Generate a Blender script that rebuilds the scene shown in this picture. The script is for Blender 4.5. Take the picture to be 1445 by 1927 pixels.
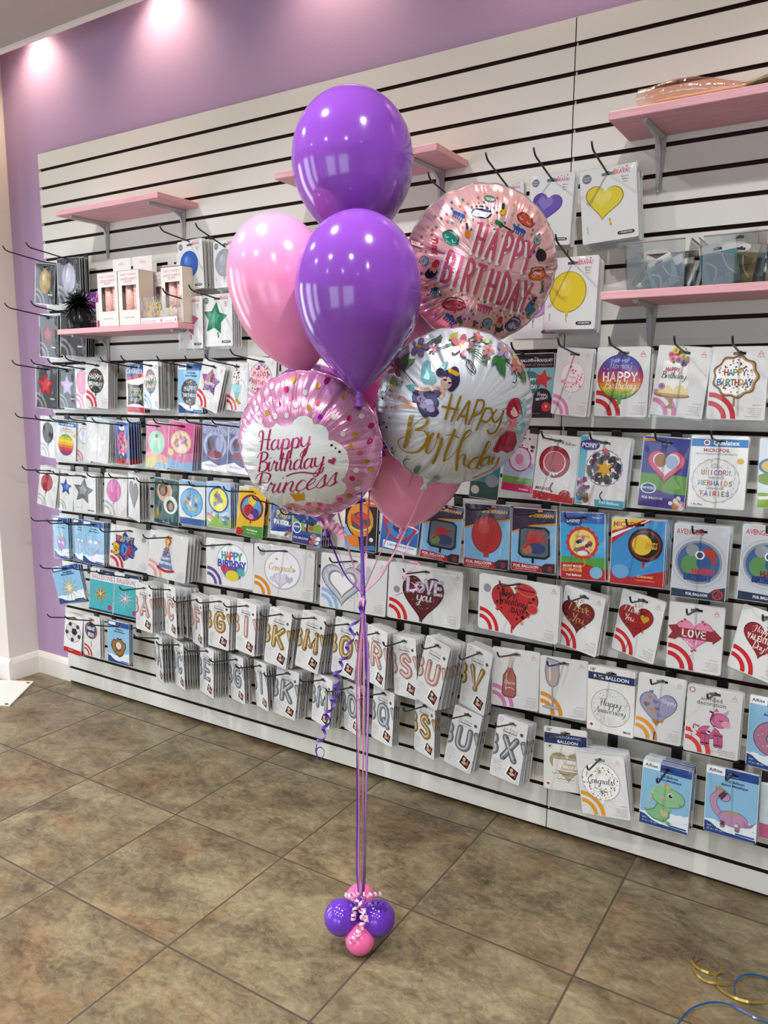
import bpy, math, random
from math import sin, cos, pi, radians, hypot, atan2
from mathutils import Vector, Matrix
from mathutils.geometry import delaunay_2d_cdt

# ------------------------------------------------------------------ scene, camera, light
for o in list(bpy.data.objects):
    bpy.data.objects.remove(o)
SC = bpy.context.scene
COL = SC.collection
SC.view_settings.view_transform = 'Standard'
SC.view_settings.look = 'None'
SC.view_settings.gamma = 1.0
SC.view_settings.exposure = 0.55
SC.view_settings.use_curve_mapping = False
try:
    SC.cycles.transparent_max_bounces = 24
    SC.cycles.max_bounces = 8
    SC.cycles.caustics_reflective = False
    SC.cycles.caustics_refractive = False
except Exception:
    pass

CAM = Vector((3.23446, -2.27282, 1.40784))
YAW, PIT, ROL = -0.55986, -0.15267, 0.00343
fw = Vector((sin(YAW) * cos(PIT), cos(YAW) * cos(PIT), sin(PIT)))
r0 = Vector((cos(YAW), -sin(YAW), 0)); u0 = r0.cross(fw)
rt = r0 * cos(ROL) + u0 * sin(ROL); up = -r0 * sin(ROL) + u0 * cos(ROL)
cd = bpy.data.cameras.new('camera'); co = bpy.data.objects.new('camera', cd); COL.objects.link(co)
cd.sensor_fit = 'VERTICAL'; cd.sensor_height = 36.0; cd.lens = 1469.10 / 1927 * 36.0
cd.clip_start = 0.05; cd.clip_end = 60
m = Matrix((rt, up, -fw)).transposed().to_4x4(); m.translation = CAM
co.matrix_world = m
SC.camera = co

W = bpy.data.worlds.new('shop_daylight'); SC.world = W; W.use_nodes = True
bg = W.node_tree.nodes['Background']
bg.inputs[0].default_value = (0.80, 0.90, 1.0, 1)
bg.inputs[1].default_value = 0.9

def area_light(name, loc, rot, sx, sy, power, col):
    l = bpy.data.lights.new(name, 'AREA'); l.shape = 'RECTANGLE'; l.size = sx; l.size_y = sy
    l.energy = power; l.color = col
    o = bpy.data.objects.new(name, l); o.location = loc; o.rotation_euler = rot; COL.objects.link(o)
    return o
def spot_light(name, loc, target, power, col, ang=80, blend=0.6, rad=0.035):
    l = bpy.data.lights.new(name, 'SPOT'); l.energy = power; l.color = col
    l.spot_size = radians(ang); l.spot_blend = blend; l.shadow_soft_size = rad
    o = bpy.data.objects.new(name, l); o.location = loc; COL.objects.link(o)
    o.rotation_euler = (Vector(target) - Vector(loc)).to_track_quat('-Z', 'Y').to_euler()
    return o
# daylight: tall glazing at the street end (left of the frame, past the white pillar) and a dimmer back window
for y0, y1, pw in [(-0.70, -1.30, 14), (-2.10, -3.00, 18), (-3.60, -4.50, 16)]:
    area_light('daylight', (-1.32, (y0 + y1) / 2, 1.16), (0, radians(-90), 0), 2.05, y0 - y1, pw, (0.84, 0.93, 1.0))
for x, sx in [(1.5, 1.3), (3.6, 1.5)]:
    area_light('daylight', (x, -5.26, 0.95), (radians(90), 0, 0), sx, 1.4, 12, (0.70, 0.86, 1.0))
# recessed lamps over the wall (wash it from above) and over the shop floor
WASH = [(0.03, -0.075), (0.80, -0.075), (1.62, -0.075), (2.44, -0.075), (3.26, -0.075)]
FLOORLAMPS = [(0.6, -1.1), (1.75, -1.2), (2.9, -1.15), (0.3, -2.4), (1.6, -2.6), (2.9, -2.5), (4.2, -2.4), (1.0, -3.8), (2.6, -3.9), (4.2, -3.8)]
CEIL, HIGH = 2.80, 3.02        # shop ceiling, and the lamp trough between it and the wall
for x, y in WASH:
    spot_light('wall_washer', (x, y, HIGH - 0.012), (x, y + 0.015, 1.9), 15, (1.0, 0.80, 0.54), 112, 0.85, 0.03)
for x, y in FLOORLAMPS:
    spot_light('downlight_beam', (x, y, CEIL - 0.012), (x, y, 0), 62, (0.985, 0.975, 0.965), 150, 0.9, 0.022)

# ------------------------------------------------------------------ materials
MATS = {}
def lin(h):
    v = [int(h[i:i + 2], 16) / 255 for i in (0, 2, 4)]
    return tuple(c / 12.92 if c <= 0.04045 else ((c + 0.055) / 1.055) ** 2.4 for c in v) + (1,)
def pmat(name, hexcol, rough=0.5, metal=0.0, spec=0.5, **kw):
    if name in MATS: return MATS[name]
    m = bpy.data.materials.new(name); m.use_nodes = True; MATS[name] = m
    b = m.node_tree.nodes['Principled BSDF']
    b.inputs['Base Color'].default_value = lin(hexcol)
    b.inputs['Roughness'].default_value = rough
    b.inputs['Metallic'].default_value = metal
    b.inputs['Specular IOR Level'].default_value = spec
    for k, v in kw.items():
        b.inputs[k.replace('_', ' ')].default_value = v
    return m
def ink(h, rough=0.6): return pmat('ink_' + h, h, rough, 0.0, 0.12)
def foil_ink(h): return pmat('foil_' + h, h, 0.2, 0.55, 0.5)
def node(m, t, **kw):
    n = m.node_tree.nodes.new(t)
    for k, v in kw.items(): setattr(n, k, v)
    return n
def link(m, a, b): m.node_tree.links.new(a, b)
def ramp(m, fac, stops):
    r = node(m, 'ShaderNodeValToRGB'); e = r.color_ramp.elements
    while len(e) < len(stops): e.new(0.5)
    for i, (p, c) in enumerate(stops):
        e[i].position = p; e[i].color = lin(c) if isinstance(c, str) else c
    link(m, fac, r.inputs[0]); return r.outputs[0]
def bumped(m, scale, strength, dist=0.002, detail=3):
    b = m.node_tree.nodes['Principled BSDF']
    tc = node(m, 'ShaderNodeTexCoord'); nz = node(m, 'ShaderNodeTexNoise')
    nz.inputs['Scale'].default_value = scale; nz.inputs['Detail'].default_value = detail
    link(m, tc.outputs['Object'], nz.inputs['Vector'])
    bp = node(m, 'ShaderNodeBump'); bp.inputs['Strength'].default_value = strength; bp.inputs['Distance'].default_value = dist
    link(m, nz.outputs['Fac'], bp.inputs['Height']); link(m, bp.outputs['Normal'], b.inputs['Normal'])
    return m
def clear_mat(name, tint, gloss, rough, wrinkle=0.0, scale=30):
    """thin clear plastic: lets light through, with a glossy face"""
    if name in MATS: return MATS[name]
    m = bpy.data.materials.new(name); m.use_nodes = True; MATS[name] = m
    nt = m.node_tree; nt.nodes.remove(nt.nodes['Principled BSDF']); out = nt.nodes['Material Output']
    tr = node(m, 'ShaderNodeBsdfTransparent'); tr.inputs[0].default_value = lin(tint)
    gl = node(m, 'ShaderNodeBsdfGlossy'); gl.inputs['Roughness'].default_value = rough
    gl.inputs[0].default_value = (1, 1, 1, 1)
    fr = node(m, 'ShaderNodeLayerWeight'); fr.inputs['Blend'].default_value = 0.5
    pw = node(m, 'ShaderNodeMath', operation='POWER'); pw.inputs[1].default_value = 4.0; link(m, fr.outputs['Facing'], pw.inputs[0])
    mm = node(m, 'ShaderNodeMath', operation='MULTIPLY_ADD'); mm.inputs[1].default_value = 0.7 * gloss; mm.inputs[2].default_value = 0.045 * gloss
    mm.use_clamp = True; link(m, pw.outputs[0], mm.inputs[0])
    mx = node(m, 'ShaderNodeMixShader'); link(m, mm.outputs[0], mx.inputs[0])
    link(m, tr.outputs[0], mx.inputs[1]); link(m, gl.outputs[0], mx.inputs[2]); link(m, mx.outputs[0], out.inputs[0])
    if wrinkle:
        tc = node(m, 'ShaderNodeTexCoord'); mp = node(m, 'ShaderNodeMapping'); mp.inputs['Scale'].default_value = (1.0, 1.0, 0.45)
        oi = node(m, 'ShaderNodeObjectInfo'); ad = node(m, 'ShaderNodeVectorMath', operation='ADD')
        link(m, tc.outputs['Object'], ad.inputs[0]); link(m, oi.outputs['Random'], ad.inputs[1])
        link(m, ad.outputs[0], mp.inputs[0])
        nz = node(m, 'ShaderNodeTexNoise'); nz.inputs['Scale'].default_value = scale; nz.inputs['Detail'].default_value = 2.5
        nz.inputs['Distortion'].default_value = 0.6
        link(m, mp.outputs[0], nz.inputs['Vector'])
        bp = node(m, 'ShaderNodeBump'); bp.inputs['Strength'].default_value = wrinkle; bp.inputs['Distance'].default_value = 0.01
        link(m, nz.outputs['Fac'], bp.inputs['Height'])
        link(m, bp.outputs['Normal'], gl.inputs['Normal']); link(m, bp.outputs['Normal'], fr.inputs['Normal'])
    return m
SLEEVE = clear_mat('clear_sleeve_film', 'f8f9fa', 0.50, 0.07, 0.8, 8)
ACRYLIC = clear_mat('smoky_acrylic', 'dcdad7', 0.6, 0.03)
CELLO = clear_mat('peach_cellophane', 'f6e0d4', 1.8, 0.15, 0.8, 30)

wall_purple = bumped(pmat('lavender_wall_paint', 'ad90b4', 0.62, spec=0.3), 160, 0.12)
white_wall = bumped(pmat('white_wall_paint', 'dcd5cd', 0.7, spec=0.3), 120, 0.12)
ceil_m = bumped(pmat('ceiling_paint', 'aba29b', 0.8, spec=0.2), 180, 0.2)
slat_m = pmat('white_melamine', 'dbd9d2', 0.34, spec=0.45)
groove_m = pmat('brown_groove_board', '2c1b14', 0.7, spec=0.2)
trim_m = pmat('white_trim_paint', 'e2dcd6', 0.45)
black_metal = pmat('black_hook_metal', '121214', 0.38, 0.0, 0.5)
black_plastic = pmat('black_plastic', '161618', 0.45)
grey_metal = pmat('light_grey_bracket_enamel', 'b4b4b6', 0.4)
screw_m = pmat('dark_screw', '26221f', 0.4, 0.5)
lamp_rim = pmat('lamp_rim_white', 'e8e4de', 0.4)
def emis(name, col, s):
    if name in MATS: return MATS[name]
    m = pmat(name, 'ffffff'); b = m.node_tree.nodes['Principled BSDF']
    b.inputs['Emission Color'].default_value = col; b.inputs['Emission Strength'].default_value = s
    return m
lamp_glow = emis('lamp_glow', (1, 0.86, 0.7, 1), 14)

pink_wood = pmat('pink_painted_board', 'd893a0', 0.5)
def _pw():
    m = pink_wood; b = m.node_tree.nodes['Principled BSDF']
    tc = node(m, 'ShaderNodeTexCoord'); mp = node(m, 'ShaderNodeMapping'); mp.inputs['Scale'].default_value = (3, 30, 60)
    nz = node(m, 'ShaderNodeTexNoise'); nz.inputs['Scale'].default_value = 3; nz.inputs['Detail'].default_value = 5
    link(m, tc.outputs['Object'], mp.inputs[0]); link(m, mp.outputs[0], nz.inputs['Vector'])
    link(m, ramp(m, nz.outputs['Fac'], [(0.25, 'cd929c'), (0.6, 'd9a3ab'), (0.8, 'e0afb6')]), b.inputs['Base Color'])
_pw()

TS, TX, TY = 0.4572, 0.43411, -0.11755
def floor_material():
    m = pmat('stone_look_floor_tiles', '9a8a70', 0.36, spec=0.45); b = m.node_tree.nodes['Principled BSDF']
    tc = node(m, 'ShaderNodeTexCoord'); sp = node(m, 'ShaderNodeSeparateXYZ'); link(m, tc.outputs['Object'], sp.inputs[0])
    def math(op, a, bb=None, cc=None):
        n = node(m, 'ShaderNodeMath', operation=op)
        for i, v in enumerate((a, bb, cc)):
            if v is None: continue
            if isinstance(v, (int, float)): n.inputs[i].default_value = v
            else: link(m, v, n.inputs[i])
        return n.outputs[0]
    u = math('DIVIDE', math('SUBTRACT', sp.outputs[0], TX), TS); v = math('DIVIDE', math('SUBTRACT', sp.outputs[1], TY), TS)
    fu, fv = math('FLOOR', u), math('FLOOR', v)
    du = math('ABSOLUTE', math('SUBTRACT', math('FRACT', math('ADD', u, 0.5)), 0.5))
    dv = math('ABSOLUTE', math('SUBTRACT', math('FRACT', math('ADD', v, 0.5)), 0.5))
    d = math('MULTIPLY', math('MINIMUM', du, dv), TS)
    grout = math('LESS_THAN', d, 0.0030)
    wob = math('SMOOTH_MIN', d, 0.009, 0.004)
    cell = node(m, 'ShaderNodeCombineXYZ'); link(m, fu, cell.inputs[0]); link(m, fv, cell.inputs[1])
    wn = node(m, 'ShaderNodeTexWhiteNoise'); link(m, cell.outputs[0], wn.inputs['Vector'])
    sc = node(m, 'ShaderNodeVectorMath', operation='SCALE'); sc.inputs['Scale'].default_value = 30
    link(m, wn.outputs['Color'], sc.inputs[0])
    ad = node(m, 'ShaderNodeVectorMath', operation='ADD'); link(m, tc.outputs['Object'], ad.inputs[0]); link(m, sc.outputs[0], ad.inputs[1])
    def noise(scale, det, dist, rough=0.55, stretch=(1, 1, 1)):
        mp = node(m, 'ShaderNodeMapping'); mp.inputs['Scale'].default_value = stretch; link(m, ad.outputs[0], mp.inputs[0])
        n = node(m, 'ShaderNodeTexNoise'); n.inputs['Scale'].default_value = scale; n.inputs['Detail'].default_value = det
        n.inputs['Distortion'].default_value = dist; n.inputs['Roughness'].default_value = rough
        link(m, mp.outputs[0], n.inputs['Vector']); return n.outputs['Fac']
    n1 = noise(5.5, 7, 0.5, 0.66, (1.0, 1.4, 1)); n2 = noise(26, 9, 0.8, 0.72, (1.0, 1.6, 1)); n3 = noise(3.2, 4, 0.4, 0.55)
    n4 = noise(70, 6, 0.3, 0.75)
    c1 = ramp(m, n1, [(0.33, '57493a'), (0.43, '7a6c57'), (0.52, '9a8d72'), (0.61, 'b3a78b'), (0.74, 'c2b89e')])
    c2 = ramp(m, n2, [(0.32, '54483a'), (0.45, '857963'), (0.55, 'a69a80'), (0.70, 'c6bca4')])
    mx = node(m, 'ShaderNodeMix', data_type='RGBA'); mx.inputs[0].default_value = 0.42; link(m, c1, mx.inputs[6]); link(m, c2, mx.inputs[7])
    c3 = ramp(m, n3, [(0.42, (0.42, 0.42, 0.42, 1)), (0.62, (0.60, 0.60, 0.60, 1))])
    br = ramp(m, n3, [(0.34, '86684a'), (0.47, '837c6e'), (0.62, '8a8c80')])
    mo = node(m, 'ShaderNodeMix', data_type='RGBA', blend_type='OVERLAY'); mo.inputs[0].default_value = 0.62; link(m, mx.outputs[2], mo.inputs[6]); link(m, br, mo.inputs[7])
    sp4 = ramp(m, n4, [(0.34, (0.40, 0.38, 0.36, 1)), (0.5, (0.5, 0.5, 0.5, 1)), (0.68, (0.60, 0.60, 0.60, 1))])
    mp4 = node(m, 'ShaderNodeMix', data_type='RGBA', blend_type='OVERLAY'); mp4.inputs[0].default_value = 0.8; link(m, mo.outputs[2], mp4.inputs[6]); link(m, sp4, mp4.inputs[7])
    hs = node(m, 'ShaderNodeHueSaturation'); hs.inputs['Value'].default_value = 0.84; hs.inputs['Saturation'].default_value = 1.06; link(m, mp4.outputs[2], hs.inputs['Color'])
    mg = node(m, 'ShaderNodeMix', data_type='RGBA'); link(m, grout, mg.inputs[0]); link(m, hs.outputs[0], mg.inputs[6]); mg.inputs[7].default_value = lin('4a3f34')
    link(m, mg.outputs[2], b.inputs['Base Color'])
    bp = node(m, 'ShaderNodeBump'); bp.inputs['Strength'].default_value = 0.5; bp.inputs['Distance'].default_value = 0.004
    hh = math('ADD', math('MULTIPLY', wob, 60), math('MULTIPLY', n2, 0.22)); link(m, hh, bp.inputs['Height']); link(m, bp.outputs['Normal'], b.inputs['Normal'])
    rr = math('ADD', math('MULTIPLY', grout, 0.4), math('ADD', math('MULTIPLY', n2, 0.25), 0.24)); link(m, rr, b.inputs['Roughness'])
    return m
tile_m = floor_material()

# ------------------------------------------------------------------ mesh helpers
class MB:
    """collects polygons of several materials and links them as ONE mesh object"""
    def __init__(s): s.v = []; s.f = []; s.m = []; s.mats = []; s.sm = []
    def mi(s, mat):
        if mat not in s.mats: s.mats.append(mat)
        return s.mats.index(mat)
    def add(s, vs, fs, mat, smooth=False):
        o = len(s.v); s.v += [tuple(p) for p in vs]; k = s.mi(mat)
        for f in fs: s.f.append([i + o for i in f]); s.m.append(k); s.sm.append(smooth)
    def box(s, a, b, mat, M=None):
        x0, y0, z0 = a; x1, y1, z1 = b
        vs = [Vector(p) for p in ((x0, y0, z0), (x1, y0, z0), (x1, y1, z0), (x0, y1, z0), (x0, y0, z1), (x1, y0, z1), (x1, y1, z1), (x0, y1, z1))]
        if M: vs = [M @ p for p in vs]
        s.add(vs, [(0, 3, 2, 1), (4, 5, 6, 7), (0, 1, 5, 4), (1, 2, 6, 5), (2, 3, 7, 6), (3, 0, 4, 7)], mat)
    def tube(s, pts, r, mat, n=8, cap=True, smooth=True):
        pts = [Vector(p) for p in pts]; rs = r if isinstance(r, (list, tuple)) else [r] * len(pts)
        vs, fs = [], []; t0 = (pts[1] - pts[0]).normalized()
        a = t0.orthogonal().normalized()
        for i, p in enumerate(pts):
            t = (pts[min(i + 1, len(pts) - 1)] - pts[max(i - 1, 0)])
            if t.length < 1e-9: t = t0
            t.normalize(); a = (a - t * a.dot(t)); a = a.normalized() if a.length > 1e-9 else t.orthogonal().normalized(); b = t.cross(a)
            for k in range(n): vs.append(p + (a * cos(2 * pi * k / n) + b * sin(2 * pi * k / n)) * rs[i])
        for i in range(len(pts) - 1):
            for k in range(n): fs.append((i * n + k, i * n + (k + 1) % n, (i + 1) * n + (k + 1) % n, (i + 1) * n + k))
        if cap: fs += [tuple(reversed(range(n))), tuple(range((len(pts) - 1) * n, len(pts) * n))]
        s.add(vs, fs, mat, smooth)
    def lathe(s, prof, mat, M, n=32):
        vs, fs = [], []
        for r, z in prof:
            for k in range(n): vs.append(M @ Vector((r * cos(2 * pi * k / n), r * sin(2 * pi * k / n), z)))
        for i in range(len(prof) - 1):
            for k in range(n): fs.append((i * n + k, i * n + (k + 1) % n, (i + 1) * n + (k + 1) % n, (i + 1) * n + k))
        s.add(vs, fs, mat, True)
    def strip(s, pts, wv, mat, smooth=True):
        """flat ribbon: centre points and half-width vectors"""
        vs = []
        for p, w in zip(pts, wv): vs += [p + w, p - w]
        s.add(vs, [(2 * i, 2 * i + 1, 2 * i + 3, 2 * i + 2) for i in range(len(pts) - 1)], mat, smooth)
    def mesh(s, name):
        me = bpy.data.meshes.new(name); me.from_pydata(s.v, [], s.f)
        for m in s.mats: me.materials.append(m)
        me.polygons.foreach_set('material_index', s.m); me.polygons.foreach_set('use_smooth', s.sm); me.update(); return me
    def build(s, name, parent=None, M=None):
        o = bpy.data.objects.new(name, s.mesh(name)); COL.objects.link(o)
        if parent: o.parent = parent
        if M is not None: o.matrix_local = M
        return o
def bevel(o, w=0.004, seg=2):
    md = o.modifiers.new('edge', 'BEVEL'); md.width = w; md.segments = seg; md.limit_method = 'ANGLE'; return o
def tag(o, label, cat, group=None, kind=None):
    o['label'] = label; o['category'] = cat
    if group: o['group'] = group
    if kind: o['kind'] = kind
    return o
def struct(o): o['kind'] = 'structure'; return o
def empty(name, loc=(0, 0, 0), rot=(0, 0, 0)):
    o = bpy.data.objects.new(name, None); o.location = loc; o.rotation_euler = rot; o.empty_display_size = 0.05; COL.objects.link(o); return o
def copy_tree(o, parent=None):
    c = o.copy(); COL.objects.link(c)
    if parent: c.parent = parent; c.matrix_parent_inverse = o.matrix_parent_inverse.copy()
    for ch in list(o.children): copy_tree(ch, c)
    return c
def catmull(P, n=6):
    if len(P) < 3:
        return [tuple(P[0][k] + (P[-1][k] - P[0][k]) * i / n for k in range(len(P[0]))) for i in range(n + 1)]
    Q = [P[0]] + list(P) + [P[-1]]; out = []
    for i in range(1, len(Q) - 2):
        a, b, c, d = Q[i - 1], Q[i], Q[i + 1], Q[i + 2]
        for j in range(n):
            t = j / n
            out.append(tuple(0.5 * (2 * b[k] + (c[k] - a[k]) * t + (2 * a[k] - 5 * b[k] + 4 * c[k] - d[k]) * t * t + (3 * b[k] - a[k] - 3 * c[k] + d[k]) * t ** 3) for k in range(len(b))))
    out.append(tuple(P[-1])); return out

# ------------------------------------------------------------------ printed artwork
_TXT = {}
def glyphs(s, bold=False):
    key = (s, bold)
    if key in _TXT: return _TXT[key]
    c = bpy.data.curves.new('t', 'FONT'); c.body = s; c.size = 1.0; c.resolution_u = 2; c.fill_mode = 'FRONT'
    if bold: c.offset = 0.022
    o = bpy.data.objects.new('t', c); COL.objects.link(o)
    dg = bpy.context.evaluated_depsgraph_get(); ev = o.evaluated_get(dg); me = ev.to_mesh()
    vs = [(v.co.x, v.co.y) for v in me.vertices]; fs = [tuple(p.vertices) for p in me.polygons]
    ev.to_mesh_clear(); bpy.data.objects.remove(o); bpy.data.curves.remove(c)
    w = max([p[0] for p in vs] or [0.1]); _TXT[key] = (vs, fs, w); return _TXT[key]

SCR = {  # joined handwriting, x-height 1, capitals 2
 'a': ([[(.78, .85), (.45, 1), (.12, .65), (.15, .15), (.4, 0), (.7, .3), (.85, .95)], [(.85, .95), (.8, .3), (.95, .02), (1.2, .2)]], 1.12),
 'c': ([[(.7, .8), (.4, 1), (.1, .6), (.15, .15), (.45, 0), (.85, .25)]], .8),
 'd': ([[(.78, .85), (.45, 1), (.12, .65), (.15, .15), (.4, 0), (.7, .3), (.85, .95)], [(.98, 2), (.88, 1.2), (.82, .3), (.97, .02), (1.2, .2)]], 1.12),
 'e': ([[(.0, .3), (.5, .6), (.55, .9), (.35, 1), (.1, .6), (.15, .15), (.45, 0), (.85, .25)]], .78),
 'g': ([[(.78, .85), (.45, 1), (.12, .65), (.15, .15), (.4, 0), (.7, .3), (.85, .95)], [(.85, .95), (.8, 0), (.6, -.8), (.25, -1), (.15, -.7), (.6, -.2), (1.1, .25)]], 1.05),
 'h': ([[(0, .2), (.42, 1.5), (.38, 2), (.22, 1.8), (.14, .8), (.1, 0)], [(.12, .5), (.45, 1), (.7, .85), (.65, .3), (.8, .02), (1.05, .2)]], 1.0),
 'i': ([[(0, .2), (.2, .95)], [(.2, .95), (.14, .3), (.3, .02), (.55, .2)], [(.27, 1.4), (.29, 1.48)]], .53),
 'l': ([[(0, .2), (.45, 1.5), (.4, 2), (.2, 1.5), (.2, .3), (.4, .02), (.65, .2)]], .6),
 'm': ([[(0, .2), (.15, 1), (.12, 0)], [(.13, .5), (.4, 1), (.58, .8), (.55, 0)], [(.56, .5), (.85, 1), (1.05, .8), (1.0, .3), (1.15, .02), (1.4, .2)]], 1.35),
 'n': ([[(0, .2), (.15, 1), (.12, 0)], [(.13, .5), (.45, 1), (.7, .85), (.65, .3), (.8, .02), (1.05, .2)]], 1.0),
 'o': ([[(.5, 1), (.15, .7), (.15, .2), (.45, 0), (.75, .3), (.7, .8), (.45, 1), (.95, .85)]], .92),
 'p': ([[(0, .2), (.22, 1), (.2, 0), (.1, -1)], [(.2, .6), (.5, 1), (.85, .8), (.8, .2), (.5, 0), (.22, .2)], [(.5, 0), (.8, 0), (1.1, .25)]], 1.05),
 'r': ([[(0, .2), (.2, 1.08), (.32, .88), (.6, .9)], [(.6, .9), (.5, .3), (.65, .02), (.9, .2)]], .84),
 's': ([[(0, .2), (.4, 1.15), (.5, .6), (.6, .25), (.35, 0), (.08, .12)], [(.4, 0), (.6, .08), (.8, .25)]], .74),
 't': ([[(.32, 1.8), (.2, .8), (.2, .2), (.4, .02), (.65, .2)], [(-.05, 1.2), (.6, 1.27)]], .62),
 'u': ([[(.05, .95), (.1, .3), (.35, .02), (.75, .5), (.85, .95)], [(.85, .95), (.8, .3), (.95, .02), (1.2, .2)]], 1.12),
 'v': ([[(.0, .9), (.12, .9), (.35, 0), (.75, .95), (1, .88)]], .95),
 'w': ([[(.0, .9), (.12, .8), (.2, .05), (.5, .7), (.62, .05), (1, .95), (1.2, .9)]], 1.15),
 'y': ([[(.05, .95), (.1, .3), (.4, .05), (.75, .4), (.9, .95)], [(.9, .95), (.8, 0), (.6, -.8), (.25, -1), (.15, -.7), (.6, -.2), (1.1, .25)]], 1.05),
 'A': ([[(-.1, .1), (.1, .1), (.75, 2.0)], [(.75, 2.0), (.85, .9), (1.0, 0)], [(.15, .7), (1.1, .8)]], 1.25),
 'B': ([[(.42, 2), (.36, 1), (.25, 0)], [(-.1, 1.5), (.1, 1.9), (.6, 2.1), (1.15, 1.85), (1, 1.3), (.45, 1.05)], [(.45, 1.05), (1.2, .9), (1.2, .25), (.65, -.05), (.1, .1)]], 1.3),
 'C': ([[(1.1, 1.6), (.85, 2), (.35, 1.6), (.15, .8), (.45, 0), (1.15, .35)]], 1.15),
 'D': ([[(.3, 2), (.25, 0)], [(-.1, 1.8), (.5, 2.1), (1.3, 1.6), (1.2, .4), (.5, -.05), (.0, .1)]], 1.35),
 'H': ([[(-.15, 1.4), (-.2, 1.8), (.1, 2), (.3, 1.6), (.3, .8), (.22, 0)], [(1.1, 2.05), (1, 1), (1, .1), (1.3, .1)], [(-.05, .85), (.5, 1.1), (1.25, 1.05)]], 1.35),
 'I': ([[(.35, 2), (.3, 1), (.2, 0)]], .55),
 'L': ([[(.1, 1.6), (.5, 2), (.5, 1.2), (.3, .1), (.05, .1), (.35, .08), (1.05, .05)]], 1.0),
 'P': ([[(.42, 2), (.36, 1), (.22, -.05)], [(-.15, 1.4), (.05, 1.85), (.6, 2.1), (1.2, 1.8), (1.05, 1.15), (.45, .95)]], 1.2),
 'R': ([[(.42, 2), (.36, 1), (.22, 0)], [(0, 1.6), (.5, 2.1), (1.1, 1.9), (1, 1.3), (.45, 1.05)], [(.45, 1.05), (.8, .5), (1.2, .05)]], 1.2),
 'S': ([[(1, 1.7), (.7, 2), (.25, 1.6), (.5, 1.1), (.9, .6), (.6, 0), (.05, .3)]], 1.05),
 'V': ([[(-.05, 1.7), (.2, 1.9), (.55, 0)], [(.55, 0), (.95, 1.5), (1.3, 2)]], 1.1),
 'Y': ([[(.0, 1.9), (.2, 1.2), (.5, 1.05), (.95, 1.95)], [(.95, 1.95), (.7, .8), (.3, -.1)]], 1.0),
 '!': ([[(.4, 2), (.3, .6)], [(.26, .02), (.28, .1)]], .6), ' ': ([], .55), "'": ([[(.2, 2), (.15, 1.6)]], .35)}
CAPS = {  # plain rounded capitals, height 1
 'A': ([[(0, 0), (.3, 1), (.6, 0)], [(.12, .33), (.48, .33)]], .6), 'B': ([[(0, 0), (0, 1), (.3, 1), (.48, .85), (.45, .62), (.25, .53), (0, .53)], [(.25, .53), (.52, .42), (.54, .14), (.3, 0), (0, 0)]], .54),
 'C': ([[(.55, .82), (.38, 1), (.12, .9), (0, .5), (.12, .1), (.38, 0), (.55, .18)]], .56), 'D': ([[(0, 0), (0, 1), (.25, 1), (.5, .82), (.56, .5), (.5, .18), (.25, 0), (0, 0)]], .57),
 'E': ([[(.5, 1), (0, 1), (0, 0), (.5, 0)], [(0, .5), (.42, .5)]], .5), 'F': ([[(.5, 1), (0, 1), (0, 0)], [(0, .5), (.4, .5)]], .5),
 'G': ([[(.54, .82), (.36, 1), (.12, .9), (0, .5), (.12, .1), (.36, 0), (.56, .15), (.56, .45), (.34, .45)]], .57), 'H': ([[(0, 0), (0, 1)], [(.55, 0), (.55, 1)], [(0, .5), (.55, .5)]], .55),
 'I': ([[(0, 0), (0, 1)]], .02), 'K': ([[(0, 0), (0, 1)], [(.55, 1), (.02, .45)], [(.16, .58), (.58, 0)]], .58), 'L': ([[(0, 1), (0, 0), (.5, 0)]], .5),
 'M': ([[(0, 0), (.06, 1), (.36, .25), (.66, 1), (.72, 0)]], .72), 'N': ([[(0, 0), (0, 1), (.55, 0), (.55, 1)]], .55), 'O': ([[(.3, 1), (.08, .88), (0, .5), (.08, .12), (.3, 0), (.52, .12), (.6, .5), (.52, .88), (.3, 1)]], .6),
 'P': ([[(0, 0), (0, 1), (.32, 1), (.52, .86), (.52, .64), (.32, .48), (0, .48)]], .53), 'Q': ([[(.3, 1), (.08, .88), (0, .5), (.08, .12), (.3, 0), (.52, .12), (.6, .5), (.52, .88), (.3, 1)], [(.36, .26), (.64, -.06)]], .62),
 'R': ([[(0, 0), (0, 1), (.32, 1), (.52, .86), (.52, .66), (.32, .5), (0, .5)], [(.28, .5), (.56, 0)]], .56), 'S': ([[(.5, .84), (.3, 1), (.06, .88), (.08, .64), (.3, .52), (.5, .38), (.52, .14), (.28, 0), (0, .15)]], .52),
 'T': ([[(.27, 0), (.27, 1)], [(0, 1), (.54, 1)]], .54), 'U': ([[(0, 1), (0, .25), (.12, .04), (.28, 0), (.44, .04), (.56, .25), (.56, 1)]], .56), 'V': ([[(0, 1), (.3, 0), (.6, 1)]], .6),
 'W': ([[(0, 1), (.18, 0), (.4, .7), (.62, 0), (.8, 1)]], .8), 'X': ([[(0, 0), (.56, 1)], [(0, 1), (.56, 0)]], .56), 'Y': ([[(0, 1), (.29, .5), (.58, 1)], [(.29, .5), (.29, 0)]], .58), '-': ([[(0, .45), (.3, .45)]], .3), '!': ([[(0, .35), (0, 1)], [(0, 0), (0, .03)]], .02), ' ': ([], .25)}
ROUND = set('BCDGOPQRSU')

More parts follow.
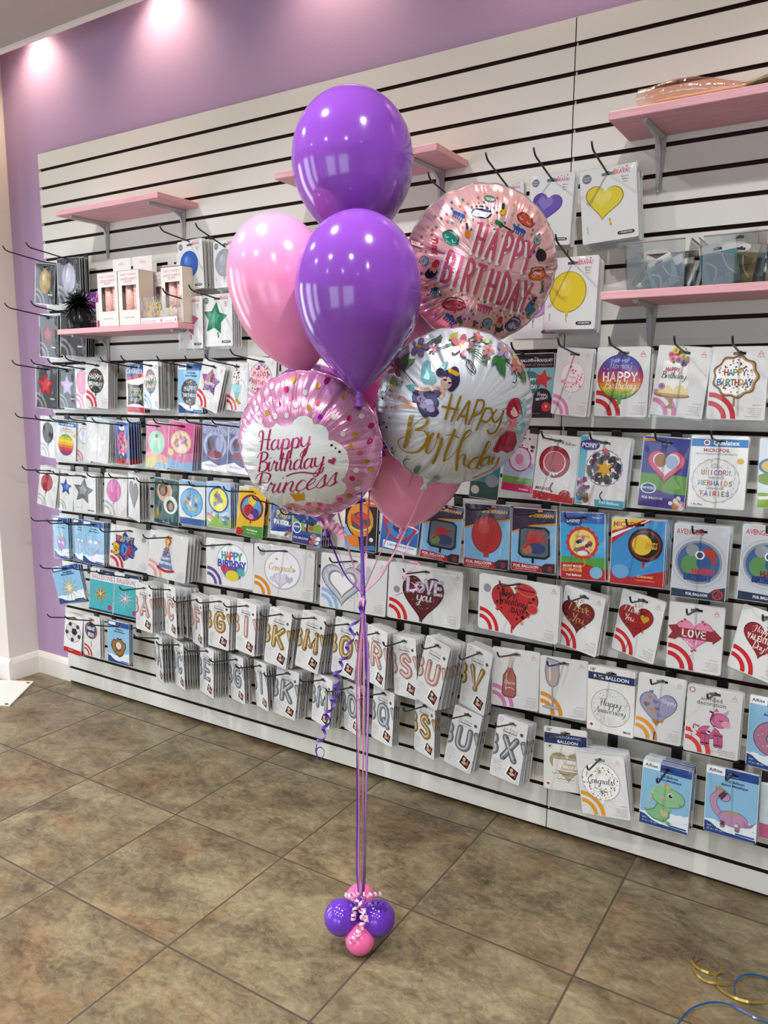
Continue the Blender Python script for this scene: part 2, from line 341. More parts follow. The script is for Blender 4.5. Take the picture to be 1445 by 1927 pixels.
def inside(p, poly):
    x, y = p; c = False; j = len(poly) - 1
    for i in range(len(poly)):
        xi, yi = poly[i]; xj, yj = poly[j]
        if (yi > y) != (yj > y) and x < (xj - xi) * (y - yi) / (yj - yi + 1e-15) + xi: c = not c
        j = i
    return c
def clip_poly(P, x0, y0, x1, y1):
    for ax, lim, sg in ((0, x0, 1), (0, x1, -1), (1, y0, 1), (1, y1, -1)):
        if not P: return P
        Q = []
        for i in range(len(P)):
            a, b = P[i - 1], P[i]; da, db = (a[ax] - lim) * sg, (b[ax] - lim) * sg
            if (da >= 0) != (db >= 0):
                t = da / (da - db); Q.append((a[0] + (b[0] - a[0]) * t, a[1] + (b[1] - a[1]) * t))
            if db >= 0: Q.append(b)
        P = Q
    return P
def cdt(poly, holes=(), grid=0):
    vs = [Vector(p) for p in poly]; es = [(i, (i + 1) % len(poly)) for i in range(len(poly))]
    for h in holes:
        o = len(vs); vs += [Vector(p) for p in h]; es += [(o + i, o + (i + 1) % len(h)) for i in range(len(h))]
    if grid:
        xs = [p[0] for p in poly]; ys = [p[1] for p in poly]
        x = min(xs)
        while x < max(xs):
            y = min(ys)
            while y < max(ys):
                if inside((x, y), poly): vs.append(Vector((x, y)))
                y += grid
            x += grid
    r = delaunay_2d_cdt(vs, es, [], 1, 1e-7); out = [(p.x, p.y) for p in r[0]]; fs = []
    for f in r[2]:
        c = (sum(out[i][0] for i in f) / len(f), sum(out[i][1] for i in f) / len(f))
        if inside(c, poly) and not any(inside(c, h) for h in holes): fs.append(tuple(f))
    return out, fs

class Art:
    """flat printed shapes laid on a surface; mp turns (x, y, layer) into a point"""
    def __init__(s, mb, mp, W=1.0, H=1.0, clip=None, hole=None, grid=0, matf=ink, seg=5):
        s.mb, s.mp, s.W, s.H, s.clip, s.hole, s.grid, s.matf, s.seg, s.l = mb, mp, W, H, clip, hole, grid, matf, seg, 0
    def P(s, u, v): return ((u - .5) * s.W, -v * s.H)
    def emit(s, vs, fs, col): s.mb.add([s.mp(x, y, s.l) for x, y in vs], fs, s.matf(col) if isinstance(col, str) else col)
    def fill(s, P, col, bump=True):
        if bump: s.l += 1
        if s.clip: P = clip_poly(P, *s.clip)
        if len(P) < 3: return
        hs = []
        if s.hole:
            hx = [p[0] for p in s.hole]; hy = [p[1] for p in s.hole]
            if min(p[0] for p in P) < max(hx) and max(p[0] for p in P) > min(hx) and min(p[1] for p in P) < max(hy) and max(p[1] for p in P) > min(hy): hs = [s.hole]
        if hs or s.grid: vs, fs = cdt(P, hs, s.grid)
        else: vs, fs = P, [tuple(range(len(P)))]
        s.emit(vs, fs, col)
    def poly(s, uv, col): s.fill([s.P(*p) for p in uv], col)
    def rect(s, u0, v0, u1, v1, col): s.poly([(u0, v0), (u1, v0), (u1, v1), (u0, v1)], col)
    def ellxy(s, x, y, rx, ry, col, rot=0, n=28):
        c, q = cos(rot), sin(rot); s.fill([(x + rx * cos(t) * c - ry * sin(t) * q, y + rx * cos(t) * q + ry * sin(t) * c) for t in [2 * pi * i / n for i in range(n)]], col)
    def ell(s, u, v, rx, ry, col, rot=0, n=28):
        x, y = s.P(u, v); s.ellxy(x, y, rx * s.W, ry * s.W, col, rot, n)
    def ring(s, u, v, r0, r1, col, a0=0, a1=2 * pi, n=30, bump=True):
        x, y = s.P(u, v)
        if bump: s.l += 1
        for i in range(n):
            a, b = a0 + (a1 - a0) * i / n, a0 + (a1 - a0) * (i + 1) / n
            s.fill([(x + q * s.W * cos(t), y + q * s.W * sin(t)) for q, t in ((r0, a), (r1, a), (r1, b), (r0, b))], col, False)
    def heart(s, u, v, r, col, rot=0, ky=1.0):
        x, y = s.P(u, v); P = []
        for i in range(40):
            t = 2 * pi * i / 40; hx = 16 * sin(t) ** 3 / 17; hy = ky * (13 * cos(t) - 5 * cos(2 * t) - 2 * cos(3 * t) - cos(4 * t)) / 17
            P.append((x + r * s.W * (hx * cos(rot) - hy * sin(rot)), y + r * s.W * (hx * sin(rot) + hy * cos(rot))))
        s.fill(P, col)
    def star(s, u, v, r, col, n=5, k=.5, rot=0, kx=1.0):
        x, y = s.P(u, v)
        s.fill([(x + kx * r * s.W * (1 if i % 2 == 0 else k) * sin(rot + pi * i / n), y + r * s.W * (1 if i % 2 == 0 else k) * cos(rot + pi * i / n)) for i in range(2 * n)], col)
    def scallop(s, u, v, r, col, n=12, amp=.06, ky=1):
        x, y = s.P(u, v); s.fill([(x + r * s.W * (1 + amp * cos(n * t)) * cos(t), y + ky * r * s.W * (1 + amp * cos(n * t)) * sin(t)) for t in [2 * pi * i / (n * 6) for i in range(n * 6)]], col)
    def strokexy(s, P, w, col, pen=None, smooth=True, bump=True):
        """a brush line; pen = thin fraction makes down-strokes heavier"""
        if bump: s.l += 1
        Q = catmull(P, s.seg) if smooth and len(P) > 2 else ([P[0]] + [P[-1]] if len(P) == 2 and not s.grid else catmull(P, s.seg) if smooth else list(P))
        if not smooth and s.grid:
            Q = [];
            for a, b in zip(P, P[1:]): Q += [(a[0] + (b[0] - a[0]) * i / 6, a[1] + (b[1] - a[1]) * i / 6) for i in range(6)]
            Q.append(P[-1])
        prev = None; n = len(Q)
        for i, p in enumerate(Q):
            a, b = Q[max(i - 1, 0)], Q[min(i + 1, n - 1)]; dx, dy = b[0] - a[0], b[1] - a[1]; L = hypot(dx, dy) or 1e-9
            ww = w * .5
            if pen is not None: ww *= pen + (1 - pen) * max(0.0, -dy / L * (1 if b[1] < a[1] else 0)) ** .8
            q = (p[0] - dy / L * ww, p[1] + dx / L * ww, p[0] + dy / L * ww, p[1] - dx / L * ww, ww)
            if prev: 
                f = [(prev[0], prev[1]), (prev[2], prev[3]), (q[2], q[3]), (q[0], q[1])]
                s.quad(f, col)
            if i in (0, n - 1) or (not smooth): s.disc(p, ww, col)
            prev = q
    def quad(s, f, col):
        if s.clip: f = clip_poly(f, *s.clip)
        if len(f) > 2: s.emit(f, [tuple(range(len(f)))], col)
    def disc(s, p, r, col): s.quad([(p[0] + r * cos(2 * pi * i / 10), p[1] + r * sin(2 * pi * i / 10)) for i in range(10)], col)
    def stroke(s, uv, w, col, pen=None, smooth=True): s.strokexy([s.P(*p) for p in uv], w * s.W, col, pen, smooth)
    def text(s, u, v, h, t, col, al='c', bold=False, maxw=None, rot=0.0):
        """printed type; h = cap height as a share of W"""
        vs, fs, w = glyphs(t, bold); k = h * s.W / .70
        if maxw and w * k > maxw * s.W: kx = maxw * s.W / w
        else: kx = k
        x, y = s.P(u, v); x -= {'c': w * kx / 2, 'l': 0, 'r': w * kx}[al]; s.l += 1
        if s.hole:
            hx = [p[0] for p in s.hole]; hy = [p[1] for p in s.hole]
        out = [(x + a * kx + b * k * sin(rot) * 0, y + b * k + a * kx * sin(rot)) for a, b in vs]
        if s.clip:
            x0, y0, x1, y1 = s.clip; fs = [f for f in fs if all(x0 <= out[i][0] <= x1 and y0 <= out[i][1] <= y1 for i in f)]
        s.emit(out, fs, col)
    def word(s, font, o, ex, ey, t, w, col, gap=.0, pen=None, smooth=True):
        """handwriting placed by origin and unit vectors"""
        s.l += 1; x = 0
        for ch in t:
            st, adv = font.get(ch, ([], .4))
            for P in st:
                s.strokexy([(o[0] + ex[0] * (x + a) + ey[0] * b, o[1] + ex[1] * (x + a) + ey[1] * b) for a, b in P], w, col, pen, smooth if font is SCR else ch in ROUND, False)
            x += adv + gap
    def wlen(s, font, t, gap=0): return sum(font.get(c, ([], .4))[1] + gap for c in t) - gap
    def script(s, u, v, h, t, col, w=.2, rot=0.0, al='c', pen=.35, sl=.15, fit=None):
        """h = x-height share of W, baseline at v"""
        k = h * s.W if not fit else fit * s.W / s.wlen(SCR, t); L = s.wlen(SCR, t) * k; x, y = s.P(u, v); c, q = cos(rot), sin(rot)
        if al == 'c': x -= L / 2 * c; y -= L / 2 * q
        s.word(SCR, (x, y), (k * c, k * q), (k * (sl * c - q), k * (c + sl * q)), t, w * k, col, 0, pen)
    def caps(s, u, v, h, t, col, w=.16, rot=0.0, gap=.28, kx=1.0, al='c'):
        k = h * s.W; L = s.wlen(CAPS, t, gap) * k * kx; x, y = s.P(u, v); c, q = cos(rot), sin(rot)
        if al == 'c': x -= L / 2 * c; y -= L / 2 * q
        s.word(CAPS, (x, y), (k * kx * c, k * kx * q), (-k * q, k * c), t, w * k, col, gap)

# ------------------------------------------------------------------ room
def plane(name, pts, mat):
    b = MB(); b.add(pts, [tuple(range(len(pts)))], mat); return struct(b.build(name))
XL, XR, YB = -2.2, 7.0, -5.2
plane('floor', [(XL, YB - 1.0, 0), (XR, YB - 1.0, 0), (XR, 0.06, 0), (XL, 0.06, 0)], tile_m)
GAP = -0.16
b = MB(); b.box((XL, YB, CEIL), (XR, GAP, CEIL + .06), ceil_m); b.box((XL, GAP - .04, CEIL + .06), (XR, GAP, HIGH), ceil_m); b.box((XL, GAP - .04, HIGH), (XR, 0.10, HIGH + .04), ceil_m); struct(b.build('ceiling'))
b = MB(); b.box((-0.26, 0.021, 0), (XR, 0.10, HIGH), wall_purple); struct(b.build('wall_back'))
b = MB(); b.box((XL, -0.14, 0), (-0.262, 0.10, HIGH), white_wall); struct(b.build('wall_left'))
b = MB(); b.box((XR, YB, 0), (XR + .1, 0.10, CEIL), white_wall); struct(b.build('wall_right'))
# street-end wall with tall glazed openings, and the back wall with two narrow ones
b = MB(); X0 = -1.25; ys = [-0.14, -0.70, -1.30, -2.10, -3.00, -3.60, -4.50, YB]
for i in range(0, len(ys), 2): b.box((X0 - .1, ys[i + 1], 0.12), (X0, ys[i], 2.2), white_wall)
b.box((X0 - .1, YB, 2.2), (X0, -.14, CEIL), white_wall); b.box((X0 - .1, YB, 0), (X0, -.14, 0.12), white_wall)
struct(b.build('wall_street'))
b = MB(); xs = [XL, 1.55, 2.25, 2.65, 3.55, XR]
for x0, x1 in ((XL, 0.85), (2.15, 2.85), (4.35, XR)): b.box((x0, YB - .1, 0.22), (x1, YB, 1.67), white_wall)
b.box((XL, YB - .1, 1.67), (XR, YB, CEIL), white_wall); b.box((XL, YB - .1, 0), (XR, YB, 0.22), white_wall)
struct(b.build('wall_front'))
# ceiling edge trim and skirting
b = MB(); b.box((XL, GAP - .018, CEIL - 0.010), (XR, GAP + .004, CEIL + .012), trim_m); struct(b.build('trim_1'))
def skirting(name, segs):
    b = MB()
    for (x0, y0, x1, y1) in segs:
        d = Vector((x1 - x0, y1 - y0, 0)); L = d.length; d.normalize(); n = Vector((d.y, -d.x, 0))
        prof = [(0, 0), (.013, 0), (.013, .085), (.009, .098), (.004, .108), (0, .112)]
        vs = [];
        for e in (Vector((x0, y0, 0)) - d * (.013 if False else 0), Vector((x1, y1, 0))):
            for t, z in prof: vs.append(e + n * t + Vector((0, 0, z)))
        k = len(prof); b.add(vs, [(i, i + 1, k + i + 1, k + i) for i in range(k - 1)] + [tuple(range(k)), tuple(range(k, 2 * k))], trim_m)
    return struct(b.build(name))
skirting('baseboard_back', [(-0.2615, 0.0205, -0.001, 0.0205)])
skirting('baseboard_left', [(-0.2615, -0.1405, -0.2615, 0.0205), (XL, -0.1405, -0.2485, -0.1405)])

# slatted display panels: white slats with brown grooves between them
PITCH, ZB, NS = 0.0762, 0.01362, 32
def groove(k): return ZB + .9 * PITCH + (NS - 1 - k) * PITCH         # k counts down from the top
def slat_panel(name, x0, x1):
    b = MB()
    b.box((x0, 0.010, ZB), (x1, 0.0205, ZB + .9 * PITCH + 30.92 * PITCH - .0), groove_m)
    for i in range(NS):
        z0 = ZB if i == 0 else ZB + .9 * PITCH + (i - 1) * PITCH + .0056
        z1 = ZB + .9 * PITCH + i * PITCH - .0056
        if i == NS - 1: z1 = ZB + .9 * PITCH + (NS - 2) * PITCH + .92 * PITCH
        b.box((x0, 0.0009, z0), (x1, 0.0085, z1), groove_m); b.box((x0, 0, z0 + .0004), (x1, 0.0009, z1 - .0004), slat_m)
        b.box((x0, 0.0085, z0 + .012), (x1, 0.0105, z1 - .006), groove_m)
    b.box((x0 - .0006, 0.0086, ZB), (x0 + .004, 0.0206, ZB + 31.8 * PITCH), slat_m)
    return struct(b.build(name))
slat_panel('wall_back_panel', 0.0, 2.4338)
slat_panel('wall_back_panel', 2.4368, 4.87)
b = MB(); b.box((0.01, 0.012, 0.0), (4.87, 0.0204, ZB), groove_m); struct(b.build('gap_shade_strip'))  # dark strip in the gap below the panels, its shade put in as colour

# recessed lamps
def lamp(x, y, label, z=None):
    e = tag(empty('ceiling_downlight', (x, y, CEIL if z is None else z)), label, 'ceiling light', 'recessed ceiling lamps')
    b = MB(); pr = [(.026, -.004), (.046, -.006), (.050, -.0005)]; b.lathe(pr, lamp_rim, Matrix.Identity(4), 28); b.build('lamp_rim', e)
    b = MB(); b.lathe([(.0001, -.003), (.026, -.003)], lamp_glow, Matrix.Identity(4), 28); b.build('lamp_glass', e)
for i, (x, y) in enumerate(WASH):
    lamp(x, y, 'round recessed lamp washing the lavender wall, %s from the white corner' % ['nearest', 'second', 'third', 'fourth', 'fifth'][i], HIGH)
ORD = ['first', 'second', 'third', 'fourth', 'fifth', 'sixth', 'seventh', 'eighth', 'ninth', 'tenth']
for i, (x, y) in enumerate(FLOORLAMPS):
    lamp(x, y, 'round recessed lamp over the shop floor, %s in its row from the slatted wall' % ORD[i])

# ------------------------------------------------------------------ balloon packs on peg hooks
def slot(x=0, y=-.016, w=.026, h=.010):
    return [(x - w / 2, y - h / 2), (x - w * .2, y - h / 2), (x + w * .2, y - h / 2), (x + w / 2, y - h / 2), (x + w / 2, y + h * .25), (x + w * .2, y + h * .3), (x + w * .12, y + h * .6), (x - w * .12, y + h * .6), (x - w * .2, y + h * .3), (x - w / 2, y + h * .25)]
def rrect(W, H, r, n=4):
    P = []
    for cx, cy, a in ((W / 2 - r, -r, 0), (-W / 2 + r, -r, pi / 2), (-W / 2 + r, -H + r, pi), (W / 2 - r, -H + r, 3 * pi / 2)):
        for i in range(n + 1): t = a + pi / 2 * i / n; P.append((cx + r * cos(t), cy + r * sin(t)))
    return P
ANA_TXT = ['1 decorative balloon', '1 ballon décoratif', '1 globo decorativo', '1 Deko-Ballon', '1 palloncino decorativo']
def ana(a, arc=None, logo='d3788a', side='standard', txt=True, c2=None):
    if arc:
        k = min(1, .14 / a.W)
        for r0, r1 in ((.24, .33), (.40, .49)): a.ring(.02, 1.0 - .01, r0 * k, r1 * k, arc, 0, pi / 2)
    k = min(1, .14 / a.W)
    if logo:
        x = 1 - .14 * k; a.stroke([(x - .04 * k, .115), (x, .065), (x + .04 * k, .115)], .014 * k, logo, smooth=False); a.stroke([(x - .022 * k, .105), (x + .022 * k, .105)], .012 * k, logo, smooth=False)
        a.text(x, .145, .028 * k, 'anagram', logo)
    if txt:
        a.text(.95, .80, .026 * k, side, 'cf6f7e' if arc else 'b8b4b0', 'r')
        for i, t in enumerate(ANA_TXT): a.text(.95, .845 + .028 * i, .022 * k, t, '9a9692', 'r')
def bal(a, u, v, rx, ry, col, edge='6b6660', tail=None):
    a.ell(u, v, rx, ry, edge); a.ell(u, v, rx * .955, ry * .965, col)
    if tail != 'no': a.poly([(u - .02, v + ry * a.W / a.H * .96), (u + .02, v + ry * a.W / a.H * .96), (u + .03, v + ry * a.W / a.H + .05), (u - .03, v + ry * a.W / a.H + .05)], col); a.stroke([(u, v + ry * a.W / a.H + .04), (u - .01, v + ry * a.W / a.H + .09), (u + .01, v + ry * a.W / a.H + .13)], .01, edge)
def confetti(a, u, v, r, cols, n, seed, size=.02, r0=0.0, sq=False):
    R = random.Random(seed)
    for i in range(n):
        t = R.uniform(0, 2 * pi); q = math.sqrt(R.uniform(r0, 1)) * r; s = size * R.uniform(.6, 1.2)
        x, y = a.P(u, v); x += q * a.W * cos(t); y += q * a.W * sin(t)
        a.l -= 1; a.ellxy(x, y, s * a.W, s * a.W * (.6 if sq else 1), R.choice(cols), R.uniform(0, 3), 7)
    a.l += 1
def lighten(h, k): return ''.join('%02x' % int(int(h[i:i + 2], 16) + (255 - int(h[i:i + 2], 16)) * k) for i in (0, 2, 4))
def darken(h, k): return ''.join('%02x' % int(int(h[i:i + 2], 16) * (1 - k)) for i in (0, 2, 4))
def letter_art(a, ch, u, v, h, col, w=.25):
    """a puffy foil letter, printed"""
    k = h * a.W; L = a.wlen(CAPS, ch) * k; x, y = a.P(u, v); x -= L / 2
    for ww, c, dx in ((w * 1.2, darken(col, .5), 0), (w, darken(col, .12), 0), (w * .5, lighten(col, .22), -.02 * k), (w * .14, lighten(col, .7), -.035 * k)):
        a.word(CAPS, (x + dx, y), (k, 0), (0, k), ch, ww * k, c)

def d_letter(a, arg):
    ch, col = arg.split(',')
    a.rect(0, 0, 1, .31, 'e0dedd')
    a.text(.5, .125, .030, 'anagram', 'b9b6b4'); a.ring(.84, .2, .04, .055, '3a3a3c'); a.ell(.84, .2, .04, .04, '57575a')
    a.text(.47, .205, .085, 'Air-Filled', '8f8e90', maxw=.62); a.text(.47, .245, .07, 'Decoration', '2a2a2c', bold=True, maxw=.66); a.text(.47, .285, .045, "Décoration à l'Air", '6a6a6c', maxw=.6)
    a.ring(.13, .06, .045, .06, 'a5a2a0'); a.stroke([(0, .315), (1, .315)], .008, 'cfcccb', smooth=False)
    p = chr(max(65, ord(ch) - 1)); p = p if p in CAPS else 'B'; q = chr(min(90, ord(ch) + 1)); q = q if q in CAPS else 'I'
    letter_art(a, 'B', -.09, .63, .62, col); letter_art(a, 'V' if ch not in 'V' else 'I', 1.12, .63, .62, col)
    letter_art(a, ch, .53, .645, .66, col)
    for i in range(4): a.text(.07, .715 + i * .026, .024, ['Not intended for', 'use with helium gas', 'Inflate with air', 'Reusable, self-sealing'][i], '8a8886', 'l', maxw=.42)
    a.stroke([(.06, .83), (.5, .83)], .008, 'c4c1bf', smooth=False)
    for i in range(3): a.text(.07, .865 + i * .026, .022, ["Gonfler à l'air", 'avec une paille', '1 foil letter'][i], '9a9896', 'l', maxw=.42)
    a.poly([(.6, .72), (.97, .79), (.88, .97), (.5, .895)], 'fbfaf9'); a.poly([(.635, .735), (.935, .795), (.86, .945), (.545, .885)], '3a1d18')
    a.ell(.70, .80, .055, .06, 'd8b9a8'); a.ell(.72, .86, .09, .055, 'caa58f'); a.stroke([(.84, .80), (.83, .885)], .035, 'b9796a', smooth=False)
def dark_card(a, chip=True):
    a.rect(0, 0, 1, 1, '4a4b50')
    for r0, r1 in ((.26, .34), (.42, .5)): a.ring(0, 1, r0, r1, '8b8c90', 0, pi / 2)
    a.stroke([(.76, .10), (.82, .05), (.88, .10)], .014, 'a9a9ad', smooth=False); a.text(.82, .135, .03, 'anagram', 'a9a9ad')
    if chip:
        a.stroke([(.68, .76), (.84, .76)], .05, 'd9d8d6', smooth=False); a.text(.76, .77, .022, '1 PC/MC', '55555a')
    for i in range(4): a.text(.95, .84 + i * .03, .022, ANA_TXT[i], '85868a', 'r')
def d_dark_oval(a, c): dark_card(a); a.ell(.5, .44, .30, .40, darken(c, .35)); a.ell(.5, .44, .285, .385, c); a.ell(.46, .38, .12, .22, lighten(c, .25)); a.ell(.43, .34, .05, .1, lighten(c, .55))
def d_dark_star(a, c): dark_card(a); a.star(.45, .45, .42, darken(c, .4), k=.52); a.star(.45, .45, .38, c, k=.52); a.star(.45, .45, .2, lighten(c, .18), k=.6)
def d_dark_blank(a, c): dark_card(a); a.ell(.5, .45, .3, .36, '4a4d54'); a.ell(.46, .4, .12, .18, '62666e')
def d_ana_oval(a, c):
    c, arc = c.split(','); ana(a, arc, 'b9b5b2', txt=True); bal(a, .42, .40, .31, .40, c, darken(c, .4)); a.ell(.35, .32, .09, .2, lighten(c, .15))
def d_ana_star(a, c): c, arc = c.split(','); ana(a, arc, 'b9b5b2'); a.star(.45, .42, .44, darken(c, .4), k=.48); a.star(.45, .42, .40, c, k=.48); a.star(.45, .42, .2, lighten(c, .2), k=.55)
def d_hb_confetti(a, arc):
    ana(a, arc); bal(a, .45, .42, .36, .38, '2d2d31', '55555a'); confetti(a, .45, .42, .33, ['c9a548', 'd66a8a', '4a8fb0', 'e8e4da', '6aa06a', 'd98a4a'], 80, 3, .022)
    a.caps(.45, .38, .13, 'HAPPY', 'f4f2ee', .17); a.caps(.45, .52, .10, 'BIRTHDAY', 'f4f2ee', .2)
def d_black_square(a, x):
    a.rect(0, 0, 1, .30, '2b4c92'); a.poly([(0, .30), (1, .16), (1, .34), (0, .40)], 'b8434a'); a.poly([(0, .36), (1, .26), (1, .40), (0, .44)], 'e9e7e5'); a.script(.5, .2, .13, 'Birthday', 'dfe6f2')
    a.poly([(.06, .40), (.3, .43), (.7, .43), (.95, .39), (.92, .6), (.96, .86), (.7, .82), (.3, .82), (.05, .86), (.09, .6)], '1d1c1e'); a.script(.5, .56, .12, 'Happy', 'cfc5a0'); a.script(.52, .66, .1, 'Birthday', '8fae8a'); a.script(.5, .76, .1, 'to you!', 'e0ddd5'); a.rect(0, .88, 1, 1, 'c0282e'); a.stroke([(.4, .945), (.7, .945)], .035, '2b3c7a', smooth=False)
def d_hb_oval_black(a, arc):
    ana(a, arc); bal(a, .47, .42, .36, .44, '211f22', '4a4a4e'); confetti(a, .47, .42, .36, ['d94a4a', 'e0c040', '3f8fb0', '6aa84a', 'b06ab8', 'e08a3a'], 34, 5, .06, .3); a.caps(.47, .40, .17, 'HAPPY', 'f6f4f0', .2, .08); a.script(.47, .55, .13, 'Birthday', 'f0ecdf', fit=.48)
def sky(a, head=True, size=None):
    a.rect(0, 0, 1, 1, '8dbfe0'); R = random.Random(7)
    a.rect(0, .84, 1, 1, 'e8f0f6')
    for i in range(7): a.ell(i / 6, .84 + .05 * R.random() - (.07 if i > 3 else 0), .13, .09, 'e8f0f6')
    a.poly([(0, .82), (.12, .84), (.25, .9), (.4, .935), (1, .955), (1, 1), (0, 1)], '2a4684'); a.stroke([(.62, .925), (.95, .93)], .035, '2a4684', smooth=False)
    if head:
        a.rect(0, 0, .36, .12, 'f2f4f6'); a.rect(.36, 0, 1, .13, '24478f'); a.text(.18, .085, .068, 'AiRise', '1d2c4c', bold=True, maxw=.32)
    else: a.rect(0, 0, 1, .13, '24478f'); a.rect(.06, .03, .38, .10, 'dfe6ee')
    a.text(.55, .20, .052, 'Foil Balloon', '1f3a6e', bold=True, maxw=.6); a.text(.55, .255, .05, 'Ballon Métallique', '1f3a6e', bold=True, maxw=.72)
    if size: a.text(.06, .90, .04, 'Size :', 'dfe8f4', 'l'); a.text(.06, .95, .04, size, 'dfe8f4', 'l')
def d_sky_circle(a, x):
    sky(a); bal(a, .5, .57, .37, .39, '3a3a3e', '6f6f72'); confetti(a, .5, .57, .35, ['b84a4a', '4a7fb0', 'c9a548', 'd9d5cc', '5f9a6a'], 90, 9, .02, .25); a.caps(.5, .54, .12, 'HAPPY', 'c9d8ea', .18); a.caps(.5, .66, .09, 'BIRTHDAY', 'c9d8ea', .2)
def d_sky_pic(a, k):
    sky(a, False)
    if k == 'bulb': bal(a, .5, .58, .30, .34, 'b79ac8', '8f7aa6'); a.ell(.5, .42, .2, .16, 'a9c4c0'); a.ell(.40, .6, .06, .06, 'e4dced'); a.ell(.6, .6, .06, .06, 'e4dced')
    elif k == 'heart': a.heart(.5, .58, .36, 'cf9cb2'); a.heart(.5, .57, .31, '9cc2dd'); a.ell(.38, .48, .08, .05, 'f0f2f4'); a.ell(.62, .48, .08, .05, 'f0f2f4')
    else:
        a.star(.5, .6, .36, '9a8450', 12, .22); a.star(.5, .6, .33, 'cdb98a', 12, .2); a.star(.5, .6, .2, 'e6d9b4', 8, .25, .2)
def d_star_candles(a, x):
    ana(a, 'c8323e'); a.star(.48, .42, .43, '6a5a86', k=.58); a.star(.48, .42, .39, '8c5f9e', k=.58); confetti(a, .48, .44, .34, ['d8b84a', 'd65f8a', '4aa0b8', '3a3f7a', 'e4dff0'], 50, 12, .028)
    for i, c in enumerate(['d64a5a', 'c9a53a', '6a3f5a', 'd66a3a']): a.stroke([(.34 + i * .09, .44), (.34 + i * .09, .26 - .02 * (i % 2))], .04, c, smooth=False)
    a.caps(.48, .50, .1, 'HAPPY', 'f6f2f2', .2)
def d_cupcake(a, x):
    ana(a, 'c8323e'); a.stroke([(.5, .22), (.48, .05)], .05, 'c0703f', smooth=False); a.ell(.5, .36, .28, .2, 'f1e9e6'); a.ell(.5, .27, .2, .14, 'f4edea'); confetti(a, .5, .32, .22, ['c9406a', '3f8f9f', '5a3f7a', 'd9a53a'], 22, 2, .03)
    a.poly([(.26, .45), (.74, .45), (.66, .62), (.34, .62)], '9fd2d6'); a.poly([(.38, .62), (.62, .62), (.54, .76), (.46, .76)], '86c0c8'); a.poly([(.5, .74), (.28, .84), (.42, .86), (.5, .8), (.58, .86), (.72, .84)], 'b98a3a')
def d_hb_pink(a, x):
    ana(a, 'd9a0b0', 'c9a6ac'); bal(a, .48, .43, .40, .42, 'f0c4cc', '8a7a7e'); confetti(a, .48, .43, .37, ['4f7fae', 'c9505f', '4f9a8a', 'd98a3a', '5a4a86'], 40, 8, .035, .35); a.caps(.5, .40, .135, 'HAPPY', 'c84a60', .17, -.08); a.caps(.5, .55, .11, 'BIRTHDAY', 'c84a60', .18, -.08)
def qual(a):
    a.rect(0, .05, 1, .155, '2f7fc0'); a.text(.12, .04, .022, 'The Very Best balloons', '2a4f8a', 'l', maxw=.4); a.ring(.28, .10, .035, .055, 'f4f6f8'); a.ell(.28, .10, .035, .035, 'c4505a'); a.text(.62, .13, .085, 'Qualatex', 'f6f8fa', bold=True, maxw=.5)
def d_qual_rainbow(a, x):
    qual(a); a.text(.5, .245, .06, 'MICROFOIL', 'd98a4a', bold=True); a.text(.5, .285, .03, 'BALLOON/BALLON/GLOBO/BALÃO', '5a8fc0'); x0, y0 = a.P(.45, .62); cols = ['8fae3a', 'c9c23a', 'e6d23e', 'e6b43a', 'd97a3a', 'c94a4a', 'a83a6a', '7a3a7a']
    a.ell(.45, .62, .42, .42, '8a7a5a')
    for i in range(8):
        y1 = .41 - i * .82 / 8; y2 = .41 - (i + 1) * .82 / 8; P = []
        for t in range(9):
            yy = y1 + (y2 - y1) * t / 8; P.append((math.sqrt(max(0, .405 ** 2 - yy * yy)), yy))
        a.fill([(x0 + px * a.W, y0 + py * a.W) for px, py in P] + [(x0 - px * a.W, y0 + py * a.W) for px, py in reversed(P)], cols[i])
    a.ell(.9, .36, .07, .07, 'e0b83a')
def d_ana_ring(a, arc): ana(a, arc, None); a.ring(.5, .38, .34, .37, 'a6aab6'); a.ell(.5, .38, .33, .33, 'e3e4ee'); a.ell(.42, .32, .1, .14, 'c9cfe2')
def d_pastel_star(a, x): a.rect(0, 0, 1, .06, 'b8d4e0'); a.text(.5, .16, .05, 'Foil Star', 'c0b8c8'); a.star(.48, .58, .46, 'cfc6cc', k=.55); a.star(.48, .58, .43, 'f0e8ea', k=.55); a.star(.44, .55, .2, 'f4e3ea', k=.6); a.star(.56, .6, .12, 'dcecf0', k=.6)
def d_blue_pink_narrow(a, x): a.rect(0, 0, 1, 1, '38589c'); a.ell(.5, .5, .42, .46, '7a3a68'); a.ell(.5, .5, .37, .41, 'c95f9a'); confetti(a, .5, .5, .3, ['7a3a8a', 'e8b0d0', '3a2a5a', 'd9d040'], 20, 3, .07); a.ell(.5, .14, .2, .1, 'dfe0ea'); a.rect(0, .86, 1, 1, 'b83a44'); confetti(a, .5, .92, .5, ['d9c040', '2a2a2a', '5aa04a', 'e6e2da'], 20, 5, .06)
def d_mint_oval(a, x):
    a.rect(0, 0, 1, 1, 'd97fa8'); a.poly([(0, .7), (.4, .62), (1, .74), (1, 1), (0, 1)], 'e8b2a8'); a.poly([(0, .82), (.5, .76), (1, .88), (1, 1), (0, 1)], 'd9cf8a'); a.ell(.7, .95, .3, .16, '9fc0d8'); bal(a, .47, .44, .37, .42, 'a9dcc8', 'd9c9a0'); a.ell(.47, .44, .25, .32, 'c0e6d4'); a.poly([(.47, .36), (.62, .66), (.32, .66)], '9ccfb0'); a.ell(.47, .3, .07, .08, '8a6a52')
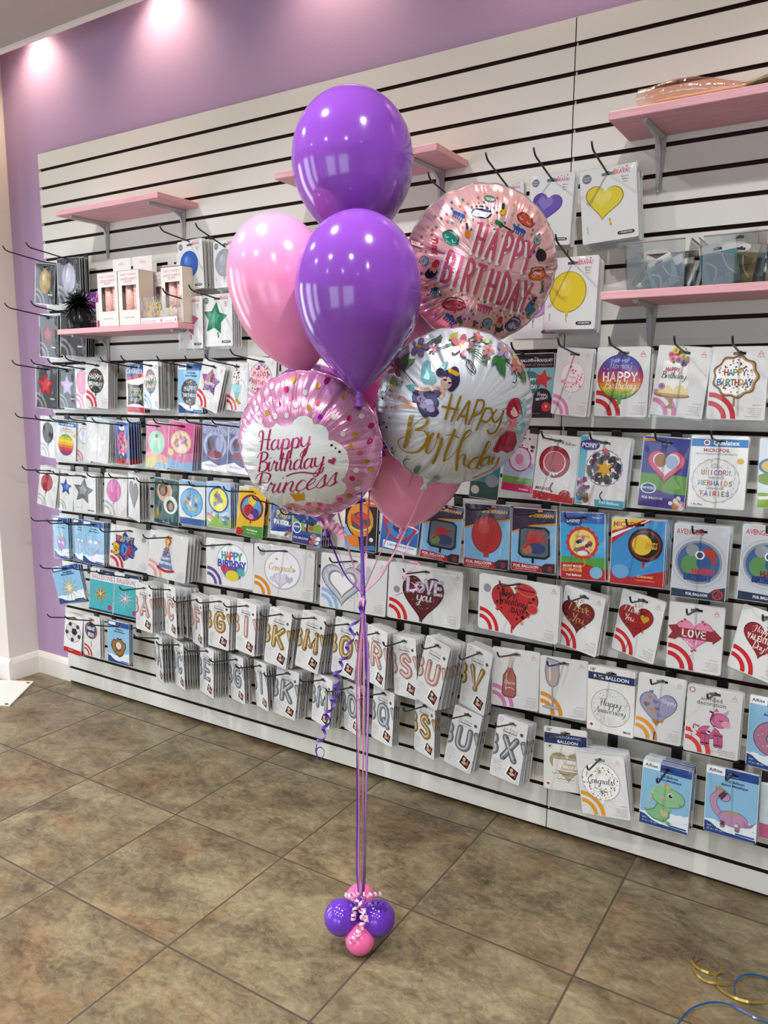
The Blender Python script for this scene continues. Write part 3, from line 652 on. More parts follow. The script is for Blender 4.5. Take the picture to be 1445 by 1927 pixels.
def d_pink_round(a, x):
    a.rect(0, 0, 1, 1, 'd05f96'); a.poly([(0, .55), (.5, .68), (1, .6), (1, 1), (0, 1)], 'd48ab0'); a.poly([(0, .78), (.5, .86), (1, .8), (1, 1), (0, 1)], '8fb6d8'); bal(a, .5, .42, .41, .40, 'e9c9a0', 'b08a6a'); a.ell(.5, .42, .33, .33, 'f0d8d2'); confetti(a, .5, .42, .28, ['c9a53a', 'c05f7a', '8f6fa8', '7aa8b8', 'd9b0a0'], 30, 4, .06); a.ell(.12, .66, .11, .12, 'e6cf9a')
def d_ice(a, x):
    a.rect(0, 0, 1, 1, '5f6288'); a.ell(.5, .1, .7, .3, '8f95b8')
    for i in range(7): a.stroke([(.5, -.02), (.05 + i * .15, .22)], .015, 'c9cfe2', smooth=False)
    a.ell(.5, .48, .45, .42, 'a9aecb'); a.ell(.5, .5, .36, .34, '767ca8'); a.ell(.34, .45, .13, .22, '5a4a52'); a.ell(.66, .44, .14, .24, 'a6aace'); a.ell(.5, .66, .3, .12, '8a4a58'); a.poly([(0, .86), (.3, .80), (.65, .88), (1, .82), (1, 1), (0, 1)], 'ece9ef'); a.text(.35, .92, .07, 'FROZEN II', '8a90ac', bold=True, maxw=.5)
def d_grey_star(a, x): a.stroke([(.1, .06), (.4, .06)], .05, '8a94ae', smooth=False); a.star(.45, .46, .46, '3f3e40', k=.5, rot=.12); a.star(.45, .46, .42, '6e6d6e', k=.5, rot=.12); a.star(.42, .43, .2, '9a999a', k=.6, rot=.12); a.text(.1, .9, .03, 'Foil Balloon Star', '8a8886', 'l'); a.stroke([(.65, .93), (.9, .93)], .04, '55597a', smooth=False)
def d_grey_heart(a, x): ana(a, None, 'b9b5b2'); a.heart(.5, .42, .42, '5a585c', ky=1.3); a.heart(.5, .42, .37, '97959a', ky=1.3)
def d_teal_two(a, x): a.rect(0, 0, 1, 1, '2f5450'); a.ell(.4, .25, .34, .3, '4a6a58'); a.ell(.42, .28, .3, .3, 'c8a88a'); a.ell(.36, .24, .17, .2, '4a3226'); a.ell(.36, .27, .1, .12, '9a6a4c'); a.ell(.66, .55, .27, .27, 'd4ddd8'); a.ell(.66, .57, .16, .18, '3a2a22'); a.ell(.66, .58, .09, .11, 'b08466'); a.poly([(.02, .92), (.1, .6), (.2, .68), (.24, .92)], '8a7a3a'); a.rect(0, .9, 1, 1, '24404a'); a.text(.5, .97, .07, 'Moana', 'a9c4c8', maxw=.4)
def d_blue_circle(a, x): a.rect(0, 0, 1, .1, '7aa8cc'); a.ell(.48, .48, .44, .44, '3f7fb4'); a.ell(.48, .48, .41, .41, '6fb0dc'); confetti(a, .48, .46, .26, ['e8e4d8', '3a5a8a', 'd9b86a', 'c98a5a', '8a8f9a'], 34, 6, .06); a.caps(.48, .66, .09, 'BLUE', 'e0c46a', .25); a.rect(0, .84, 1, 1, '3a5f9a'); a.stroke([(.47, .78), (.47, .86)], .03, '3f7fb4', smooth=False)
def d_blue_yellow(a, x): a.rect(0, 0, 1, 1, '9fc0e4'); a.poly([(0, .74), (.4, .7), (1, .78), (1, 1), (0, 1)], '8fb45a'); a.ell(.5, .38, .42, .42, '3a4f8f'); a.ell(.5, .38, .36, .36, 'e4dc5c'); confetti(a, .5, .38, .22, ['4a6fae', 'c98a4a', 'e8e0d0', '38507a'], 16, 5, .08); confetti(a, .2, .78, .16, ['5a7fb8', 'dfe4ea', 'c98a4a'], 14, 8, .07); confetti(a, .8, .78, .16, ['5a7fb8', 'dfe4ea'], 14, 9, .07); a.stroke([(.5, .68), (.5, .78)], .03, '3a4f8f', smooth=False)
def d_yellow_red(a, x):
    a.rect(0, 0, 1, 1, 'e2b130'); a.rect(0, 0, .34, .06, 'f0ece4'); a.text(.17, .05, .04, 'SESAME STREET', '3a6a3a', maxw=.3); bal(a, .52, .40, .43, .43, '7a2a2c', '5a1f22'); a.ell(.52, .40, .36, .36, '5f9ccc'); a.ell(.52, .26, .14, .16, 'e4c23a'); a.ell(.42, .46, .2, .2, 'b8262c'); a.ell(.66, .5, .16, .16, '4a3a7a'); a.ell(.52, .58, .1, .09, 'd27a9a'); a.poly([(.2, .80), (1, .74), (1, 1), (.2, 1)], '4f8a3c'); a.text(.6, .87, .06, 'Foil Balloon', 'f2f2ea', bold=True); a.text(.6, .92, .035, 'Ballon Métallique', 'e0e8d8'); a.ell(.12, .92, .14, .14, 'b8262c')
def d_paw_word(a, x): a.rect(0, 0, 1, 1, '2a3f86'); a.ell(.5, .4, .48, .4, '4a5f9a'); confetti(a, .5, .4, .42, ['e6e4e0', '6a86b8', 'c9b06a', '2f4a7a'], 50, 4, .07); a.caps(.5, .42, .17, 'PAW', 'dfc070', .3); a.caps(.5, .66, .14, 'PATROL', 'eceae6', .28); a.poly([(0, .9), (1, .84), (1, 1), (0, 1)], 'dfe2e8'); confetti(a, .8, .9, .16, ['b8763a', 'e6e0d6', 'a83a3a'], 10, 4, .07)
def d_paw_green(a, x): a.rect(0, 0, 1, 1, '39578f'); a.rect(0, .22, 1, .62, '7f9c4a'); a.ell(.5, .16, .5, .26, '27407c'); confetti(a, .5, .18, .4, ['8fb0d0', 'c9c4b8', 'c04a3a', '3a2a2a'], 24, 2, .06); a.stroke([(.5, .36), (.5, .62)], .06, '26346a', smooth=False); a.ell(.16, .55, .15, .17, 'dfe2ea'); a.ell(.16, .55, .12, .14, '3a5a9a'); a.text(.16, .56, .06, 'PAW', 'f2f2f2', bold=True); a.rect(0, .72, 1, 1, '3c3a78'); a.text(.3, .86, .06, 'FOIL BALLOON', 'd9dcea', bold=True, maxw=.5); confetti(a, .8, .84, .17, ['b8763a', 'e6e0d6', 'c0503a', '6a8ab8'], 24, 7, .06)
def d_hot_orange(a, x):
    a.rect(0, 0, 1, 1, '26242a'); a.poly([(0, .5), (.45, .75), (.5, 1), (0, 1)], '6fb0de'); a.ell(.48, .42, .44, .5, '1c1c22'); a.ell(.48, .42, .40, .46, 'd98a34'); a.ell(.5, .45, .3, .28, '5a4a52'); a.poly([(.2, .3), (.75, .55), (.7, .62), (.18, .42)], 'c04a2a'); a.ell(.56, .34, .18, .09, 'd4432a'); a.stroke([(.15, .55), (.5, .62), (.85, .5)], .05, 'e6c23a'); a.poly([(.05, .74), (.42, .7), (.5, .95), (.2, .93)], 'd97a2a'); a.rect(.62, 0, 1, .14, 'd2602a'); a.text(.82, .09, .05, 'FOIL BALLOON', 'f0e6dc', bold=True, maxw=.3); a.poly([(.55, .9), (.95, .86), (.97, .95), (.6, .98)], '3f78b0'); a.ell(.84, .76, .06, .06, 'd9d9d9')
def d_blue_redring(a, x): a.rect(0, 0, 1, 1, '2f66b0'); a.ell(.5, .42, .42, .42, 'a8303a'); a.ell(.5, .42, .36, .36, '3a7fc4'); a.ell(.5, .45, .22, .18, '28406a'); a.heart(.12, .4, .1, 'c9303f'); a.poly([(.1, .8), (1, .84), (1, 1), (.1, .95)], 'eceff2'); a.text(.56, .9, .05, '1 DECORATIVE BALLOON', '2f4a7a', bold=True, maxw=.7)
def d_spider(a, k):
    a.rect(0, 0, 1, 1, '7fb4dc'); a.poly([(0, 0), (1, 0), (1, .20), (.42, .26), (0, .38)], '33223e'); a.poly([(0, .38), (.42, .26), (1, .20), (1, .23), (.44, .29), (0, .41)], 'c98a3a')
    a.text(.66, .13, .075, 'SPIDERMAN', 'd9a84a', bold=True, maxw=.54); a.rect(.58, .012, .7, .045, 'c0282e'); a.text(.64, .042, .03, 'MARVEL', 'f2f2f2', maxw=.1)
    for i in range(5): a.stroke([(.02 + .05 * i, .46), (.3 - .02 * i, .8)], .006, 'a9cfe8', smooth=False); a.stroke([(.98 - .04 * i, .35), (.75 + .02 * i, .8)], .006, 'a9cfe8', smooth=False)
    a.poly([(0, .86), (.7, .885), (.78, .84), (1, .83), (1, 1), (0, 1)], 'a3262e'); a.poly([(.68, .9), (.78, .845), (1, .83), (1, 1), (.74, 1)], '2a2438'); a.text(.34, .935, .06, 'FOIL BALLOON', 'f2ecec', bold=True, maxw=.56); a.text(.34, .975, .035, 'BALLON METALLIQUE', 'e4c6c8', maxw=.5); a.ell(.88, .92, .085, .085, '8f2630'); a.ring(.88, .92, .06, .085, '241c28')
    if k == 'face': a.ell(.5, .47, .33, .40, '7a1f24'); a.ell(.5, .47, .31, .38, 'b82c30'); a.ell(.44, .36, .12, .14, 'c5484a'); a.poly([(.45, .74), (.55, .74), (.56, .82), (.44, .82)], 'b82c30')
    else:
        a.poly([(.18, .32), (.3, .28), (.76, .28), (.86, .34), (.88, .72), (.78, .78), (.26, .78), (.16, .72)], '1b1b22'); a.poly([(.22, .34), (.32, .315), (.74, .315), (.82, .36), (.84, .70), (.75, .745), (.28, .745), (.2, .70)], '55636a'); a.ell(.5, .5, .16, .14, 'a83236'); a.ell(.58, .62, .2, .12, '34406e'); a.ell(.36, .64, .12, .1, '6a8a4a' if k == 'square' else 'b06a4a'); a.stroke([(.3, .62), (.5, .5), (.74, .44)], .05, 'a83236')
        if k == 'square2': a.caps(.58, .41, .08, 'HAPPY', 'c04048', .3, -.1); a.caps(.58, .49, .08, 'BIRTHDAY', 'c04048', .3, -.1)
        a.stroke([(.5, .78), (.5, .84)], .05, '1b1b22', smooth=False)
def d_club(a, x):
    a.rect(0, 0, 1, 1, '3fa0d8'); a.rect(0, 0, 1, .16, '3f62ae'); a.ell(.3, .13, .2, .11, '2c4488'); a.text(.3, .15, .1, 'Disney', 'eef2f8', maxw=.3); a.text(.82, .08, .04, 'Standard', 'eef2f8'); a.rect(0, .66, 1, 1, '4f9a40'); a.scallop(.5, .45, .36, 'c4382e', 16, .05); a.ell(.5, .45, .29, .29, 'f0cf78'); a.script(.5, .36, .075, 'Happy Birthday', 'c8502e', .25, fit=.34); confetti(a, .5, .5, .2, ['c03a34', '3a5aa0', 'e0b03a', 'e4e0d8', 'd97a9a', '3a2a26'], 26, 3, .05); a.ell(.5, .6, .12, .05, 'e8e4de')
    a.poly([(0, .76), (.5, .74), (1, .84), (1, 1), (0, 1)], 'b4282c'); a.text(.27, .82, .055, 'MICKEY MOUSE', 'f0e8d8', bold=True, maxw=.42); a.text(.27, .88, .07, 'CLUBHOUSE', 'e8d06a', bold=True, maxw=.44); a.text(.3, .95, .05, 'Foil Balloon', 'f4eeee', bold=True); a.ell(.8, .88, .14, .13, '7fb6d8'); a.stroke([(.52, .68), (.56, .76), (.5, .8)], .025, 'd98a2a')
def d_mouse(a, x):
    a.rect(0, 0, 1, 1, '3f8fcc'); a.poly([(0, 0), (.62, 0), (.3, .12), (0, .2)], 'e8c62e'); a.poly([(0, .2), (.3, .12), (.62, 0), (.8, 0), (.36, .16), (.06, .36), (0, .42)], 'b8262c'); a.poly([(0, .25), (.3, .15), (.66, .01), (.7, .01), (.32, .17), (0, .31)], 'f0ece8'); a.text(.26, .13, .10, 'MICKEY', 'b3202a', bold=True, maxw=.46)
    a.ell(.64, .38, .32, .33, '2a1a1c'); a.ell(.64, .38, .275, .275, '8f2a22'); a.ell(.64, .38, .25, .25, '1d1816'); a.ell(.58, .38, .185, .2, 'e4bf3a'); a.caps(.76, .38, .05, 'HAPPY', 'd8a83a', .3); a.caps(.75, .43, .045, 'BIRTHDAY', 'd8a83a', .3, kx=.8); a.stroke([(.62, .64), (.62, .72)], .05, 'a8262c', smooth=False)
    a.poly([(0, .78), (.4, .88), (1, .74), (1, 1), (0, 1)], 'b3242c'); a.text(.66, .87, .04, 'STANDARD', 'e8d06a', bold=True); a.text(.66, .92, .03, '1 decorative balloon', 'e8c0a8'); a.ell(.2, .8, .16, .14, '6aa6d6')
def d_avengers(a, k):
    a.rect(0, 0, 1, 1, 'c2c6cc'); a.ring(.48, .5, .46, .5, 'b4b8be'); a.text(.3, .13, .10, 'AVENGERS', 'b02c34', bold=True, maxw=.5)
    a.ring(.48, .5, .38, .43, '8a929c'); a.ell(.48, .5, .385, .385, '3f5f94'); a.ell(.34, .54, .18, .2, '5a8a50'); a.ell(.66, .42, .14, .18, 'a63a34'); a.ell(.58, .5, .14, .14, '33558c'); a.ell(.36, .34, .12, .12, '8a8f98'); a.ring(.5, .40, .06, .085, 'e8eaec'); a.ell(.5, .40, .06, .06, '3a4a6a'); a.caps(.58, .66, .10, 'HAPPY', 'c43038' if k == 'x' else '8a3a44', .32); a.caps(.48, .74, .10, 'BIRTHDAY', '27427e', .32, kx=.8)
    a.poly([(0, .88), (.7, .9), (.8, .84), (1, .80), (1, 1), (0, 1)], '26344e'); a.text(.48, .955, .055, 'FOIL BALLOON', 'eef0f4', bold=True, maxw=.4); a.ring(.86, .91, .07, .1, 'b83a34'); a.stroke([(.82, .95), (.87, .87), (.9, .95)], .03, 'b83a34', smooth=False)
def d_bouquet(a, x):
    a.rect(0, 0, 1, 1, '28242e'); a.text(.56, .13, .06, 'BALLOON BOUQUET', 'e4e2e6', bold=True, maxw=.8); a.text(.6, .19, .045, 'BOUQUET DE BALLONS', 'b8a46a', maxw=.7); a.rect(.1, .22, 1, .68, '7fb6ba'); a.ell(.4, .45, .27, .27, '37727a'); a.text(.42, .43, .08, 'HAPPY', 'e8ecec', bold=True, maxw=.3); a.text(.42, .54, .09, 'BIRTHDAY', 'f2f4f4', bold=True, maxw=.36); a.star(.73, .40, .23, 'c23238', k=.5, rot=.2); a.ell(.72, .68, .22, .22, '2a272c'); a.script(.72, .65, .07, 'Happy', 'e4e0e0', fit=.25); a.caps(.72, .71, .05, 'BIRTHDAY', 'e4e0e0', .2, .15); a.ell(.82, .82, .11, .11, 'c4343c'); a.text(.82, .83, .06, '5', 'f6f2f2', bold=True); a.text(.5, .93, .025, 'foil balloon bouquet set', 'a8a4ac')
def d_ballerina(a, x): ana(a, 'd686ae', 'dca4b0'); bal(a, .5, .43, .34, .38, 'f2e4e6', 'c8b8bc'); a.ell(.47, .17, .14, .10, 'f0d4d8'); confetti(a, .5, .45, .3, ['d9808e', 'e6aab2', 'c9606e', 'b8a0a4'], 40, 4, .025, .2); a.script(.5, .44, .08, 'Happy', 'd98a9a', fit=.22); a.script(.5, .53, .08, 'Birthday', 'd98a9a', fit=.28)
def bands(a, u, v, r, cols):
    x0, y0 = a.P(u, v); n = len(cols)
    for i in range(n):
        y1, y2 = r - 2 * r * i / n, r - 2 * r * (i + 1) / n; P = []
        for t in range(9):
            yy = y1 + (y2 - y1) * t / 8; P.append((math.sqrt(max(0, r * r - yy * yy)), yy))
        a.l -= (1 if i else 0); a.fill([(x0 + p * a.W, y0 + q * a.W) for p, q in P] + [(x0 - p * a.W, y0 + q * a.W) for p, q in reversed(P)], cols[i])
def d_hiphip(a, x):
    ana(a, 'c03038'); a.ell(.46, .43, .43, .43, '4a3a4a'); bands(a, .46, .43, .415, ['4a4f9c', '4a55a6', '5a4f9a', '7a3f86', 'a03a72', 'c03a4e', 'd0542e', 'd98a2a', 'd9b42e', '8fae3a', '5f9a3e']); a.poly([(.43, .73), (.49, .73), (.5, .82), (.42, .82)], '5f9a3e')
    a.text(.46, .22, .07, 'HIP HIP', 'c4cfe6', maxw=.34); a.script(.46, .31, .085, 'Hooray', 'a9b6d8', .18, fit=.42); a.caps(.46, .49, .16, 'HAPPY', 'fbf8f4', .2); a.script(.46, .60, .095, 'Birthday', 'f6ead2', .24, fit=.6); confetti(a, .46, .43, .38, ['c9d0e8', 'e8c8d0'], 20, 6, .012, .4); a.stroke([(.46, .82), (.44, .9), (.5, .95)], .01, '3a3a3a')
def d_cake(a, x):
    ana(a, 'cf7fae', side='supershape'); a.ell(.37, .70, .34, .055, '8a6a3f'); a.ell(.37, .685, .32, .045, 'b8935a'); a.poly([(.33, .72), (.41, .72), (.4, .84), (.46, .89), (.24, .89), (.34, .84)], 'a57c48'); a.rect(.1, .48, .66, .68, 'e6d69a'); a.poly([(.1, .48), (.66, .48), (.66, .56), (.6, .6), (.56, .55), (.44, .56), (.38, .62), (.3, .56), (.2, .58), (.14, .62), (.1, .57)], 'f4f0ec'); a.rect(.14, .24, .60, .50, 'f5f2ef'); a.ell(.37, .24, .23, .05, 'faf8f6')
    for u, v, c in [(.27, .13, 'd96a86'), (.38, .10, 'c04a6a'), (.48, .15, 'e0c23a'), (.42, .2, 'b06aa0'), (.55, .2, 'd9606e'), (.3, .19, 'e08a9a'), (.34, .07, 'd9c04a'), (.16, .58, 'b088c0'), (.52, .24, '7a5a9a')]: a.ell(u, v, .065, .06, c); a.ell(u, v, .03, .028, darken(c, .25))
    confetti(a, .4, .13, .2, ['5f8a50', '7aa05a'], 10, 3, .03, .6); a.caps(.33, .36, .066, 'HAPPY', 'b8354a', .22); a.script(.36, .46, .085, 'Birthday', '26262a', .2, fit=.47)
def d_cookie(a, x):
    ana(a, 'c03038', side='supershape'); a.scallop(.46, .41, .39, '7a5a3c', 9, .06); a.scallop(.46, .41, .36, 'b89870', 9, .06); a.scallop(.45, .41, .335, 'faf7f3', 9, .05); confetti(a, .45, .41, .31, ['b84a52', '3f6fae', 'd9a83a', '5f9a6a', '8a5fa8', '4a3a66'], 60, 3, .018, .3)
    for i, (t, cs) in enumerate((('HAPPY', ['c44a42', '4a7fb0', '6a9a50', 'd9a33a', '8a5a9a']), ('BIRTHDAY', ['3f6fae', 'd08a3a', '4a9a8a', '6a8a3a', 'c44a42', 'c9a53a', '8a5a9a', '4a7fb0']))):
        for j, ch in enumerate(t): a.caps(.45 + (j - (len(t) - 1) / 2) * .077, .39 + i * .135, .10, ch, cs[j], .24)
    a.stroke([(.46, .71), (.46, .8)], .035, '9a7a50', smooth=False)
def d_teal_plain(a, x): a.rect(0, 0, 1, 1, '3f7f8c'); a.rect(0, .6, 1, 1, '2a4a40'); a.ell(.2, .8, .14, .14, 'c8beb6'); a.ell(.75, .55, .22, .2, '8a8f98')
def d_minnie_pink(a, x): a.rect(0, 0, 1, 1, 'f0e4ea'); confetti(a, .75, .12, .35, ['c0305f'], 14, 2, .045); a.poly([(0, .42), (.3, .3), (1, .5), (1, .8), (0, .8)], 'a8b4d0'); a.rect(0, .74, 1, .88, '6f9a4a'); a.ell(.52, .44, .37, .40, 'b23a72'); a.ell(.52, .44, .33, .36, 'dfcbe0'); a.ell(.5, .44, .14, .17, 'd487aa'); a.rect(0, .86, 1, 1, 'c4205f'); a.text(.74, .95, .06, 'Standard', 'f6dce6', bold=True); a.stroke([(.52, .8), (.52, .88)], .03, 'b23a72', smooth=False)
def d_minnie_red(a, x):
    a.ell(.2, .06, .12, .07, '4a4648'); a.ell(.2, .06, .11, .06, 'ece9e8'); a.text(.2, .075, .05, 'Disney', '3a3638'); a.script(.72, .13, .055, 'Foil Balloons', '3a3638', .25, fit=.36); a.ell(.45, .40, .37, .38, '5a1a20'); a.ell(.45, .40, .35, .36, '9c242e'); a.ring(.45, .41, .24, .27, 'e4c8c0'); a.ell(.45, .40, .24, .24, 'a8343c'); confetti(a, .45, .58, .12, ['f2eee8'], 9, 4, .035); a.stroke([(.46, .72), (.42, .8), (.48, .86)], .04, '7a3a40'); a.poly([(0, .86), (1, .9), (1, 1), (0, 1)], 'b3262e'); confetti(a, .5, .95, .5, ['f4f0ec'], 40, 9, .022); a.text(.24, .84, .075, 'MINNIE', '8a2028', bold=True); a.ell(.78, .88, .14, .13, 'a82a30'); confetti(a, .78, .88, .12, ['f4f0ec'], 14, 3, .022)
def d_pony(a, x):
    a.rect(0, 0, .16, 1, '58a8bc'); a.ell(.2, .13, .2, .11, '4a3f86'); a.text(.2, .12, .04, 'my little', 'dfe4f2'); a.text(.2, .165, .09, 'PONY', 'eef0f8', bold=True, maxw=.32); a.scallop(.53, .44, .37, '8f8a92', 20, .02); a.ell(.53, .44, .35, .35, 'ece6ee'); confetti(a, .53, .44, .32, ['b07fc8', 'e6a0c4', 'ecca52', '6fa0d0', 'e0709f', '8a6fba', 'f0a050', '9cc6e0', '6ab88a'], 70, 6, .06); a.star(.53, .45, .2, 'e0a83a', 6, .45); a.star(.53, .2, .09, 'b8305f', 5, .5); confetti(a, .12, .7, .14, ['d9709a', 'e8a0bc'], 16, 2, .06); confetti(a, .12, .87, .15, ['4f86b8', '7fb0d0', '6a4f9a', 'e0b83a'], 20, 3, .06); a.poly([(.4, .9), (1, .88), (1, 1), (.42, 1)], '4a9fb6'); a.text(.7, .95, .06, 'Foil Balloon', 'e8f2f4', bold=True); a.stroke([(.54, .78), (.5, .84), (.56, .9)], .025, '3a3438')
def d_pawheart(a, x): a.rect(0, 0, 1, 1, '3f4a94'); a.rect(0, .03, .3, .07, 'd08a3a'); a.rect(0, .52, 1, .78, '6a9a44'); a.heart(.52, .38, .44, '8a2a40'); a.heart(.52, .38, .40, 'cf5f86'); a.heart(.52, .36, .30, 'e8dfe6'); a.ell(.4, .33, .13, .15, 'a8703f'); a.ell(.64, .34, .13, .15, '9fb4d0'); a.stroke([(.5, .72), (.46, .8), (.54, .86)], .035, 'b85a7a'); a.poly([(0, .74), (.3, .72), (1, .86), (1, 1), (0, 1)], '4a3a82'); a.ell(.2, .73, .17, .12, 'dfe2ea'); a.ell(.2, .73, .14, .1, '33508c'); a.text(.2, .745, .055, 'PAW PATROL', 'f2f2f2', bold=True, maxw=.26); a.text(.3, .88, .055, 'FOIL BALLOON', 'dcdcec', bold=True, maxw=.44); confetti(a, .82, .92, .15, ['b8763a', '7a9ac0', 'e6e0d6', 'c06a8a'], 20, 3, .055)
def d_unicorn_words(a, x):
    a.rect(0, 0, 1, 1, 'f4f3f2'); qual(a); a.text(.46, .225, .062, 'MICROFOIL', 'c0305f', bold=True); a.text(.46, .265, .032, 'BALLOON/BALLON/GLOBO/BALÃO', '4a86b8'); a.ell(.88, .34, .06, .055, 'e0b43a'); a.scallop(.47, .62, .42, 'c2c0c6', 16, .02); a.ell(.47, .62, .40, .40, 'efedee'); confetti(a, .47, .62, .38, ['c9a8b8', '8fb8b4', 'c9b06a', 'a89ac8'], 50, 4, .012, .5)
    a.script(.47, .445, .048, 'Ride a', '8f9a86', .2, fit=.2)
    for t, v, cs in (('UNICORN', .535, ['c46a5a', 'd0783f', '5f9a8a', 'c46aa0', '7a6ab0', 'd0783f', '4f9a9a']), ('MERMAIDS', .68, ['4f9a9a', '6a9a5a', 'c9705a', '7a6ab0', '4f8ab0', 'c46a8a', 'd0883f', '5f9a8a']), ('FAIRIES', .825, ['c46a5a', '7a6ab0', '4f9a9a', 'd0783f', 'c46aa0', '6a9a5a', '4f8ab0'])):
        for j, ch in enumerate(t): a.caps(.47 + (j - (len(t) - 1) / 2) * .075, v, .08, ch, cs[j], .22)
    a.script(.47, .59, .044, 'Swim with', '9aa6a0', .2, fit=.30); a.script(.47, .735, .044, 'Dance with', 'a8a08a', .2, fit=.30); a.text(.06, .97, .04, '1 Pc./Pza', '2a2a2c', 'l')
def d_green_edge(a, x): a.rect(0, 0, 1, 1, 'dfe6ee'); a.ell(.25, .4, .25, .16, '3f7fb0'); a.ell(.25, .4, .2, .12, 'e0c060'); a.ell(.25, .58, .28, .12, '7a9a3a'); a.rect(0, .78, 1, 1, '8aae3e'); a.stroke([(0, .86), (1, .8)], .06, 'f0f2ec', smooth=False)
def d_bday(a, x):
    a.ell(.86, .24, .06, .06, '9a9a9c'); ana(a, 'c03038', None, 'supershape'); a.star(.38, .48, .34, '2a2f62', 8, .72); a.star(.38, .48, .31, '33408a', 8, .72); confetti(a, .38, .5, .27, ['c03a44', 'e0b83a', '5fa0c8', 'd98ab0', '6aa04a'], 40, 5, .03, .4)
    for j, (ch, c) in enumerate(zip('HAPPY', ['d9505a', 'e0c040', '5fa8c8', 'd98ab0', '7ab05a'])): a.caps(.22 + j * .085, .36, .10, ch, c, .3)
    for j, (ch, c) in enumerate(zip('B-DAY', ['e0b430', '3f7fc0', '4a86c8', 'c43a44', '3a5fb0'])): a.caps(.17 + j * .11, .66, .19, ch, c, .34)
def d_party_hat(a, x): a.ell(.12, .14, .05, .05, '9a9a9c'); ana(a, 'e0a09a', None, 'supershape'); a.poly([(.44, .28), (.52, .28), (.66, .78), (.28, .76)], '6a7aa8'); confetti(a, .47, .42, .09, ['c04a4a', 'e8e4e0', '3a4a86', 'd9b05a'], 30, 3, .022); a.caps(.47, .58, .05, 'HAPPY', 'e8eaf2', .26); a.caps(.47, .68, .05, 'BIRTHDAY', 'e8eaf2', .26); a.stroke([(.27, .77), (.46, .83), (.67, .80)], .06, 'a8343a'); a.stroke([(.47, .27), (.43, .16), (.5, .06)], .055, 'd8a83a'); a.stroke([(.5, .27), (.55, .16), (.48, .07)], .05, 'c84a3a'); a.ell(.48, .28, .035, .03, 'd9b04a')
def d_bubble_hb(a, x):
    a.ell(.14, .18, .055, .055, 'a2a8ac'); ana(a, '5a4a8a', None, txt=False); a.ring(.56, .47, .315, .33, 'a9adb4', n=40); a.ell(.56, .47, .315, .315, 'eaf0f2'); a.poly([(.34, .56), (.78, .56), (.80, .66), (.72, .80), (.62, .86), (.5, .86), (.4, .78), (.32, .66)], '6a4f9c'); a.ell(.56, .76, .14, .10, 'd8c63a'); a.ell(.74, .64, .08, .09, '4fa6a8'); a.ell(.40, .62, .09, .06, 'c83a4a')
    for j, (ch, c) in enumerate(zip('HAPPY', ['4fa6b0', 'd9703a', 'c0507a', '4f8ac0', '5aa87a'])): a.caps(.38 + j * .085, .40, .115, ch, c, .3)
    for j, (ch, c) in enumerate(zip('BIRTHDAY', ['4a4fae', '5a4fae', '4a4fae', '5a4fae', '4a4fae', '5a4fae', '4a4fae', '5a4fae'])): a.caps(.30 + j * .072, .57, .105, ch, c, .3)
def d_bubble_congrats(a, x): a.ell(.14, .16, .055, .055, 'a2a8ac'); ana(a, 'd98a26', 'd9a08a', txt=True); a.ring(.48, .46, .285, .30, 'b4b4ba', n=40); a.ell(.48, .46, .285, .285, 'ecebf0'); a.heart(.46, .66, .14, 'c2bfce'); a.heart(.46, .65, .11, 'd6d3e0'); a.heart(.6, .64, .07, 'b8b6c6'); a.heart(.33, .66, .06, 'cfccd8'); a.script(.46, .48, .10, 'Congrats', 'c9a04a', .2, fit=.42); a.heart(.38, .26, .025, 'd0a850'); a.heart(.68, .44, .02, 'd0a850')
def d_silver_heart(a, x):
    ana(a, '8fb4e0', 'b9c4d4'); a.ell(.62, .24, .07, .11, 'a8a9b4', .3); a.ell(.70, .27, .06, .1, 'bdbec8', -.2)
    for r, c in ((.345, '6f7078'), (.325, 'b3b4bf'), (.285, 'c9cad4'), (.24, '8f909a'), (.20, 'f0eeee')): a.heart(.34, .5, r, c)
    confetti(a, .34, .5, .3, ['e4e5ec', '8a8b94'], 60, 3, .008, .6)
def d_love_you(a, x):
    a.ell(.12, .47, .045, .045, '8f8f92'); ana(a, 'c8202c', 'd98a8a', 'multi-balloon'); a.heart(.48, .52, .30, '2a1216', ky=1.2); a.heart(.48, .52, .285, '5a1a22', ky=1.2); confetti(a, .48, .46, .22, ['e6dcdc', 'c9b8bc'], 60, 2, .008)
    for ww, c in ((.30, '9a92aa'), (.22, 'd6d2e0')): a.l += 1; a.caps(.49, .45, .14, 'L', c, ww, al='c') if False else None
    for j, ch in enumerate('LOVE'):
        u = .31 + j * .125
        if ch == 'O': a.ring(u, .37, .045, .075, '9a92aa'); a.heart(u, .37, .06, 'd6d2e0'); a.heart(u, .37, .035, '6a2a34')
        else: a.caps(u, .45, .155, ch, '9a92aa', .34); a.caps(u, .45, .155, ch, 'd6d2e0', .22)
    a.script(.5, .60, .09, 'you', 'cfcbd6', .3, fit=.2); a.stroke([(.46, .88), (.46, .97)], .012, '2a1216', smooth=False)
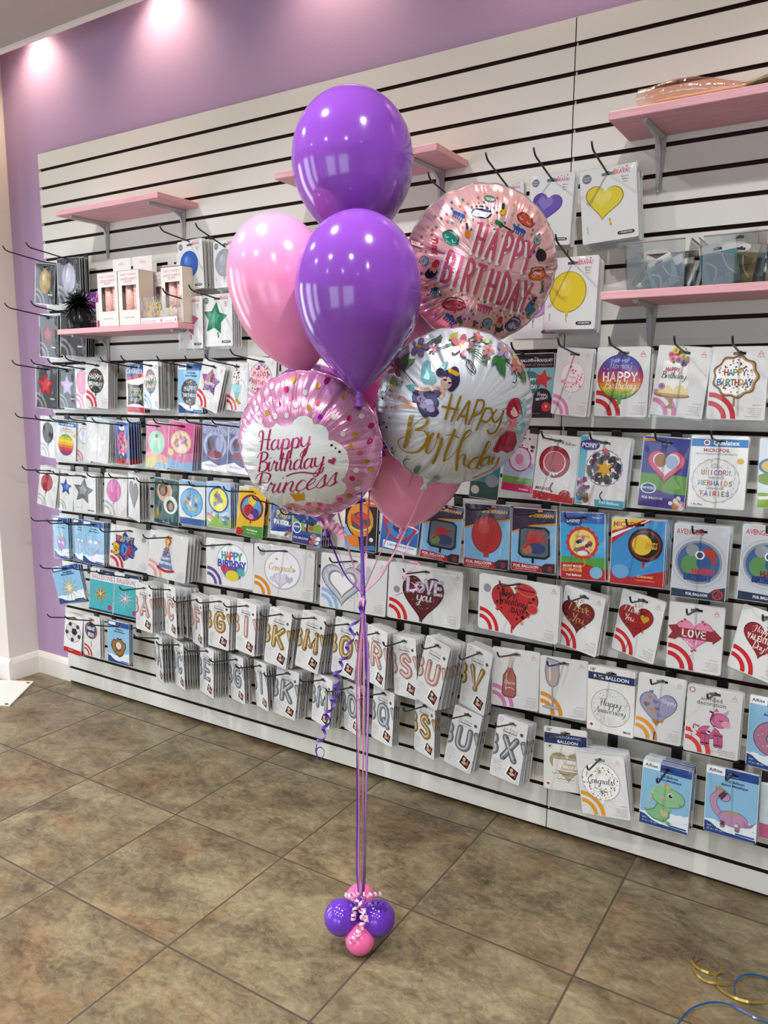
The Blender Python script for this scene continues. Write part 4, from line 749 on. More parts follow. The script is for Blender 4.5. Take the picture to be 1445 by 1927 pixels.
def d_valentine(a, x):
    a.ell(.11, .25, .05, .05, '8f8f92'); ana(a, 'c8202c', 'd98a8a', 'multi-balloon'); a.heart(.46, .45, .31, '8a1c24'); a.heart(.46, .45, .295, 'bb2c34'); confetti(a, .46, .42, .25, ['c9a04a', 'a8202c', 'd4505a'], 34, 4, .02, .3); a.ell(.60, .17, .13, .07, 'a8894a', -.2); a.ell(.60, .17, .12, .06, 'c22f3c', -.2); a.stroke([(.5, .16), (.6, .18), (.7, .18)], .015, '5a1a1e'); a.ell(.68, .48, .07, .06, 'a8894a'); a.ell(.68, .48, .06, .05, 'c22f3c'); a.caps(.37, .34, .05, 'HAPPY', '2a1416', .22, -.05); a.script(.44, .47, .075, 'Valentines', '1f1012', .24, -.06, fit=.37); a.caps(.50, .60, .052, 'DAY!', '2a1416', .22, -.05); a.stroke([(.44, .85), (.44, .95)], .02, 'bb2c34', smooth=False)
def d_ily(a, k):
    ana(a, 'c8202c', 'd9808a'); c = 'd0a864' if k == 'gold' else 'efe6e2'; u = .42; a.heart(u, .42, .43, '3a1014', .1); a.heart(u, .42, .415, '6e1a20' if k == 'gold' else '9a1f24', .1); confetti(a, u, .4, .33, ['a83a3a', 'b8863a', 'c0505a'], 40, 3, .018, .35)
    if k == 'gold': a.script(.42, .36, .12, 'I Love', c, .17, fit=.5); a.script(.44, .54, .13, 'You', c, .17, fit=.3)
    else: a.script(.30, .32, .1, 'I Love', c, .2, fit=.36); a.script(.28, .46, .11, 'You', c, .2, fit=.22); a.heart(.62, .36, .14, '7a2a1e'); a.heart(.62, .36, .11, 'c9902f')
    a.stroke([(.36, .8), (.34, .9)], .012, '3a1014', smooth=False)
def d_arrow(a, x):
    ana(a, 'c8202c', 'd9808a', 'supershape'); a.heart(.48, .44, .36, 'a84a6a'); a.heart(.48, .44, .345, 'e487ae'); a.poly([(.0, .36), (.16, .33), (.2, .37), (.82, .37), (.82, .33), (.98, .445), (.82, .56), (.82, .52), (.2, .52), (.14, .56), (.0, .55), (.08, .45)], '8f2c36'); a.caps(.48, .49, .135, 'LOVE', 'f4e6e2', .22); a.script(.42, .63, .085, 'You!', 'fbeef2', .22, fit=.22)
    for u, v in ((.3, .24), (.25, .28), (.62, .24), (.66, .28), (.46, .7), (.52, .68)): a.heart(u, v, .025, 'b8304a')
    a.stroke([(.45, .76), (.4, .82), (.47, .88), (.44, .97)], .01, 'a84a6a')
def d_valentine2(a, x): ana(a, 'c8202c', 'd9808a'); a.heart(.52, .42, .42, '5a161e'); a.heart(.52, .42, .40, '8a2430'); confetti(a, .52, .42, .32, ['c9707a', 'd9a0a0'], 24, 3, .02, .4); a.script(.5, .33, .10, 'Happy', 'f2e4dc', .2, fit=.36); a.caps(.52, .46, .1, 'VALENTINES', 'f6e8e0', .2, kx=.8); a.script(.5, .58, .10, 'Day!', 'f2e4dc', .2, fit=.28)
def d_teal_burst(a, c):
    a.rect(0, 0, 1, 1, '4bb3bd'); a.rect(0, 0, 1, .27, 'dfe4e8'); a.rect(.4, 0, 1, .08, '2f3a66'); a.text(.5, .235, .16, 'BALLOONS', 'd2505a', maxw=.84); a.star(.48, .58, .42, darken(c, .5), 12, .22); a.star(.48, .58, .40, c, 12, .2); a.star(.48, .58, .24, darken(c, .3), 7, .3, .3); a.star(.47, .57, .2, lighten(c, .4), 6, .2); a.ell(.87, .86, .09, .09, 'b82f6e'); a.text(.87, .875, .05, '1', 'f4e4ec', bold=True); a.rect(0, .95, 1, 1, '24345a')
def d_soccer(a, x):
    a.rect(0, 0, 1, 1, 'f0eeec'); bal(a, .5, .46, .43, .43, 'dcdad8', '3a3a3c', 'no'); a.star(.56, .43, .17, '2a2a2c', 5, .82, .3)
    for t in range(5): a.star(.5 + .36 * cos(t * 1.257 + .4), .44 + .36 * sin(t * 1.257 + .4) * a.W / a.H, .10, '38383a', 5, .85, t); a.stroke([(.56 + .14 * cos(t * 1.257 + .4), .43 + .14 * sin(t * 1.257 + .4) * a.W / a.H), (.5 + .28 * cos(t * 1.257 + .4), .44 + .28 * sin(t * 1.257 + .4) * a.W / a.H)], .014, '5a5a5c', smooth=False)
    a.rect(0, .87, 1, 1, 'c0242a'); a.text(.4, .93, .04, 'Foil Balloon', 'f4dada', bold=True); a.stroke([(.25, .965), (.7, .965)], .02, '5a2a2a', smooth=False)
def d_homerun(a, x): ana(a, 'c03038', None); a.ell(.45, .36, .37, .37, 'a83a44'); a.ell(.45, .36, .34, .34, '2a3352'); a.ring(.45, .36, .29, .30, 'd0d2d8'); a.caps(.45, .35, .13, 'HOME', 'eceae6', .26); a.caps(.45, .50, .14, 'RUN', 'eceae6', .26); a.stroke([(.45, .64), (.45, .75)], .03, 'a83a44', smooth=False)
def d_glove(a, x): sky(a, False); a.poly([(.2, .5), (.3, .42), (.4, .44), (.46, .38), (.56, .40), (.64, .38), (.72, .46), (.84, .48), (.86, .58), (.78, .66), (.72, .78), (.56, .84), (.4, .80), (.24, .70), (.16, .6)], '4a3016'); a.poly([(.23, .51), (.31, .45), (.4, .47), (.46, .41), (.56, .43), (.63, .41), (.7, .48), (.81, .50), (.83, .58), (.75, .65), (.70, .76), (.56, .81), (.41, .77), (.27, .69), (.2, .6)], '9c6c36'); a.ell(.5, .6, .16, .17, '6f4c24'); a.ell(.52, .57, .12, .13, 'e4e2de'); a.stroke([(.46, .5), (.5, .57), (.46, .65)], .01, 'b84a4a'); a.stroke([(.58, .5), (.55, .57), (.59, .65)], .01, 'b84a4a')
def d_bottle(a, x): ana(a, 'cf7fae', 'd99aa0', 'standard shape'); a.poly([(.36, .16), (.42, .16), (.44, .34), (.52, .46), (.53, .78), (.48, .83), (.28, .83), (.22, .78), (.24, .46), (.33, .34)], '6e3a34'); a.poly([(.37, .18), (.41, .18), (.43, .35), (.50, .47), (.51, .77), (.47, .81), (.29, .81), (.24, .77), (.26, .47), (.34, .35)], 'a8625a'); a.poly([(.36, .10), (.43, .10), (.44, .32), (.34, .32)], 'c8b8b6'); a.stroke([(.32, .42), (.3, .7)], .03, 'cf9a92', smooth=False); a.script(.38, .60, .085, 'Cheers', 'f2e6e2', .2, fit=.23); a.stroke([(.3, .68), (.4, .66), (.48, .69)], .012, 'f2e6e2')
def d_flute(a, x): ana(a, 'd98f2c', 'd9b06a', 'supershape'); a.poly([(.14, .02), (.40, .06), (.42, .3), (.38, .46), (.3, .52), (.2, .50), (.13, .4), (.1, .24)], '7a7488'); a.poly([(.16, .04), (.385, .075), (.40, .3), (.365, .45), (.3, .5), (.21, .48), (.15, .39), (.12, .24)], 'aaa4b4'); a.poly([(.14, .2), (.40, .2), (.40, .32), (.36, .45), (.3, .5), (.21, .48), (.15, .39)], 'b8a49a'); a.stroke([(.2, .12), (.22, .4)], .03, 'd9d6de', smooth=False); a.stroke([(.27, .5), (.29, .84)], .035, '9c97a8', smooth=False); a.ell(.26, .865, .19, .04, '8e889a'); a.ell(.26, .86, .17, .03, 'b4afbe')
def d_anniv(a, x): a.rect(0, 0, 1, 1, 'e6e2dc'); a.text(.04, .085, .07, '18"', '3a3838', 'l', bold=True); a.rect(0, .10, 1, .215, '26325f'); a.text(.5, .185, .075, 'FOIL BALLOON', 'eef0f4', bold=True, maxw=.84); a.ell(.5, .61, .42, .42, 'a6a6a6'); a.ell(.5, .61, .405, .405, 'dcdbd8'); confetti(a, .5, .61, .39, ['6a6a6c', '8f8f90', 'b0afae', '4a4a4c'], 150, 4, .012, .25, True); a.script(.5, .59, .11, 'Happy', '1c1c1e', .2, fit=.44); a.script(.5, .70, .095, 'Anniversary', '1c1c1e', .2, fit=.64); a.rect(.05, .87, .16, .955, 'f4f2f0'); a.ell(.105, .91, .035, .035, 'b03a5a'); a.text(.86, .955, .05, 'MAX', '26325f', bold=True)
def d_silver_hearts(a, x):
    ana(a, 'e09a3a', 'd9b08a'); a.heart(.46, .48, .42, '4a4a66', ky=1.1); a.heart(.46, .48, .405, '9a98b8', ky=1.1); R = random.Random(4)
    for u, v, r, c in [(.28, .34, .06, 'b8863a'), (.4, .4, .07, '7a7898'), (.22, .46, .07, '8a6a30'), (.36, .54, .075, 'c0924a'), (.5, .6, .07, '8a88a6'), (.44, .7, .08, 'a87a34'), (.56, .68, .05, 'b8863a'), (.3, .26, .05, '7a7898'), (.5, .36, .05, 'b6b4cc'), (.44, .5, .05, '6e6c8c')]: a.heart(u, v, r, c, R.uniform(-.3, .3))
    a.script(.68, .40, .075, 'Happy', 'eeecf4', .2, fit=.28); a.stroke([(.44, .86), (.43, .97)], .03, '5a5a70', smooth=False)
def d_unicorn(a, x):
    ana(a, 'd9423f', 'd9b09a', txt=False); a.text(.45, .20, .085, 'air-filled', '4a4648', maxw=.5); a.text(.45, .265, .085, 'decoration', '4a4648', maxw=.56); a.ring(.09, .07, .04, .055, 'c84a55'); a.ell(.63, .46, .17, .155, '8f3a5e'); a.ell(.64, .46, .155, .14, 'd0709c'); a.ell(.45, .66, .2, .13, '8f3a5e'); a.ell(.45, .66, .185, .115, 'c9648f')
    for u in (.34, .42, .58, .66): a.stroke([(u, .68), (u + .01, .84)], .085, '8f3a5e', smooth=False); a.stroke([(u, .68), (u + .01, .84)], .065, 'c05a86', smooth=False)
    a.ell(.74, .50, .08, .07, 'dda0b4'); a.stroke([(.47, .34), (.42, .46), (.5, .56), (.44, .66)], .08, 'e9d3dc'); a.stroke([(.5, .36), (.46, .48), (.53, .56)], .025, '8f3a5e'); a.stroke([(.26, .6), (.18, .56), (.14, .64), (.2, .7), (.12, .74)], .06, 'e9d3dc'); a.stroke([(.26, .6), (.17, .58), (.16, .64)], .02, '8f3a5e'); a.poly([(.68, .34), (.78, .28), (.74, .36)], 'b8b0b8'); a.stroke([(.62, .45), (.65, .465), (.68, .45)], .012, '5a2a3e'); a.poly([(.52, .34), (.55, .28), (.6, .33)], 'c9648f')
    for i, t in enumerate(('Self-sealing, no helium', '22 in x 20 in (55 cm x 50 cm)', 'Inflate with air only')): a.text(.95, .90 + i * .032, .026, t, '8a8684', 'r')
def d_airise(a, k):
    sky(a, True, {'green': '31 in / 79 cm', 'pink': '27 in / 69 cm', 'donut': '19 in / 48 cm'}[k])
    if k == 'donut':
        a.ell(.52, .56, .40, .40, '6a3a55'); a.ell(.52, .56, .385, .385, 'b0718f'); a.ring(.52, .56, .1, .14, '6a4a3a'); a.ell(.52, .56, .12, .12, '8dbfe0'); confetti(a, .52, .56, .35, ['e0c060', '6a8ab0', 'e8e0e4', 'c04a5a'], 50, 3, .016, .25, True); return
    if k == 'green':
        a.poly([(.08, .74), (.16, .76), (.3, .70), (.34, .62), (.6, .62), (.62, .8), (.5, .9), (.3, .88), (.16, .82)], '5a8a60'); a.poly([(.1, .75), (.17, .775), (.31, .715), (.36, .63), (.58, .63), (.6, .79), (.49, .88), (.3, .86), (.17, .81)], '86b886'); a.ell(.56, .50, .34, .22, '5a8a60'); a.ell(.56, .50, .325, .205, '8fc08e'); a.ell(.38, .46, .14, .17, '8fc08e'); a.ell(.60, .46, .055, .055, 'f4f4f2'); a.ell(.605, .465, .042, .042, '1c1c1e'); a.ell(.62, .455, .012, .012, 'f8f8f8'); a.ell(.47, .52, .05, .035, 'd0a8a0'); a.stroke([(.78, .56), (.81, .58), (.83, .56)], .012, '4a6a4e'); a.poly([(.44, .36), (.42, .29), (.48, .33), (.52, .28), (.55, .33), (.6, .30), (.58, .36)], 'd9bb5a')
        for i in range(5): a.poly([(.28 - .02 * i, .38 + i * .07), (.22 - .02 * i, .39 + i * .07), (.27 - .02 * i, .44 + i * .07)], 'cfc87a')
        a.ell(.5, .74, .07, .1, 'c9c08a'); a.stroke([(.5, .86), (.62, .90)], .07, '86b886', smooth=False); a.ell(.54, .68, .1, .06, '86b886')
    else:
        for ww, c in ((.22, '7a4f6e'), (.195, 'bb8fae')):
            a.stroke([(.30, .40), (.19, .44), (.17, .55), (.25, .66), (.36, .70)], ww * .62, c); a.stroke([(.3, .38), (.38, .42)], ww, c, smooth=False)
        a.ell(.55, .72, .28, .17, '7a4f6e'); a.ell(.55, .72, .27, .16, 'bb8fae'); a.poly([(.74, .70), (.86, .745), (.97, .70), (.9, .78), (.76, .81)], 'a87a9a')
        for u, v in ((.36, .84), (.64, .86)): a.stroke([(u, .78), (u, v)], .1, 'b084a4', smooth=False); a.ell(u, v + .02, .045, .02, '8a6a4a')
        a.stroke([(.30, .375), (.33, .385), (.35, .37)], .012, '5a3a4e'); a.ell(.5, .62, .04, .03, 'b8a05a'); a.ell(.6, .63, .05, .035, 'b8a05a'); a.ell(.42, .66, .035, .03, 'b8a05a'); a.ell(.62, .8, .035, .03, 'e4d6e0'); a.poly([(.2, .335), (.19, .28), (.24, .31), (.27, .26), (.29, .31), (.33, .29), (.31, .345)], 'b8953e')
def d_holo(a, x):
    a.rect(0, 0, 1, 1, 'e8e4dd'); a.text(.05, .075, .07, '18"', '3a3838', 'l', bold=True); a.rect(0, .10, 1, .265, '26325f'); a.text(.55, .165, .062, 'HOLOGRAPHIC', 'c9d0e4', maxw=.7); a.text(.55, .245, .072, 'BALLOON', 'eef0f4', bold=True); a.star(.14, .31, .12, '4a4a4c', 8, .1); a.heart(.56, .58, .44, '9a9478', .08); a.heart(.56, .58, .42, 'a8a184', .08)
    x0, y0 = a.P(.56, .57); a.rect(.22, .50, .95, .68, 'e9e5de')
    for j, v in enumerate((.38, .42, .46, .72, .76, .80, .84)):
        a.stroke([(.2 + .05 * i + (.12 if j > 3 else 0), v + (.018 if i % 2 else 0)) for i in range(15 if j < 3 else 9)], .01, '5f5a46' if j % 2 else 'd9d2ba', smooth=False)
    a.script(.6, .585, .075, 'Happy', 'c49a4a', .24, fit=.28); a.script(.62, .66, .065, 'Anniversary', 'c49a4a', .24, fit=.46); a.rect(.05, .87, .17, .955, 'f4f2f0'); a.ell(.11, .91, .035, .035, 'b03a5a')
def d_congrats(a, x): ana(a, 'dc9a2c', 'd9a88a'); bal(a, .47, .43, .40, .40, 'f3f1ee', 'b5b2ae'); confetti(a, .47, .43, .38, ['1f1f20', 'c49a3a', '2a2a2a', 'b8862f', '8a8a8a'], 90, 7, .014, .2); a.star(.47, .28, .1, 'b58a34', 8, .12); a.star(.47, .60, .13, '3a3426', 8, .1); a.star(.2, .32, .06, 'b58a34', 8, .12); a.star(.74, .52, .06, 'b58a34', 8, .12); a.script(.47, .47, .105, 'Congrats!', '161617', .2, fit=.56)
def d_pink_edge(a, x): a.rect(0, 0, 1, 1, 'd5e2e6'); a.poly([(0, 0), (1, 0), (1, .14), (0, .2)], '1d1c20'); a.poly([(0, .18), (1, .12), (1, .15), (0, .22)], 'f0f0f0'); a.rect(0, .78, 1, 1, 'c7688c')
def d_brava(a, arg):
    sh, c = arg.split(','); a.ell(.13, .115, .085, .085, '76767a'); a.text(.13, .105, .03, 'Standard', 'dcdcde', maxw=.13); a.text(.13, .14, .03, 'Balloon', 'dcdcde', maxw=.13); a.text(.74, .115, .075, 'BRAVA!', 'cf5f74', bold=True, maxw=.28)
    for i, q in enumerate(('d98a4a', 'e0b84a', '7aa8b8', 'c9606e')): a.ell(.63 + .07 * i, .05 - .015 * (i % 2), .014, .014, q)
    a.text(.8, .17, .03, 'Balloon', '6a686c'); a.text(.8, .205, .03, 'Ballon', '6a686c'); a.text(.8, .24, .025, 'Globo', '6a686c')
    if sh == 'heart': a.heart(.42, .44, .36, darken(c, .35), -.15); a.heart(.42, .44, .34, c, -.15); a.heart(.38, .4, .18, lighten(c, .18), -.15); a.stroke([(.5, .70), (.52, .78)], .03, c, smooth=False)
    elif sh == 'star': a.star(.42, .47, .42, darken(c, .35), 5, .52, .15); a.star(.42, .47, .39, c, 5, .52, .15); a.star(.4, .44, .2, lighten(c, .2), 5, .55, .15); a.stroke([(.5, .74), (.52, .82)], .04, c, smooth=False)
    else: bal(a, .44, .48, .36, .36, c, darken(c, .3)); a.ell(.38, .42, .14, .16, lighten(c, .12)); a.ell(.34, .38, .06, .08, lighten(c, .3))
    a.stroke([(.66, .915), (.90, .915)], .06, '2a2a2c', smooth=False); a.text(.78, .925, .028, '1 PC/MC/PZA', 'f2f2f2', bold=True, maxw=.24); a.stroke([(.1, .8), (.11, .86)], .02, 'b9b9bc', smooth=False); a.ell(.105, .78, .014, .014, 'b9b9bc')

white_card = pmat('white_card_stock', 'dddcdb', 0.6, spec=0.15)
def make_pack(design, W_, H_, name):
    kind, _, arg = design.partition(':')
    hole = slot(w=.030 if kind != 'letter' else .026); out = rrect(W_, H_, .006 if kind not in ('valentine', 'love_you') else .012)
    mb = MB(); T = .0006
    vs, fs = cdt(out, [hole]); mb.add([(x, -T, y) for x, y in vs], fs, white_card); mb.add([(x, T, y) for x, y in vs], [tuple(reversed(f)) for f in fs], white_card)
    n = len(out); mb.add([(x, -T, y) for x, y in out] + [(x, T, y) for x, y in out], [(i, (i + 1) % n, n + (i + 1) % n, n + i) for i in range(n)], white_card)
    a = Art(mb, lambda x, y, l: (x, -T - .00005 * l, y), W_, H_, (-W_ / 2 + .0015, -H_ + .0015, W_ / 2 - .0015, -.0015), hole)
    globals()['d_' + kind](a, arg)
    o = mb.build(name)
    # clear film sleeve, a little larger than the card
    sb = MB(); so = rrect(W_ + .006, H_ + .008, .003, 2); vs, fs = cdt(so, [hole], .022)
    R = random.Random(int(W_ * 1e5) + len(design)); yy = -T - .0032 - 0
    P = []
    for x, y in vs:
        edge = min(x + W_ / 2 + .003, W_ / 2 + .003 - x, .003 - y + .001, y + H_ + .008)
        P.append((x, yy - (R.uniform(0, .0016) if edge > .004 else -.0012), y + .003))
    sb.add(P, fs, SLEEVE, True)
    so = sb.build('plastic_sleeve', o)
    return o
hook_proto = {}
def make_hook(X, zg, d, hz, L, label):
    zb = zg - .027; s = max(min((hz - zb) / d, .32), -.05)
    f = lambda t: Vector((0, -t, zb - zg + s * min(t, d) + max(0, t - d) * max(s, .12)))
    o_ = MB(); pts = [f(t) for t in (-.002, .01, d * .5, d, (d + L) / 2, L)]
    e = pts[-1]; pts += [e + Vector((0, -.010, .004)), e + Vector((0, -.018, .011)), e + Vector((0, -.023, .020))]
    o_.tube(pts, .0027, black_metal, 8)
    h = tag(o_.build('peg_hook'), label, 'peg hook', 'black peg hooks on the slatted wall'); h.location = (X, 0, zg)
    p = MB(); p.box((-.015, -.0035, -.046), (.015, -.0004, -.004), black_plastic); p.box((-.013, -.003, -.005), (.013, .0075, -.0008), black_plastic)
    bevel(p.build('mounting_plate', h), .001, 1)
    return h, s
NTH = ['directly', 'second', 'third', 'fourth', 'fifth', 'sixth', 'seventh', 'eighth', 'ninth']
PACKS = [
 (0.1378, 0.09, 1.9508, 0.023, -0.129, 0.1316, 0.171, 1.911, 2, 0.012, 0.26, 'dark_oval:a87f26', 'grey pack picturing a gold balloon'),
 (0.2919, 0.09, 1.9611, -0.01, -0.022, 0.1528, 0.1858, 1.911, 4, 0.012, 0.26, 'dark_oval:a9a3b8', 'grey pack picturing a pale lilac balloon'),
 (0.1236, 0.08, 1.7366, -0.009, -0.082, 0.1305, 0.1828, 1.6824, 2, 0.012, 0.26, 'dark_star:8c2430', 'grey pack picturing a wine red star'),
 (0.2865, 0.075, 1.7366, 0.1, -0.082, 0.1532, 0.1822, 1.6824, 4, 0.012, 0.25, 'dark_blank:x', 'glossy slate grey pack under the low shelf end'),
 (0.1014, 0.09, 1.5158, 0.087, -0.079, 0.1377, 0.1872, 1.4538, 3, 0.012, 0.23, 'dark_star:c4202a', 'grey pack picturing a bright red star'),
 (0.2327, 0.08, 1.5073, -0.036, -0.056, 0.1211, 0.175, 1.4538, 2, 0.012, 0.23, 'dark_star:b9a4cf', 'grey pack picturing a lilac star'),
 (0.3437, 0.085, 1.5162, -0.052, -0.029, 0.1285, 0.1824, 1.4538, 1, 0.012, 0.23, 'ana_oval:e58ba8,d98aa8', 'white pack picturing a pale pink balloon'),
 (0.4561, 0.1, 1.5292, 0.045, -0.079, 0.136, 0.1918, 1.53, 4, 0.012, 0.23, 'hb_confetti:cc3344', 'white pack with a black confetti birthday circle'),
 (0.6706, 0.085, 1.5181, -0.094, -0.038, 0.1197, 0.1987, 1.4538, 2, 0.012, 0.23, 'black_square:x', 'blue topped pack with black square balloon'),
 (0.791, 0.11, 1.5225, -0.174, -0.036, 0.1099, 0.1835, 1.4538, 6, 0.014, 0.23, 'hb_oval_black:7fa6c9', 'narrow white pack with black oval balloon'),
 (0.9866, 0.09, 1.5127, -0.015, -0.029, 0.1328, 0.1914, 1.4538, 2, 0.012, 0.23, 'sky_circle:x', 'sky blue pack with confetti birthday circle'),
 (1.1353, 0.11, 1.5131, -0.04, -0.315, 0.1215, 0.1788, 1.4538, 3, 0.012, 0.23, 'star_candles:x', 'tilted white pack with a purple candle star'),
 (1.2289, 0.09, 1.514, -0.073, -0.06, 0.1139, 0.1777, 1.4538, 2, 0.012, 0.23, 'cupcake:x', 'white pack with a mermaid tail cupcake'),
 (1.3477, 0.09, 1.5299, 0.02, -0.073, 0.1356, 0.1815, 1.53, 1, 0.012, 0.23, 'hb_pink:x', 'white pack with pink birthday circle behind balloons'),
 (0.0979, 0.09, 1.2924, 0.026, -0.074, 0.1211, 0.1802, 1.2252, 1, 0.012, 0.23, 'ana_oval:24221f,b4b0ac', 'white pack picturing a black balloon'),
 (0.2362, 0.1, 1.281, 0.097, -0.1, 0.1135, 0.1771, 1.2252, 1, 0.012, 0.23, 'qual_rainbow:x', 'white pack with rainbow balloon, blue header'),
 (0.3352, 0.085, 1.2819, 0.057, -0.12, 0.0931, 0.1803, 1.2252, 1, 0.012, 0.23, 'ana_ring:d77f9f', 'white pack with a clear ring balloon'),
 (0.4576, 0.11, 1.2919, 0.169, -0.107, 0.1232, 0.184, 1.2252, 5, 0.012, 0.23, 'pastel_star:x', 'white pack with an iridescent white star'),
 (0.6029, 0.11, 1.283, -0.22, -0.02, 0.118, 0.1775, 1.2252, 5, 0.014, 0.23, 'blue_pink_narrow:x', 'twisted blue pack with a pink oval balloon'),
 (0.8085, 0.1, 1.2856, 0.103, -0.097, 0.1144, 0.1846, 1.2252, 1, 0.012, 0.23, 'mint_oval:x', 'pink pack with a mint green oval balloon'),
 (0.9556, 0.11, 1.2894, 0.196, -0.117, 0.1177, 0.1871, 1.2252, 5, 0.012, 0.23, 'pink_round:x', 'pink pack with a cream and pink round balloon'),
 (1.1218, 0.1, 1.2944, 0.061, -0.068, 0.1262, 0.1875, 1.2252, 1, 0.012, 0.23, 'ice:x', 'icy violet pack with white foot, nearer the corner'),
 (1.2523, 0.1, 1.2926, 0.096, -0.109, 0.1089, 0.1888, 1.2252, 2, 0.012, 0.23, 'ice:x', 'icy violet pack beside the princess balloon'),
 (0.1239, 0.12, 1.0693, 0.254, -0.192, 0.1008, 0.179, 0.9966, 2, 0.012, 0.23, 'ana_oval:a31c24,b4b0ac', 'white pack picturing a red balloon'),
 (0.2147, 0.1, 1.0585, 0.069, -0.108, 0.0877, 0.178, 0.9966, 1, 0.012, 0.23, 'ana_star:2c4f9c,b4b0ac', 'white pack picturing a royal blue star'),
 (0.3335, 0.1, 1.0529, 0.127, -0.051, 0.1296, 0.1726, 0.9966, 3, 0.012, 0.23, 'grey_star:x', 'white pack picturing a charcoal star'),
 (0.5536, 0.11, 1.0635, 0.166, -0.084, 0.1212, 0.1783, 0.9966, 1, 0.012, 0.23, 'ana_oval:d678b4,b4b0ac', 'white pack picturing a magenta pink balloon'),
 (0.6866, 0.13, 1.071, -0.349, -0.087, 0.1249, 0.1877, 1.0728, 3, 0.016, 0.23, 'grey_heart:x', 'sharply twisted white pack with grey heart'),
 (0.8468, 0.1, 1.0593, 0.065, -0.079, 0.1358, 0.1866, 0.9966, 1, 0.012, 0.23, 'teal_two:x', 'dark teal pack with two round pictures'),
 (0.9879, 0.1, 1.0607, 0.083, -0.049, 0.1297, 0.1765, 0.9966, 1, 0.012, 0.23, 'blue_circle:x', 'white and blue pack with sky blue circle'),
 (1.1266, 0.1, 1.0633, 0.034, -0.028, 0.1217, 0.1747, 0.9966, 4, 0.012, 0.23, 'blue_yellow:x', 'light blue pack with yellow circle and green foot'),
 (1.2999, 0.1, 1.0544, 0.175, -0.121, 0.1154, 0.1869, 0.9966, 1, 0.03, 0.23, 'yellow_red:x', 'yellow pack with red ringed blue circle'),
 (1.4325, 0.09, 1.011, 0.028, -0.059, 0.1067, 0.1255, 0.9966, 0, 0.012, 0.23, 'paw_word:x', 'deep blue pack with white gold word balloon'),
 (1.556, 0.1, 0.9952, 0.091, -0.08, 0.1241, 0.1286, 0.9966, 4, 0.014, 0.23, 'paw_green:x', 'blue and green pack with a dark blue balloon'),
 (1.7911, 0.11, 1.0554, 0.103, -0.048, 0.1244, 0.1822, 0.9966, 1, 0.012, 0.23, 'hot_orange:x', 'black and orange pack with racing balloon'),
 (1.9458, 0.1, 1.0457, 0.134, -0.119, 0.1365, 0.1618, 0.9966, 1, 0.012, 0.23, 'blue_redring:x', 'blue pack with red ringed balloon and white strip'),
 (2.0989, 0.1, 1.0574, 0.065, -0.091, 0.1384, 0.184, 0.9966, 0, 0.012, 0.23, 'spider:square', 'navy hero pack with square balloon, left of red oval'),
 (2.247, 0.1, 1.0686, 0.102, -0.009, 0.1471, 0.2003, 0.9966, 3, 0.012, 0.23, 'spider:face', 'navy hero pack with plain red oval balloon'),
 (2.397, 0.1, 1.0677, 0.017, 0.01, 0.1393, 0.1927, 0.9966, 2, 0.012, 0.23, 'spider:square2', 'navy hero pack with lettered square balloon'),
 (2.5421, 0.1, 1.0687, -0.017, 0.05, 0.1325, 0.1968, 0.9966, 2, 0.012, 0.23, 'club:x', 'blue and green pack with cream party circle'),
 (2.7068, 0.12, 1.067, 0.069, 0.005, 0.1443, 0.187, 0.9966, 5, 0.012, 0.23, 'mouse:x', 'red, yellow and blue pack with black circle'),
 (2.8693, 0.12, 1.0643, 0.016, -0.002, 0.1369, 0.1987, 0.9966, 4, 0.012, 0.23, 'avengers:x', 'silver pack with Happy Birthday team circle'),
 (3.0355, 0.12, 1.0786, 0.034, -0.022, 0.1316, 0.1994, 1.0728, 2, 0.012, 0.23, 'avengers:y', 'silver team pack cut by the frame edge'),
 (2.3744, 0.08, 1.5203, -0.003, 0.007, 0.1244, 0.1877, 1.4538, 1, 0.012, 0.23, 'bouquet:x', 'black and teal bouquet pack with red star'),
 (2.5075, 0.11, 1.5307, -0.153, -0.083, 0.1121, 0.1878, 1.53, 2, 0.012, 0.23, 'ballerina:x', 'white pack with a pale pink dotted balloon'),
 (2.6408, 0.11, 1.5304, 0.044, -0.011, 0.1416, 0.1874, 1.53, 2, 0.012, 0.23, 'hiphip:x', 'white pack with rainbow Happy Birthday circle'),
 (2.8012, 0.12, 1.5272, -0.028, -0.087, 0.1335, 0.1819, 1.53, 2, 0.012, 0.23, 'cake:x', 'white pack with a flower topped birthday cake'),
 (2.9314, 0.12, 1.5229, 0.023, -0.01, 0.1352, 0.1816, 1.4538, 1, 0.012, 0.23, 'cookie:x', 'white pack with scalloped dotted birthday balloon'),
 (2.2315, 0.08, 1.2109, 0.067, -0.075, 0.096, 0.1295, 1.149, 0, 0.012, 0.23, 'teal_plain:x', 'dark teal pack half hidden by white balloon'),
 (2.3537, 0.1, 1.2904, 0.079, -0.092, 0.0941, 0.1778, 1.2252, 1, 0.012, 0.23, 'minnie_pink:x', 'pink pack with magenta ringed oval'),
 (2.4709, 0.11, 1.2865, 0.076, -0.084, 0.1223, 0.1926, 1.2252, 1, 0.012, 0.23, 'minnie_red:x', 'white pack with crimson oval and dotted foot'),
 (2.603, 0.11, 1.2862, 0.107, -0.059, 0.1367, 0.196, 1.2252, 3, 0.012, 0.23, 'pony:x', 'white and turquoise pack with multicoloured circle'),
 (2.7679, 0.11, 1.2916, 0.017, -0.047, 0.1225, 0.1922, 1.2252, 1, 0.012, 0.23, 'pawheart:x', 'purple pack with a pink framed heart'),
 (2.8985, 0.12, 1.3005, 0.023, -0.001, 0.1375, 0.1883, 1.3014, 1, 0.012, 0.23, 'unicorn_words:x', 'white pack with blue header and coloured words'),
